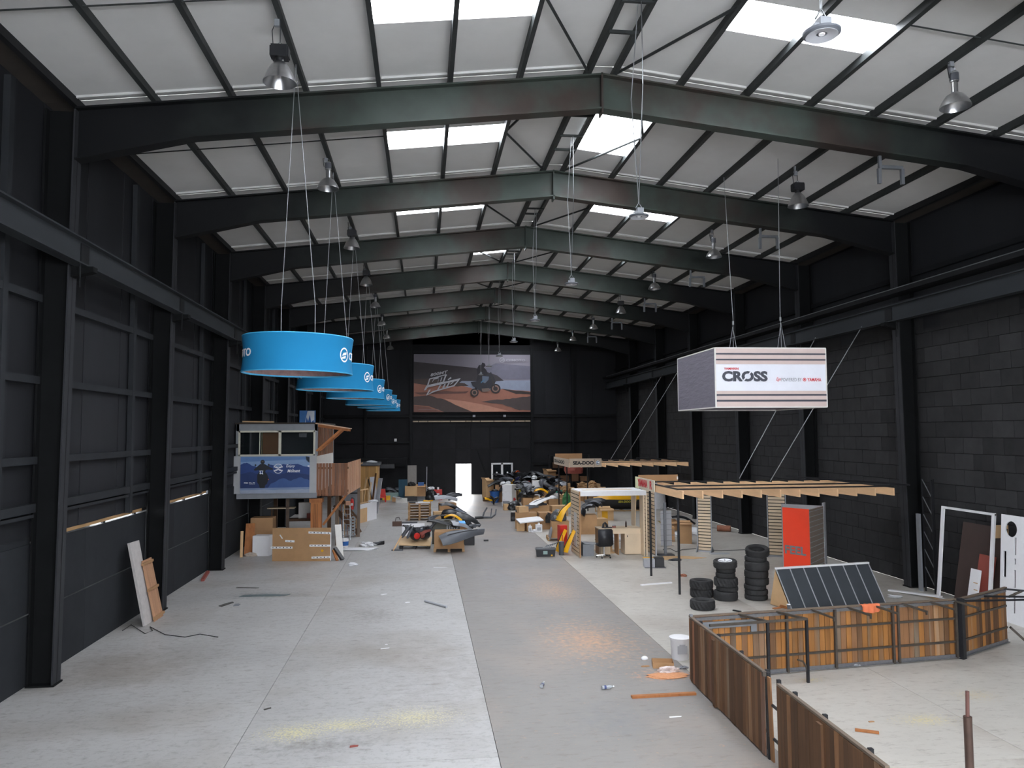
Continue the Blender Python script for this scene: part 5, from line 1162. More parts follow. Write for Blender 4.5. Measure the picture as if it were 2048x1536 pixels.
# perforated white panel: outline with holes cut through
def cut_panel(name, outer, holes, th, m):
    cu = bpy.data.curves.new(name,'CURVE'); cu.dimensions = '2D'; cu.fill_mode = 'BOTH'; cu.extrude = th/2
    for pl in [outer]+holes:
        s = cu.splines.new('POLY'); s.points.add(len(pl)-1)
        for q,(a,b) in zip(s.points,pl): q.co = (a,b,0,1)
        s.use_cyclic_u = True
    o = bpy.data.objects.new(name,cu); COL.objects.link(o); bpy.context.view_layer.update()
    me = bpy.data.meshes.new_from_object(o.evaluated_get(bpy.context.evaluated_depsgraph_get())); bpy.data.objects.remove(o); bpy.data.curves.remove(cu); me.materials.clear(); me.materials.append(m); return me
def slot(x,y,w,h): return [(x,y),(x+w,y),(x+w,y+h),(x,y+h)]
holes = [disc_poly(.33,2.22,.19)]+[slot(.10,1.05,.09,.62)]
for c in range(4):
    x = .45+c*.33
    for (y,h) in ((.25,.5),(.85,.42),(1.4,.14),(1.62,.42)): holes.append(slot(x+.02*(c%2),y,.055,h))
wp = thing('perforated_panel', 'big white panel with a round hole and slots leaning on the right wall', 'panel', (13.97,17.5,0)); me = cut_panel('panel', [(0,0),(2.4,0),(2.4,2.55),(0,2.55)], holes, .03, M_white)
po_ = link('panel', me, wp, (0,0,0), (R(86),0,R(-91)))
tag(MB().box((.4,.06,.32)).obj('wood_block', M_card2, None, (14.45,17.95,2.05)), 'pale wood block fixed to the wall beside the perforated panel', 'block').scale = (1,1,1)
tw = thing('steel_lattice', 'slim dark lattice mast with a grey plank standing in the corner by the column', 'mast', (14.35,20.6,0)); 
for x,y in ((0,-.2),(0,.2),(.2,0)): MB().bar((x,y,0),(x,y,3.2),.03).obj('chord', M_blk, tw)
for k in range(6): MB().bar((0,-.2,.2+k*.5),(0,.2,.7+k*.5),.02).obj('lacing', M_galv, tw)
MB().box((.06,.14,2.2)).obj('plank', M_grey, tw, (-.12,.25,1.1))
tag(MB().bar((13.35,21.0,.02),(13.95,19.6,.1),.14,.04).obj('white_plank', M_white), 'white plank lying on the floor along the right wall', 'plank')
tag(MB().bar((13.9,20.35,.02),(14.0,18.2,.02),.05,.03).obj('yellow_batten', M_card2), 'thin yellow-brown batten on the floor before the white frame', 'batten')
blob('plastic_sheet', 'small clear plastic scrap on the floor beside the dark panel tent', (12.964, 20.141, 0.000), (.45,.4,.08), M_film, 31, cat='plastic sheet', rough=.3)

# ------------------------------------------------------------------ jet ski
js = thing('jet_ski', 'yellow and black jet ski resting on a timber cradle behind the kiosk', 'jet ski', (11.4,44.2,0.06), R(-3))
def loft(secs, m, name, parent):
    mb = MB(); n = len(secs[0])
    for s in secs: mb.v += [tuple(p) for p in s]
    for i in range(len(secs)-1):
        for j in range(n-1): a = i*n+j; mb.f.append((a,a+1,a+n+1,a+n)); mb.m.append(0)
    mb.f.append(tuple(range(n))); mb.f.append(tuple(len(mb.v)-n+j for j in range(n))); mb.m += [0,0]
    return mb.obj(name, m, parent, smooth=True)
hull = []
for u in (0,.04,.12,.25,.45,.7,1.0):
    x = -1.5+3.1*u; wv = .58*min(1,(u*3.2+.02)**.6); kz = .30*(1-min(1,u*3.5))**1.5+.06
    hull.append([(x,-wv,.60+.04*(1-u)),(x,-wv*.95,.42),(x,-wv*.7,kz+.12),(x,0,kz-.04),(x,wv*.7,kz+.12),(x,wv*.95,.42),(x,wv,.60+.04*(1-u))])
loft(hull, M_bplas, 'hull', js)
deck = []
for u in (0,.05,.14,.26,.40,.6,.8,1.0):
    x = -1.5+3.1*u; wv = .585*min(1,(u*3.2+.03)**.6); z = .64-.04*u; hh = .08+.28*math.exp(-((u-.27)/.13)**2)+.16*(u>.38)
    deck.append([(x,-wv,z),(x,-wv*.8,z+hh*.35),(x,-wv*.4,z+hh*.9),(x,0,z+hh),(x,wv*.4,z+hh*.9),(x,wv*.8,z+hh*.35),(x,wv,z)])
loft(deck, M_yel, 'deck', js)
loft([[(x,-w_,z),(x,-w_*.7,z+h_),(x,w_*.7,z+h_),(x,w_,z)] for x,w_,z,h_ in ((-.55,.05,.85,.05),(-.3,.22,.8,.2),(.2,.24,.78,.2),(.7,.26,.76,.26),(1.4,.22,.72,.18))], M_lgrey, 'seat', js)
MB().tube([(-.55,-.32,1.0),(-.5,-.2,1.04),(-.48,.2,1.04),(-.55,.32,1.0)],.02,8).obj('handlebar', M_bplas, js, smooth=True)
MB().prism([(-1.0,.86),(-.7,1.0),(-.5,1.02),(-.55,.9)],-.2,.2,'xz').obj('windshield', M_lplas, js)
for s in (-1,1): MB().bar((-1.45,s*.33,.63),(1.55,s*.60,.60),.03,.05).obj('bumper_strip', M_gplas, js)
text(js,'lettering','SEA-DOO RXT',(-.15,-.575,.44),mat('yellow_green_print','#c9c33a',.5),1.1,.12,rot=(0,0,0),bold=.03,shear=.2)
cr = thing('boat_cradle', 'low timber cradle carrying the jet ski', 'cradle', (11.4,44.2,0)); 
for x in (-1.1,.2,1.2): box('bearer', (.1,1.1,.05), (x,0,.025), M_card2, cr)
box('runner', (2.9,.1,.05), (0,-.4,.03), M_card2, cr); MB().bar((-1.5,-.45,.0),(-1.5,-.45,.5),.05).obj('stop_post', M_card2, cr)

# ------------------------------------------------------------------ left foreground heaps
gA = 'parts on the boarded pallet'
p1 = pallet('dark plastic pallet under the loose engine parts', -.30,31.5,R(-4),0,plain('black_pallet','#2b2a2c',.6))
bt = MB().box((1.28,.9,.035)).obj('pale_board', mat('pale_peach_board','#d3b48c',.65,var=.06), None, (-.30,31.45,.26), (R(14),R(2),R(-4))); tag(bt,'pale board tilted on the dark pallet under the engine parts','board')
def engine(label, loc, rz, m2):
    t = thing('engine_block', label, 'engine', loc, rz); MB().lathe([(.001,-.18),(.17,-.18),(.2,-.1),(.2,.1),(.15,.18),(.001,.18)],18,axis='y',loc=(0,0,.2)).obj('crankcase', M_bplas, t, smooth=True)
    for k in range(5): box('fin', (.24,.2,.014), (.08,0,.36+k*.03), M_gplas, t)
    MB().box((.2,.18,.2),(.08,0,.42)).obj('cylinder', M_bplas, t); MB().lathe([(.001,-.02),(.11,-.02),(.13,0),(.12,.02),(.001,.03)],18,axis='y',loc=(0,-.19,.2)).obj('cover', m2, t, smooth=True)
    MB().tube([(.1,-.1,.5),(.3,-.15,.55),(.42,-.1,.4),(.45,0,.2)],.03,8).obj('pipe', M_gplas, t, smooth=True); return t
engine('black engine block with a bright red cover on the boarded pallet', (-.30,31.35,.30), R(20), M_red)
engine('black engine block with a dull red cover on the boarded pallet', (.08,31.45,.32), R(-35), M_dred)
fairing('dull red and black side cover on the boarded pallet', (.1,31.3,.62), (R(20),R(-25),R(10)), M_dred, .45,.3,.12, 3)
for i,(a,b,r) in enumerate((((-.85,31.4,.42),(-.55,31.55,.82),.075),((-.62,31.3,.40),(-.42,31.5,.78),.06))):
    t = thing('exhaust_muffler', ('fat','slim')[i]+' dark exhaust muffler at the edge of the boarded pallet', 'muffler', a); d = Vector(b)-Vector(a); MB().tube([(0,0,0),d*.15,d*.85,d],[r*.6,r,r,r*.5],14).obj('can', M_gplas, t, smooth=True); MB().tube([d,d*1.25],[r*.35]*2,10).obj('tailpipe', M_galv, t, smooth=True)
fairing('blue-grey pointed fin panel standing among the engine parts', (-.02,31.7,.62), (R(70),R(-40),R(15)), plain('blue_grey_plastic','#5b6472',.4), .6,.35,.1, 8)
fairing('black wide mudguard behind the engine parts', (-.45,31.8,.62), (R(10),R(5),R(30)), M_bplas, .8,.4,.25, 2)
fairing('narrow black bracket panel at the right edge of the boarded pallet', (.28,31.7,.66), (R(60),R(-60),R(0)), M_bplas, .7,.25,.12, 4)
tag(MB().bar((-1.15,30.7,.02),(-.85,31.3,.5),.05,.03).obj('wooden_stick', M_card2),'thin wooden stick propped on the boarded pallet','stick'); tag(MB().box((.45,.08,.05)).obj('steel_bar', M_gplas, None, (-1.0,30.75,.025)),'short grey bar on the floor beside the boarded pallet','bar')
wb_ = tag(MB().bar((-.4,33.0,0),(-.4,33.3,.75),.95,.03,upv=(0,1,0)).obj('white_sheet', M_white), 'white panel standing behind the boarded pallet', 'panel')
t = thing('small_engine', 'small dark engine with chrome pipes left of the white panel', 'engine', (-1.374, 38.823, 0.000), 0); MB().box((.45,.3,.22),(.1,0,.11)).obj('block', mat('rusty_brown','#5b4237',.6,var=.2), t); MB().box((.8,.3,.16),(.7,.05,.1)).obj('housing', M_gplas, t); MB().tube([(0,0,.2),(.05,0,.4),(.2,0,.42),(.25,0,.3)],.02,6).obj('pipe', M_chrome, t, smooth=True)
p2_ = pallet('wooden pallet under the open carton with the grey belly panels', 1.03,30.55,R(-3))
cx_ = carton('cardboard_box', 'big brown carton on a pallet heaped with grey belly panels', 1.03,30.5,1.14,.86,.62,R(-3),.146,M_card,False)
fairing('long dark grey moulded belly panel hanging over the front of the pallet carton', (1.5,29.95,.66), (R(42),R(-12),R(14)), mat('charcoal_plastic','#5d6167',.4,var=.1), 1.75,.75,.22, 11, bend=.3)
fairing('silver-grey nose panel with blue sticker on the pallet carton', (1.55,30.5,.88), (R(15),R(10),R(15)), M_lplas, 1.0,.75,.22, 12)
st_ = tag(MB().box((.26,.16,.008)).obj('blue_label', plain('sky_label','#5aa6e6'), None, (1.52,30.2,1.13), (R(32),R(6),R(18))), 'sky blue sheet stuck on the silver-grey nose panel', 'label')
fairing('black frame-shaped panel across the back of the pallet carton', (.75,30.75,.93), (R(5),R(8),R(-20)), M_bplas, 1.2,.35,.18, 13)
t = thing('tow_bar', 'dark grey stub bar projecting from the grey belly panels', 'bar', (2.0,30.4,.95), R(8)); MB().tube([(-.2,0,0),(.25,0,.02)],.05,10).obj('tube', M_gplas, t, smooth=True); MB().box((.12,.16,.14)).obj('clamp', M_gplas, t)
# grille case and yellow cover behind
gcs = thing('grille_case', 'dark olive plastic case with slotted front behind the pallet carton', 'case', (.98,32.6,0), R(-4)); MB().box((1.15,.7,.95),(0,0,.475)).obj('body', mat('olive_black_plastic','#4a4b44',.5,var=.15), gcs)
for k in range(5): MB().box((.05,.02,.3)).obj('slot', M_lplas, gcs, (.05+k*.1,-.36,.62))
fairing('smooth yellow cowl lying on the dark slotted case', (1.25,32.4,1.02), (R(-5),R(6),R(-8)), M_yel, .72,.5,.20, 21, bend=.1, taper=.3, kink=0)
fairing('wide black wheel-arch panel right of the yellow cowl', (1.9,33.2,.75), (R(10),R(18),R(-10)), M_bplas, 1.1,.8,.35, 22, bend=.25)
tag(MB().box((.55,.5,.42)).obj('black_crate', M_bplas, None, (1.85,32.0,.21), (0,0,R(-6))),'black crate right of the dark slotted case','crate')
fairing('grey side panel leaning left of the dark slotted case', (.45,32.9,1.05), (R(50),R(-30),R(20)), M_gplas, .5,.3,.12, 23)
carton('cardboard_box', 'brown carton under the black wheel-arch panels', 1.75,36.4,.8,.7,.6,R(6))
gB = 'black panels piled behind the yellow cowl'
for i,(x,y,z,L_,W_1,H_,sd,rot) in enumerate(((1.5,35.5,.7,1.3,.7,.35,31,(.2,.3,-.3)),(1.3,35.9,1.0,1.2,.5,.3,32,(-.1,.35,.2)),(1.9,35.6,.55,1.0,.6,.3,33,(.3,.4,-.5)),(1.1,36.3,.55,.9,.5,.25,34,(.5,.1,.6)))):
    fairing('glossy black moulded panel in the pile behind the yellow cowl', (x,y,z), rot, M_bplas, L_,W_1,H_,sd, gB)
fairing('blue-white striped fuel tank panel on the black panel pile', (1.75,35.2,.95), (R(15),R(20),R(-20)), plain('blue_grey_plastic','#5b6472',.4), .6,.3,.16, 35)
fairing('orange-red strip panel on top of the black panel pile', (1.5,36.6,1.05), (R(10),R(32),R(-25)), mat('orange_red_plastic','#d85a2c',.4), .55,.16,.08, 36)
carton('cardboard_box', 'brown carton beside the pallet stack', .85,40.0,.62,.5,.55,R(4),0,M_card2)
carton('cardboard_box', 'low brown carton behind the pallet stack', 1.2,40.9,.5,.4,.4,R(-8),.0,M_card)
# stack of pallets
px, py = (-0.176, 41.017); gP = 'stacked wooden pallets'
for k in range(6): pallet(('lowest','second','third','fourth','fifth','topmost')[k]+' wooden pallet of the stack on the left floor', px, py+.45, R((-1,1,0,2,-1,1)[k]), k*.147, None, gP)
tag(MB().box((.75,.5,.05)).obj('white_sheet_stack', M_white, None, (px+.15,py+.3,.912), (0,0,R(6))),'white sheets lying on the pallet stack','sheets')
tag(MB().box((.45,.4,.06)).obj('black_mat', M_bplas, None, (px-.32,py+.35,.916)),'black mat lying on the pallet stack','mat')
fairing('yellow strip panel lying on the pallet stack', (px+.45,py+.25,.97), (0,R(4),R(-20)), M_yel, .5,.2,.06, 41)
fairing('grey angular body panel on the cartons behind the pallet stack', (1.2,41.2,1.12), (R(12),R(-5),R(8)), M_lplas, 1.2,.5,.22, 42)
fairing('dark grey square panel propped behind the pallet stack', (1.7,41.8,1.25), (R(35),R(-10),R(10)), M_gplas, .8,.55,.12, 43)
carton('cardboard_box', 'brown carton carrying the grey body panels behind the pallet stack', 1.3,41.4,.9,.7,.85,R(3),0,M_card)
# far left clutter
carton('cardboard_box', 'brown box beside the grey standing panel near the far wall', *(-0.799, 52.702), .8,.6,.65,0,.35,M_card2); tag(MB().box((.85,.65,.34)).obj('black_crate', M_bplas, None, (-0.805, 53.087,.17)),'black crate under the brown box near the far wall','crate')
carton('cardboard_box', 'brown box right of the black crate near the far wall', *(-0.196, 52.975), .75,.5,.7,0,.3,M_card,True); tag(MB().box((.7,.5,.3)).obj('grey_crate', M_grey, None, (-0.196, 53.170,.15)),'grey crate under the open brown box near the far wall','crate')
gpn = tag(MB().box((.62,.05,2.35)).obj('grey_sheet', plain('warm_grey_panel','#8f8b86',.6), None, (-0.749, 53.862,1.175)),'tall warm grey panel standing near the far wall','panel')
tag(MB().box((.6,.05,1.4)).obj('teal_sheet', M_teal, None, (-1.358, 53.578,.7)),'dark teal panel standing beside the tall grey panel','panel')
tag(MB().tube([(0,0,0),(.02,0,2.25)],.025,8).obj('thin_pole', M_lgrey, None, (0.248, 53.679, 0.000)),'thin pale pole standing near the far wall','pole')
blob('bin_bag', 'black bin bag beside the red jerry can near the far wall', (0.552, 53.227, 0.000), (.9,.7,.75), mat('shiny_black_film','#222427',.3,var=.2), 51, rough=.16); blob('plastic_sheet', 'white and green plastic on top of the black bin bag', (0.552, 53.227,.72), (.6,.4,.2), M_film, 52, cat='plastic sheet')
jc = thing('jerry_can', 'red jerry can with a white cap near the far wall', 'jerry can', (1.033, 53.336, 0.000)); MB().box((.55,.35,.7),(0,0,.35)).obj('body', M_red, jc); MB().box((.28,.01,.3),(-.05,-.18,.3)).obj('label_sheet', M_white, jc); MB().lathe([(.001,.7),(.07,.7),(.07,.85),(.001,.85)],12).obj('cap', M_white, jc)
tag(MB().box((.4,.3,.22)).obj('blue_crate', M_blue, None, (-0.128, 52.963,1.12)),'small blue crate on top of the open brown box','crate'); blob('dark_bundle','dark bundle on top of the brown box near the far wall',(-0.766, 52.696,1.02),(.6,.4,.3),M_rubber,53,cat='bundle')
cc = thing('toy_chair', 'small red plastic chair on the floor by the timber shed', 'chair', (-2.717, 52.299, 0.000)); MB().box((.5,.45,.06),(0,0,.32)).obj('seat', M_red, cc); MB().prism([(-.25,.3),(.25,.3),(.2,.85),(-.2,.85)],.2,.25,'xz').obj('backrest', M_red, cc)
for sx in (-1,1):
    for sy in (-1,1): MB().bar((sx*.24,sy*.2,0),(sx*.2,sy*.18,.3),.06).obj('leg', M_red, cc)
for n_,lab,px_,py_,sz,m in (('yellow_tub','yellow tub beside the small red chair',773,1000,(.5,.4,.3),M_yel),('pale_crate','pale teal crate beside the yellow tub',784,999,(1.0,.6,.45),M_lblue),('cardboard_tray','brown tray beside the pale teal crate',790,1003,(.5,.3,.3),M_card)):
    q = (-2.489, 53.786) if n_[0]=='y' else ((-2.127, 54.116) if n_=='pale_crate' else (-1.797, 52.505)); t = thing(n_, lab, 'crate', (q[0],q[1],0)); MB().box((sz[0],.03,sz[2]),(0,-sz[1]/2,sz[2]/2)).box((sz[0],.03,sz[2]),(0,sz[1]/2,sz[2]/2)).box((.03,sz[1],sz[2]),(-sz[0]/2,0,sz[2]/2)).box((.03,sz[1],sz[2]),(sz[0]/2,0,sz[2]/2)).box((sz[0],sz[1],.03),(0,0,.015)).obj('tub', m, t); MB().box((sz[0]+.04,.05,.04),(0,-sz[1]/2-.02,sz[2])).obj('rim', m, t)
t = thing('white_crate','flat white crate on the floor before the dark teal panel','crate',(-1.408, 51.693, 0.000)); MB().box((.75,.5,.28),(0,0,.14)).obj('body', M_offw, t); MB().box((.6,.4,.04),(-.3,-.2,.3)).obj('loose_lid', M_lgrey, t, (0,0,0), (0,R(10),0))
gS = 'dark parts heaped by the shed'
for i in range(7):
    q = (-2.494, 55.409); fairing('dark panel in the low heap between shed and teal panel', (q[0]-.8+.35*i,q[1]+.6+.3*(i%3),.25+.12*(i%2)), (rnd.uniform(-.5,.5),rnd.uniform(-.4,.4),rnd.uniform(0,3)), (M_bplas,M_gplas)[i%2], .9,.5,.3, 60+i%3, gS)
wbn = thing('work_bench','dark bench with boxes in front of the timber shed','bench',(-3.347, 53.944, 0.000)); box('top',(1.0,.5,.05),(0,0,.85),M_gplas,wbn); box('shelf',(1.0,.5,.04),(0,0,.3),M_gplas,wbn)
for sx in (-.47,.47): box('leg',(.05,.45,.85),(sx,0,.42),M_steel,wbn)
carton('cardboard_box','brown box on the lower shelf of the dark bench',*(-3.210, 53.919),.4,.3,.35,0,.32,M_orange)
tag(MB().bar((-2.75,46.4,0),(-3.0,46.6,2.0),.45,.03).obj('grey_sheet', M_lgrey),'grey sheet leaning before the timber shed','sheet'); tag(MB().bar((-2.85,46.0,0),(-3.2,46.2,1.9),.06,.03).obj('dark_batten', M_bplas),'dark batten leaning on the grey sheet by the shed','batten')

# ------------------------------------------------------------------ heaps right of the lane
hb = thing('handlebar_frame','black handlebar frame lying alone on the centre lane','frame',(2.749, 40.991, -0.000),R(8)); MB().tube([(0,0,.09),(.45,0,.10)],.075,12).obj('hub', M_bplas, hb, smooth=True); MB().tube([(.4,0,.1),(.9,.0,.08),(1.15,.2,.2),(1.25,.4,.45)],[.06,.05,.045,.04],10).obj('bar', M_gplas, hb, smooth=True); MB().tube([(.45,.1,.12),(.55,.3,.3),(.75,.45,.55)],[.05,.045,.04],10).obj('bar', M_gplas, hb, smooth=True); MB().tube([(.85,.0,.1),(.95,.3,.3),(1.0,.4,.5)],.03,8).obj('stay', M_gplas, hb, smooth=True)
tag(MB().box((.2,.12,.06)).obj('black_block', M_bplas, None, (2.671, 32.882,.03)),'small black block lying on the centre lane','block')
def fridge(label, x, y, h, rz, w_=.66):
    t = thing('fridge', label, 'fridge', (x,y,0), rz); MB().box((w_,.62,h),(0,.32,h/2)).obj('body', M_offw, t); d1_ = MB().box((w_-.02,.05,h*.30)).obj('door', M_white, t, (0,-.02,h*.83)); d2_ = MB().box((w_-.02,.05,h*.64)).obj('door', M_white, t, (0,-.02,h*.35))
    MB().box((.02,.03,.16)).obj('handle', M_lgrey, d1_, (-w_*.42,-.035,-.06)); MB().box((.02,.03,.2)).obj('handle', M_lgrey, d2_, (-w_*.42,-.035,.26)); return t
fridge('white fridge freezer standing at the front of the junk heap', 5.2,47.6,1.36,R(-30)); fridge('second white fridge half buried behind the black seats', 7.25,48.6,1.5,R(-4))
bn = thing('blue_bin','blue plastic barrel bin left of the white fridge','bin',(4.7,50.6,0)); MB().lathe([(.001,0),(.24,0),(.33,.74),(.35,.74),(.35,.70)],20).obj('tub', M_blue, bn, smooth=True); blob('bin_bag','black bag filling the blue bin',(4.7,50.6,.60),(.5,.5,.28),M_bplas,71)
carton('cardboard_box','tall open carton leaning behind the blue bin',4.35,51.8,.6,.5,1.2,R(25),.25,M_card2,True); tag(MB().box((.7,.6,.25)).obj('timber_crate', M_fence_dk, None, (4.35,51.8,.125)),'dark crate under the tall open carton','crate')
carton('cardboard_box','brown carton between the blue bin and the white fridge',5.2,51.2,.8,.6,1.1,R(-5),0,M_plyd)
for i,(x,y,c,rot,sd) in enumerate(((4.15,48.8,M_yel,(.5,.2,.3),5),(4.35,48.6,M_bplas,(.3,.5,1.0),6),(4.6,48.9,M_gplas,(.2,.3,2.0),7))):
    fairing(('yellow and black fork panel','black fork panel','grey fork panel')[i]+' on the lane before the blue bin', (x,y,.28), rot, c, .7,.3,.2, sd)
# the big heap: core layers of cartons and bags, then panels on top
gH = 'panels on the big junk heap'
r9 = random.Random(11)
for i in range(12):
    x = 5.75+(i%4)*1.02+r9.uniform(-.06,.06); y = 50.6+(i//4)*1.05+r9.uniform(-.06,.06)
    carton('cardboard_box','brown carton buried in the big junk heap', x,y,.8,.6,.55+.25*r9.random(),r9.uniform(-.12,.12),0,r9.choice((M_card,M_card2,M_plyd)),False,'cartons in the junk heap')
def heap_z(x,y):
    d = ((x-6.9)/3.0)**2+((y-52.4)/2.8)**2
    return max(.3, 1.85*(1-.75*d))
placed = []
def settle(x, y, z, near=.55, lift=.13, top=2.05):
    for px_, py_, pz_ in placed:
        if abs(px_-x) < near and abs(py_-y) < near*.8: z = max(z, pz_+lift)
    z = min(z, top); placed.append((x,y,z)); return z
for i in range(84):
    x = 4.9+r9.random()*4.6; y = 49.9+r9.random()*4.2; z = settle(x, y, min(heap_z(x,y)*.75,.98), top=heap_z(x,y)+.25); c = r9.choice((M_bplas,M_bplas,M_bplas,M_bplas,M_gplas,M_gplas,M_lplas))
    fairing(('black','grey','silver')[0 if c is M_bplas else (1 if c is M_gplas else 2)]+' moulded panel tossed on the big junk heap', (x,y,z), (r9.uniform(-.4,.4),r9.uniform(-.35,.35),r9.uniform(0,6)), c, r9.choice((.8,1.0,1.3)), r9.choice((.45,.65)), .30, 80+i%8, gH+(' grey' if c is M_gplas else (' silver' if c is M_lplas else '')))
for lab,x,y,z,m,L_,sd in (('yellow panel low on the left of the big junk heap',5.5,50.6,1.05,M_yel,.8,90),('thin yellow panel high on the big junk heap',5.9,51.0,1.3,M_yel,.5,91),('orange panel sticking up from the big junk heap',6.4,52.6,1.75,mat('orange_red_plastic','#d85a2c'),.5,92),('red panel high on the big junk heap',6.9,50.8,1.2,M_red,.4,93),('blue-violet bag panel on the big junk heap',6.3,51.2,1.35,plain('violet_plastic','#3b3f78',.5),.6,94),('dark mottled hood topping the big junk heap',8.1,52.8,1.62,M_gplas,1.1,95)):
    fairing(lab,(x,y,z),(r9.uniform(-.5,.5),r9.uniform(-.5,.5),r9.uniform(0,6)),m,L_,.35,.2,sd)
for i,(x,y,z) in enumerate(((5.2,50.2,1.15),(5.5,49.9,1.2),(7.3,50.4,1.5))): blob('white_bag',('small white bag','round white bag','flat white bag')[i]+' on the left end of the big junk heap' if i<2 else 'flat white bag near the middle of the big junk heap',(x,y,z),(.4,.35,.25),M_film,100+i)
carton('cardboard_box','open carton perched high on the big junk heap',8.75,52.9,.7,.5,.5,R(20),1.45,M_card,True)
yl = thing('yellow_trestle','yellow two-rail bracket standing in the junk heap','bracket',(6.4,48.9,0),R(10))
for x in (0,.3): MB().bar((x,0,0),(x-.22,.2,1.0),.06,.04).obj('rail', mat('lemon_paint','#d9cf3a',.5), yl)
for k in range(3): MB().bar((-.02-.06*k,.05*k,.25+.28*k),(.28-.06*k,.05*k,.25+.28*k),.04).obj('rung', M_bplas, yl)
# heap of torn cardboard behind the sign posts
gC = 'torn cartons behind the far canopy sign'
for i in range(16):
    x = 8.75+(i%4)*1.05+r9.uniform(-.07,.07); y = 49.6+(i//4)*.95+r9.uniform(-.07,.07); carton('cardboard_box','torn brown carton in the heap under the far canopy', x,y,r9.choice((.6,.7,.8)),.5,(.55,.7,.85,1.0)[i//4]+r9.uniform(-.08,.08),r9.uniform(-.25,.25),0,r9.choice((M_card,M_card2,M_plyd)),i%2==0,gC)
for i in range(9):
    x = 8.7+r9.random()*3.2; y = 49.2+r9.random()*3; blob('paper_heap','crumpled brown paper in the heap under the far canopy',(x,y,.60+.1*(y-49.2)),(.9,.6,.4),mat('brown_paper','#a8855f',.8,var=.15,rand=.15),110+i,'brown paper under the far canopy','paper',r9.uniform(0,3))
tag(MB().box((.5,.35,.2)).obj('teal_box', mat('teal_box','#2f9c86',.5), None, (8.75,49.6,.72)),'small bright teal box in front of the torn cartons','box')
# seats and bars heap in the middle
gM = 'black seats on the middle heap'
for i in range(18):
    x = 5.9+r9.random()*2.3; y = 45.0+r9.random()*2.4; z = settle(x, y, .84, .5, .12, 1.35); fairing('black seat or guard heaped on the middle cartons', (x,y,z), (r9.uniform(-.5,.5),r9.uniform(-.4,.4),r9.uniform(0,6)), r9.choice((M_bplas,M_bplas,M_gplas)), r9.choice((.8,1.0,1.2)), .45,.3, 120+i%6, gM)
for i,(x,y,w_,d_,h_) in enumerate(((6.08,45.1,.52,.6,.75),(6.85,45.2,.8,.6,.7),(7.75,45.2,.8,.6,.65),(6.5,46.3,.9,.7,.75),(7.6,46.5,.9,.7,.7))):
    carton('cardboard_box',('left front brown carton','second brown carton','right front brown carton','left back brown carton','right back brown carton')[i]+' under the black seats', x,y,w_,d_,h_,R(rnd.uniform(-8,8)),0,(M_card,M_card2)[i%2])
fairing('bright yellow cowl among the black seats', (6.95,45.1,1.12), (R(-5),R(5),R(10)), M_yel, .8,.4,.18, 130, bend=.1, taper=.3, kink=0)
blob('seat_cover','black crumpled seat cover at the left of the middle heap',(6.1,45.2,.76),(1.1,.6,.4),mat('shiny_black_film','#222427'),131,cat='seat cover')
blob('green_bag','green bag hanging beside the canopy pole',(8.1,43.2,.48),(.5,.4,.8),M_green,132); blob('white_bag','white bag below the green bag',(8.08,43.0,0),(.45,.4,.5),M_film,133); blob('white_bag','white and violet bag beside the green bag',(7.75,45.1,.67),(.6,.45,.4),M_film,134)
# front cartons with the white fairing
carton('cardboard_box','large brown carton under the long white fairing', 6.32,41.9,1.05,.8,.62,R(-3))
carton('cardboard_box','brown carton behind the right end of the white fairing', 7.45,42.1,.9,.7,.55,R(4),0,M_card2)
wf_ = fairing('long white two-lobed fairing lying across the large carton', (6.42,41.5,.86), (R(22),R(-20),R(6)), M_white, 1.35,.55,.14, 140, bend=.2, taper=.35, kink=.1, twist=0)
fairing('grey under-tray panel below the white fairing', (6.2,41.6,.68), (R(10),R(-12),R(10)), M_gplas, 1.0,.5,.14, 141)
carton('cardboard_box','wide brown carton at the lane edge holding grey scraps', 4.93,37.0,1.0,.7,.74,R(-6),0,M_card,False)
carton('cardboard_box','flat cream carton lying on the wide lane-edge carton', 4.75,36.95,.5,.4,.28,R(18),.76,M_card2); fairing('grey curved panel on the wide lane-edge carton', (5.2,37.0,.95), (R(40),R(-20),R(-20)), M_gplas, .7,.4,.2, 142)
carton('cardboard_box','tall brown carton with a black cloth over its side', 5.80,36.6,.62,.6,.78,R(3),0,M_plyd); blob('black_cloth','black cloth hanging over the tall brown carton',(5.92,36.22,.32),(.36,.12,.5),M_rubber,143,cat='cloth')
tag(MB().box((.05,.06,.75)).obj('brown_post', M_fence_dk, None, (5.45,36.4,.375)),'dark post standing between the lane-edge cartons','post')
sh1 = tag(MB().box((1.15,.75,.05)).obj('white_sheet', M_white, None, (4.98,36.0,.50), (R(8),R(-4),R(8))),'white foam sheet lying across the small cartons at the lane edge','sheet')
carton('cardboard_box','small brown carton under the white foam sheet', 5.1,35.95,.62,.5,.40,R(5)); carton('cardboard_box','small open carton under the left end of the foam sheet', 4.58,36.05,.36,.36,.36,R(-14),0,M_card2)
for lab,x,y,r_,h_ in (('tall white jug standing before the foam sheet',5.33,35.45,.15,.42),('slim white bottle before the foam sheet',4.93,35.5,.08,.34)):
    t = thing('white_jug', lab, 'jug', (x,y,0)); MB().box((r_*2,r_*1.4,h_*.8),(0,0,h_*.4)).obj('body', M_white, t); MB().lathe([(r_*.5,h_*.8),(r_*.3,h_*.9),(r_*.3,h_),(.001,h_)],12).obj('neck', M_white, t); MB().box((r_*1.2,.004,h_*.35),(0,-r_*.7-.003,h_*.35)).obj('label_sheet', M_lgrey, t)
blob('white_film','scrap of white film between jug and bottle',(5.12,35.4,0),(.4,.25,.14),M_film,144,cat='plastic sheet')
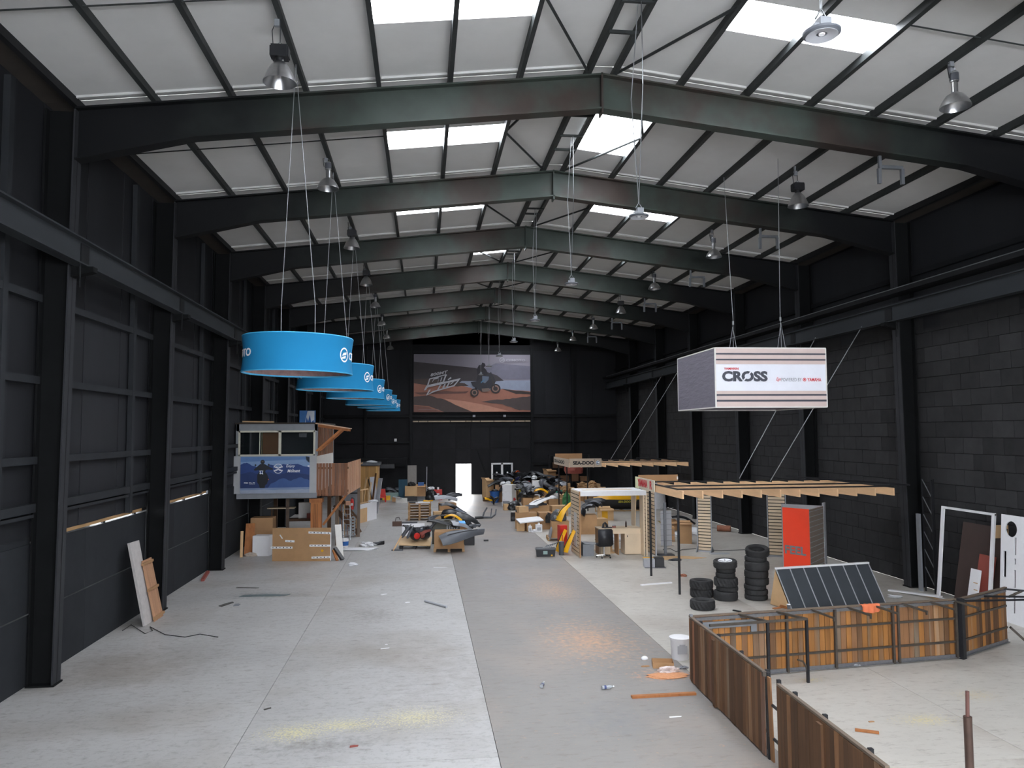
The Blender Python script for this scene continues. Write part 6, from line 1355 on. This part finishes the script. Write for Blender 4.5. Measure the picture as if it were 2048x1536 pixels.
spk = thing('small_speaker','small black speaker box left of the lane-edge cartons','speaker',(4.661, 39.976, 0.000)); MB().box((.24,.22,.44),(0,0,.22)).obj('cabinet', M_bplas, spk); MB().lathe([(.001,-.12),(.08,-.12),(.085,-.11),(.001,-.11)],18,axis='y',loc=(0,0,.16)).obj('cone', M_gplas, spk)
fairing('black curved guard standing on the lane-edge carton', (4.65,37.2,.9), (R(70),R(-30),R(40)), M_bplas, .7,.25,.15, 145)
blob('holdall','black holdall on the lane before the middle heap',(5.375, 45.553, 0.000),(.9,.6,.52),mat('shiny_black_film','#222427'),146,cat='bag',rough=.12); carton('cardboard_box','small brown carton left of the black holdall',*(4.964, 45.625),.4,.35,.35,R(6),0,M_card2); blob('red_cloth','red and white cloth on top of the small carton',(5.381, 47.720,.36),(.8,.4,.25),mat('red_cloth','#b23a38',.8,var=.2),147,cat='cloth'); tag(MB().box((.9,.5,.36)).obj('grey_crate', M_grey, None, (5.381, 47.720,.18)),'grey crate under the red and white cloth','crate')
# carton with yellow fenders beside the kiosk
carton('cardboard_box','tall brown carton standing on a pallet left of the kiosk', 5.84,32.8,.74,.62,.66,R(-4),.146); pallet('wooden pallet under the tall carton left of the kiosk', 5.9,32.85,R(-4))
fairing('tall yellow fender with black liner on the tall carton', (6.02,32.6,1.2), (R(10),R(-58),R(15)), M_yel, .95,.5,.22, 150, bend=.3, taper=.3); blob('grey_bag','grey plastic bag beneath the tall yellow fender',(5.78,32.7,.82),(.72,.5,.5),mat('grey_film','#5d5f63',.35,var=.2),151)
rb_ = tag(MB().box((.3,.3,.98)).obj('red_box', M_red, None, (5.42,29.85,.49), (0,0,R(10))),'tall narrow red box beside the kiosk wall','box')
fairing('left of two yellow fenders standing beside the red box', (5.36,29.3,.43), (R(8),R(-72),R(-5)), M_yel, .85,.36,.2, 152, bend=.35, taper=.25); fairing('right of two yellow fenders standing beside the red box', (5.55,28.75,.48), (R(5),R(-70),R(5)), M_yel, .85,.32,.18, 153, bend=.4, taper=.25)
t = thing('tool_roll','grey tool roll standing before the yellow fenders','tool roll',(5.18,28.75,0)); MB().lathe([(.001,0),(.1,0),(.11,.5),(.001,.52)],14).obj('roll', M_gplas, t, smooth=True); MB().box((.03,.03,.3),(.04,0,.6)).obj('handle', M_red, t)
wh_ = thing('grey_disc','thin grey disc leaning on the tall carton','disc',(5.38,32.5,.30)); MB().lathe([(.001,-.015),(.27,-.02),(.3,0),(.27,.02),(.001,.015)],30,axis='x').obj('disc', M_lplas, wh_, smooth=True); wh_.rotation_euler = (0,R(12),0)
# toolbox
tb = thing('toolbox','black open toolbox full of tools on the lane edge','toolbox',(4.548, 28.602, 0.000),R(-4)); mb = MB(); W0,D0,H0 = .74,.36,.30
mb.add([(-W0/2*.9,-D0/2*.9,0),(W0/2*.9,-D0/2*.9,0),(W0/2*.9,D0/2*.9,0),(-W0/2*.9,D0/2*.9,0),(-W0/2,-D0/2,H0),(W0/2,-D0/2,H0),(W0/2,D0/2,H0),(-W0/2,D0/2,H0),(-W0/2+.02,-D0/2+.02,H0),(W0/2-.02,-D0/2+.02,H0),(W0/2-.02,D0/2-.02,H0),(-W0/2+.02,D0/2-.02,H0),(-W0/2*.9,-D0/2*.85,.03),(W0/2*.9,-D0/2*.85,.03),(W0/2*.9,D0/2*.85,.03),(-W0/2*.9,D0/2*.85,.03)],[(0,1,2,3),(0,1,5,4),(1,2,6,5),(2,3,7,6),(3,0,4,7),(4,5,9,8),(5,6,10,9),(6,7,11,10),(7,4,8,11),(8,9,13,12),(9,10,14,13),(10,11,15,14),(11,8,12,15),(12,13,14,15)]); mb.obj('tub', M_bplas, tb)
MB().box((W0+.03,D0+.03,.03),(0,0,H0-.03)).obj('rim', M_gplas, tb); MB().box((.16,.006,.12)).obj('label_sheet', M_lblue, tb, (-.02,-D0/2*.96-.01,.15)); MB().box((.06,.02,.05)).obj('latch', M_yel, tb, (.22,-D0/2*.93-.01,.05))
for k in range(5): tl_ = thing('hand_tool','steel tool sticking out of the black toolbox','tool',(4.548, 28.602,.24),0,'tools in the toolbox'); MB().tube([(-.25+.08*k,-.05,.0),(.02+.08*k,.08,.1+.02*k)],.014,8).obj('shaft', M_galv, tl_); MB().tube([(.02+.08*k,.08,.1+.02*k),(.14+.08*k,.12,.14+.02*k)],.02,8).obj('grip', M_gplas, tl_)
# behind the kiosk
carton('cardboard_box','brown carton seen through the kiosk on the left', 7.4,34.6,.85,.7,.85,R(-4)); carton('cardboard_box','small brown carton beside the carton behind the kiosk', 8.3,36.0,.7,.6,.5,R(6),0,M_card2)
for i in range(5): fairing('black bracket panel on the cartons behind the kiosk', (7.2+.16*i,34.5+.06*i,.95+.1*i), (rnd.uniform(-.4,.4),rnd.uniform(-.6,.2),rnd.uniform(0,3)), (M_bplas,M_gplas)[i%2], .9,.4,.25, 160+i%3, 'panels behind the kiosk')
q = (9.492, 39.622); carton('cardboard_box','open tan carton with yellow print behind the kiosk desk', q[0],q[1],.72,.55,.6,R(2),0,M_card2,True); tag(MB().box((.3,.01,.4)).obj('yellow_label', M_yel, None, (q[0]-.1,q[1]-.29,.28)),'yellow printed sheet on the tan carton behind the kiosk','label')
blob('white_film','crumpled white film on the floor behind the kiosk',(8.1,32.2,0),(1.1,.8,.25),M_film,170,cat='plastic sheet')
rd = thing('red_banner_flag','tall red flag banner with blue edge near the far right corner','banner',(13.039, 58.945, 0.000)); MB().box((.75,.03,2.6),(0,0,1.9)).obj('cloth', M_red, rd); MB().box((.1,.035,2.6),(.42,0,1.9)).obj('edge', M_blue, rd); MB().tube([(-.4,0,0),(-.4,0,3.3)],.02,8).obj('pole', M_blk, rd); MB().box((.5,.5,.04),(-.4,0,.02)).obj('foot', M_blk, rd)
for k in range(5): MB().box((.3,.01,.26)).obj('dark_mark', M_dred, rd, (0,-.02,.95+.45*k))
blob('red_balloon','dark red inflatable shape hanging under the far canopy',(9.2,46.6,2.05),(1.2,.8,.8),M_dred,171,cat='inflatable',rough=.1)
tag(MB().tube([(9.2,46.6,2.8),(9.2,44.42,2.86),(9.2,44.3,2.95)],.01,5).obj('hanging_string', M_dcable),'string holding the red inflatable under the far canopy','string')
# ------------------------------------------------------------------ open floor right: cartons, sheets, cabinet
q = (10.794, 31.008); carton('cardboard_box','tall brown carton standing alone beside the slat-board stand', q[0],q[1],.48,.46,.84,R(-14),0,M_card,True,flaps=.25)
q = (10.268, 31.680); carton('cardboard_box','smaller brown carton beside the grey wire rack', q[0],q[1],.5,.4,.6,R(-10),0,M_card)
q = (11.614, 35.133); carton('cardboard_box','open cardboard box with black and yellow scraps', q[0],q[1],.7,.5,.4,R(10),0,M_card,True); fairing('black and yellow guard lying by the open scrap box', (q[0]+.6,q[1]+.2,.45), (R(5),R(8),R(-10)), M_bplas, 1.1,.3,.15, 180); fairing('short yellow and black guard left of the open scrap box', (q[0]-.55,q[1]-.1,.22), (R(20),R(20),R(40)), mat('mustard_plastic','#8f7c22',.4), .6,.3,.15, 181)
blob('white_film','white foam sheeting on the floor behind the tall lone carton',(11.102, 33.119, 0.000),(1.2,.6,.18),M_film,182,cat='plastic sheet'); blob('white_film','white foam sheeting beside the slat-board stand',(12.037, 33.301, 0.000),(.9,.7,.35),M_film,183,cat='plastic sheet')
flat = tag(MB().prism([(-1.1,-.2),(-.3,.55),(.5,.45),(1.15,-.05),(.6,-.25),(.2,-.1),(-.2,-.5),(-.6,-.15)],0.004,.012,'xy').obj('cardboard_offcut', M_card2, None, (9.145, 27.329,0)),'flattened tan cardboard sheet on the floor by the black poles','cardboard')
blob('cloth','dark and pale rag lying on the flattened cardboard',(8.969, 26.917, 0.000),(.55,.3,.08),M_gplas,184,cat='cloth')
cb2 = thing('printer_box','small grey box with black half open lid by the black pole','box',(7.803, 25.756, 0.000),R(-10)); MB().box((.36,.4,.26),(-.14,0,.15)).obj('body', M_lgrey, cb2); MB().box((.32,.38,.3),(.2,.02,.17)).obj('dark_half', M_bplas, cb2); MB().box((.7,.46,.02),(.05,0,.01)).obj('base', M_gplas, cb2); MB().box((.36,.06,.02),(-.14,.18,.29)).obj('yellow_edge', M_yel, cb2)
for x in (-.2,.3): MB().tube([(x,0,0)],.01) if False else None
tag(MB().bar((6.514, 22.758,.015),(7.538, 22.993,.015),.09,.03).obj('white_batten', M_white),'white batten on the floor between the black poles','batten')
blob('paper_scrap','small red-brown crumpled paper near the front pole',(8.250, 23.951, 0.000),(.24,.18,.09),mat('red_brown_paper','#9a6650',.8,var=.3),185,cat='paper')
t = thing('log_tube','short brown tube lying along the blockwork wall','tube',(13.759, 34.237, 0.000),R(-30)); MB().lathe([(.001,-.3),(.14,-.3),(.14,.3),(.001,.3)],16,axis='x',loc=(0,0,.14)).obj('tube', mat('red_brown_paper','#9a6650'), t, smooth=True); MB().tube([(-.3,0,.14),(-1.0,.3,.1)],.015,6).obj('cord', M_dcable, t)
ext2 = (14.529, 45.775); extinguisher('red fire extinguisher standing by the far columns of the blockwork', ext2, 0.75); wbg = blob('wrapped_column','white wrapped bundle standing by the far columns',(13.954, 44.644,0),(.8,.5,1.9),M_film,186,cat='bundle',rough=.05); tag(MB().box((.3,.3,.75)).obj('black_stool', M_bplas, None, (ext2[0],ext2[1],.375)),'black stool under the fire extinguisher by the far columns','stool')
tube_obj('floor_cable', [(9.301, 29.336,.015),(9.649, 29.541,.02),(9.636, 28.781,.015),(10.046, 29.221,.015),(10.612, 29.391,.015),(11.380, 28.761,.015),(12.615, 28.822,.015),(13.486, 28.944,.015)], .012, M_dcable, None, 6); tag(bpy.data.objects['floor_cable'],'black cable trailing across the floor past the slat-board stands','cable')
# ------------------------------------------------------------------ near clutter by the fence
bucket('white lidded paint bucket tucked behind the fence corner', 5.22,15.45,.2,.42,M_white,None,True); 
o = bpy.data.objects; tbk = thing('label_x','x','x'); bpy.data.objects.remove(tbk)
lb = MB().box((.2,.004,.16)).box((.12,.006,.03),(.0,0,.09)).obj('printed_label', M_lgrey, [x for x in o if x.name.startswith('bucket') and x.get('label','').startswith('white lidded')][0], (-.02,-.205,.22)); lb['label'] = 'printed grey label'
carton('cardboard_tray','shallow open cardboard tray by the fence corner', 4.72,14.95,.34,.26,.10,R(-12),0,M_card,False,tape=False) if False else None
ct = thing('cardboard_tray','shallow open cardboard tray by the fence corner','tray',(4.70,14.98,0),R(-12)); MB().box((.4,.3,.006),(0,0,.003)).box((.4,.006,.11),(0,-.15,.055)).box((.4,.006,.11),(0,.15,.055)).box((.006,.3,.11),(-.2,0,.055)).box((.006,.3,.11),(.2,0,.055)).obj('tray', M_card, ct)
blob('plastic_bag','crumpled white plastic bag on the sawdust by the fence corner',(4.700, 14.588, 0.000),(.46,.26,.13),mat('pinkish_film','#ddd0cc',.4,var=.08),190,rough=.3); blob('cup','small white and blue cup on the centre lane',(4.476, 15.468, 0.000),(.15,.11,.07),M_white,191,cat='cup',rough=.05); blob('blue_wrapper','dark blue wrapper beside the cardboard tray',(4.635, 15.010, 0.000),(.14,.09,.06),plain('navy_plastic','#3a4470'),192,cat='wrapper'); blob('silver_wrapper','silver wrapper at the foot of the fence corner',(5.068, 14.789, 0.000),(.2,.1,.06),M_lplas,193,cat='wrapper'); blob('scraps','brown scraps beside the white and blue cup',(4.362, 15.014, 0.000),(.2,.09,.02),M_plyd,194,cat='scrap')
sd_ = blob('sawdust','low orange mound of sawdust by the fence corner',(4.605, 14.387, 0.000),(.85,.42,.03),mat('orange_sawdust','#cc9168',.95,var=.15,scale=20),195,cat='sawdust',rough=.12); sd_['kind'] = 'stuff'
tag(MB().bar((3.608, 13.308,.02),(4.769, 13.333,.02),.085,.04).obj('orange_plank', M_orange),'orange-brown plank lying across the lane beside the fence','plank')
def bottle(label, p, rz):
    t = thing('plastic_bottle', label, 'bottle', (p[0],p[1],.035), rz); MB().lathe([(.001,-.1),(.032,-.1),(.034,-.02),(.028,0),(.034,.03),(.03,.07),(.012,.1),(.012,.12),(.001,.12)],14,axis='x').obj('body', M_clear, t, smooth=True); MB().lathe([(.035,-.06),(.035,-.02)],14,axis='x').obj('label_band', plain('navy_plastic','#3a4470'), t); MB().lathe([(.001,.12),(.014,.12),(.014,.135),(.001,.135)],10,axis='x').obj('cap', M_white, t)
bottle('clear plastic bottle with a blue band on the centre lane', (3.297, 13.821), R(10)); bottle('crushed clear bottle left of the blue-banded one on the lane', (2.168, 14.110), R(70)); bottle('clear bottle lying at the foot of the long amber fence', (8.363, 14.438), R(-15))
def scrap(label, px_, w_, d_, m, rz=0, name='paper_scrap', cat='paper', th=.006): return tag(MB().prism([(-w_/2,-d_/2),(w_*.4,-d_/2*.9),(w_/2,d_*.2),(w_*.1,d_/2),(-w_*.45,d_*.4)],.002,th,'xy').obj(name, m, None, (px_[0],px_[1],0), (0,0,rz)), label, cat)
scrap('thin white strip on the lane beside the fence', (4.074, 12.350), .22,.05, M_white, R(3))
scrap('white strip of paper beside the lane line on the left bay', (0.603, 26.739), .5,.08, M_white, R(-10)); scrap('white scrap left of the white pipe on the left bay', (-0.413, 21.428), .14,.12, M_white, R(20)); scrap('torn white scrap near the centre of the left bay', (-1.103, 22.568),.22,.1,M_white,R(40)); scrap('white shred near the slab joint on the left bay', (-0.804, 16.993),.2,.05,M_white,R(15)); scrap('white chip beside the shred on the left bay', (-0.787, 17.303),.06,.05,M_white)
pp = tag(MB().tube([(0.061, 21.422,.03),(0.623, 20.620,.03)],.03,10).obj('white_pipe', M_lgrey),'pale plastic pipe lying on the left bay floor','pipe')
scrap('dark flat board scrap on the left bay floor', (-5.290, 21.879), .55,.14, mat('dark_scrap','#4c4a46',.8,var=.2), R(65), 'board_scrap','scrap',.02); scrap('grey dusty scrap beside the dark board scrap', (-4.991, 21.776), .16,.3, M_grey, R(5),'board_scrap','scrap',.01); scrap('dark flat strip on the damp patch of the left bay', (-5.225, 24.094), .7,.08, mat('dark_scrap','#4c4a46'), R(-12),'board_scrap','scrap',.015); scrap('small dark leaf-like scrap near the slab joint', (-2.592, 13.597), .14,.05, mat('dark_scrap','#4c4a46'), R(40),'scrap','scrap',.01)
scrap('long green-grey film scrap on the damp patch of the left bay', (-4.483, 22.920), 1.4,.3, mat('green_grey_film','#5c6a6c',.4,var=.3,scale=8), R(-3),'film_scrap','plastic',.008); scrap('red and black wrapper near the front slab joint', (-1.007, 11.837), .13,.06, M_dred, R(10),'wrapper','wrapper',.012)
tag(MB().bar((-6.867, 25.346,.04),(-7.078, 26.753,.06),.10,.07).obj('brown_block', M_dred),'short red-brown timber block by the left wall','block')
tube_obj('thin_cable', [(-7.028, 19.323,.01),(-7.005, 19.790,.03),(-6.399, 18.964,.01),(-6.320, 19.224,.01),(-6.495, 19.575,.02),(-5.906, 18.807,.01),(-5.377, 18.517,.01),(-5.111, 18.741,.01),(-4.626, 18.413,.01)], .009, M_dcable, None, 6); tag(bpy.data.objects['thin_cable'],'thin black cable on the floor before the leaning panels','cable')
tag(MB().bar((6.618, 11.427,.02),(6.913, 11.270,.02),.06,.03).obj('short_plank', M_orange),'short brown plank on the floor inside the fenced bay','plank')
scrap('brown chip inside the fenced bay', (7.079, 11.736),.1,.04,M_plyd,0,'chip','scrap',.012)
cp = thing('paper_cup','small dark and white cup on the fence top','cup',(7.0,14.28,1.20)); MB().lathe([(.001,0),(.028,0),(.036,.08),(.033,.08)],14).obj('cup', M_gplas, cp, smooth=True); MB().lathe([(.037,.078),(.037,.086),(.001,.086)],14).obj('lid', M_white, cp)
tag(MB().bar((7.925, 19.242,.02),(8.060, 19.057,.02),.05,.03).obj('black_stick', M_bplas),'short black stick on the floor beyond the fence','stick')
for i,(a,b) in enumerate(((1565,1216),(1590,1218),(1545,1222))): pass
scrap('orange peelings beside the panel tent', (9.265, 19.390), .5,.12, M_orange, R(20),'scrap','scrap',.02)
# black shelving and dark equipment silhouettes against the far wall right
shf = thing('steel_shelving','dark steel shelving against the far wall right of the big door','shelving',(10.9,YF-.6,0))
for x in (-1.5,0,1.5):
    for y in (-.25,.25): box('upright', (.05,.05,2.9), (x,y,1.45), M_blk, shf)
for z in (.9,1.9,2.85): box('shelf', (3.1,.55,.04), (0,0,z), M_steel, shf)
for i,(x,w_,h_,z) in enumerate(((-1.1,.5,.5,.92),(-.4,.6,.4,.92),(.4,.5,.6,.92),(1.1,.6,.35,.92),(-.9,.7,.4,1.92),(.6,.8,.5,1.92))): carton('cardboard_box','dim carton stored on the dark steel shelving', 10.9+x,YF-.6,w_,.4,h_,0,z,M_fence_dk,False,'cartons on the shelving')
# left corner dark mezzanine bar with a shaded lamp bank
dkb = thing('dark_gantry','dark shelf gantry on the far wall left of the big door','gantry',(-3.9,YF-.9,0)); box('beam',(5.6,.5,.1),(0,0,2.75),M_steel,dkb)
for x in (-2.6,0,2.7): box('leg',(.1,.1,2.75),(x,0,1.37),M_steel,dkb)
MB().box((1.1,.4,.3),(1.3,-.1,2.2)).obj('heater', M_bplas, dkb); MB().box((.06,.06,.4),(1.3,-.1,2.5)).obj('heater_hanger', M_steel, dkb)
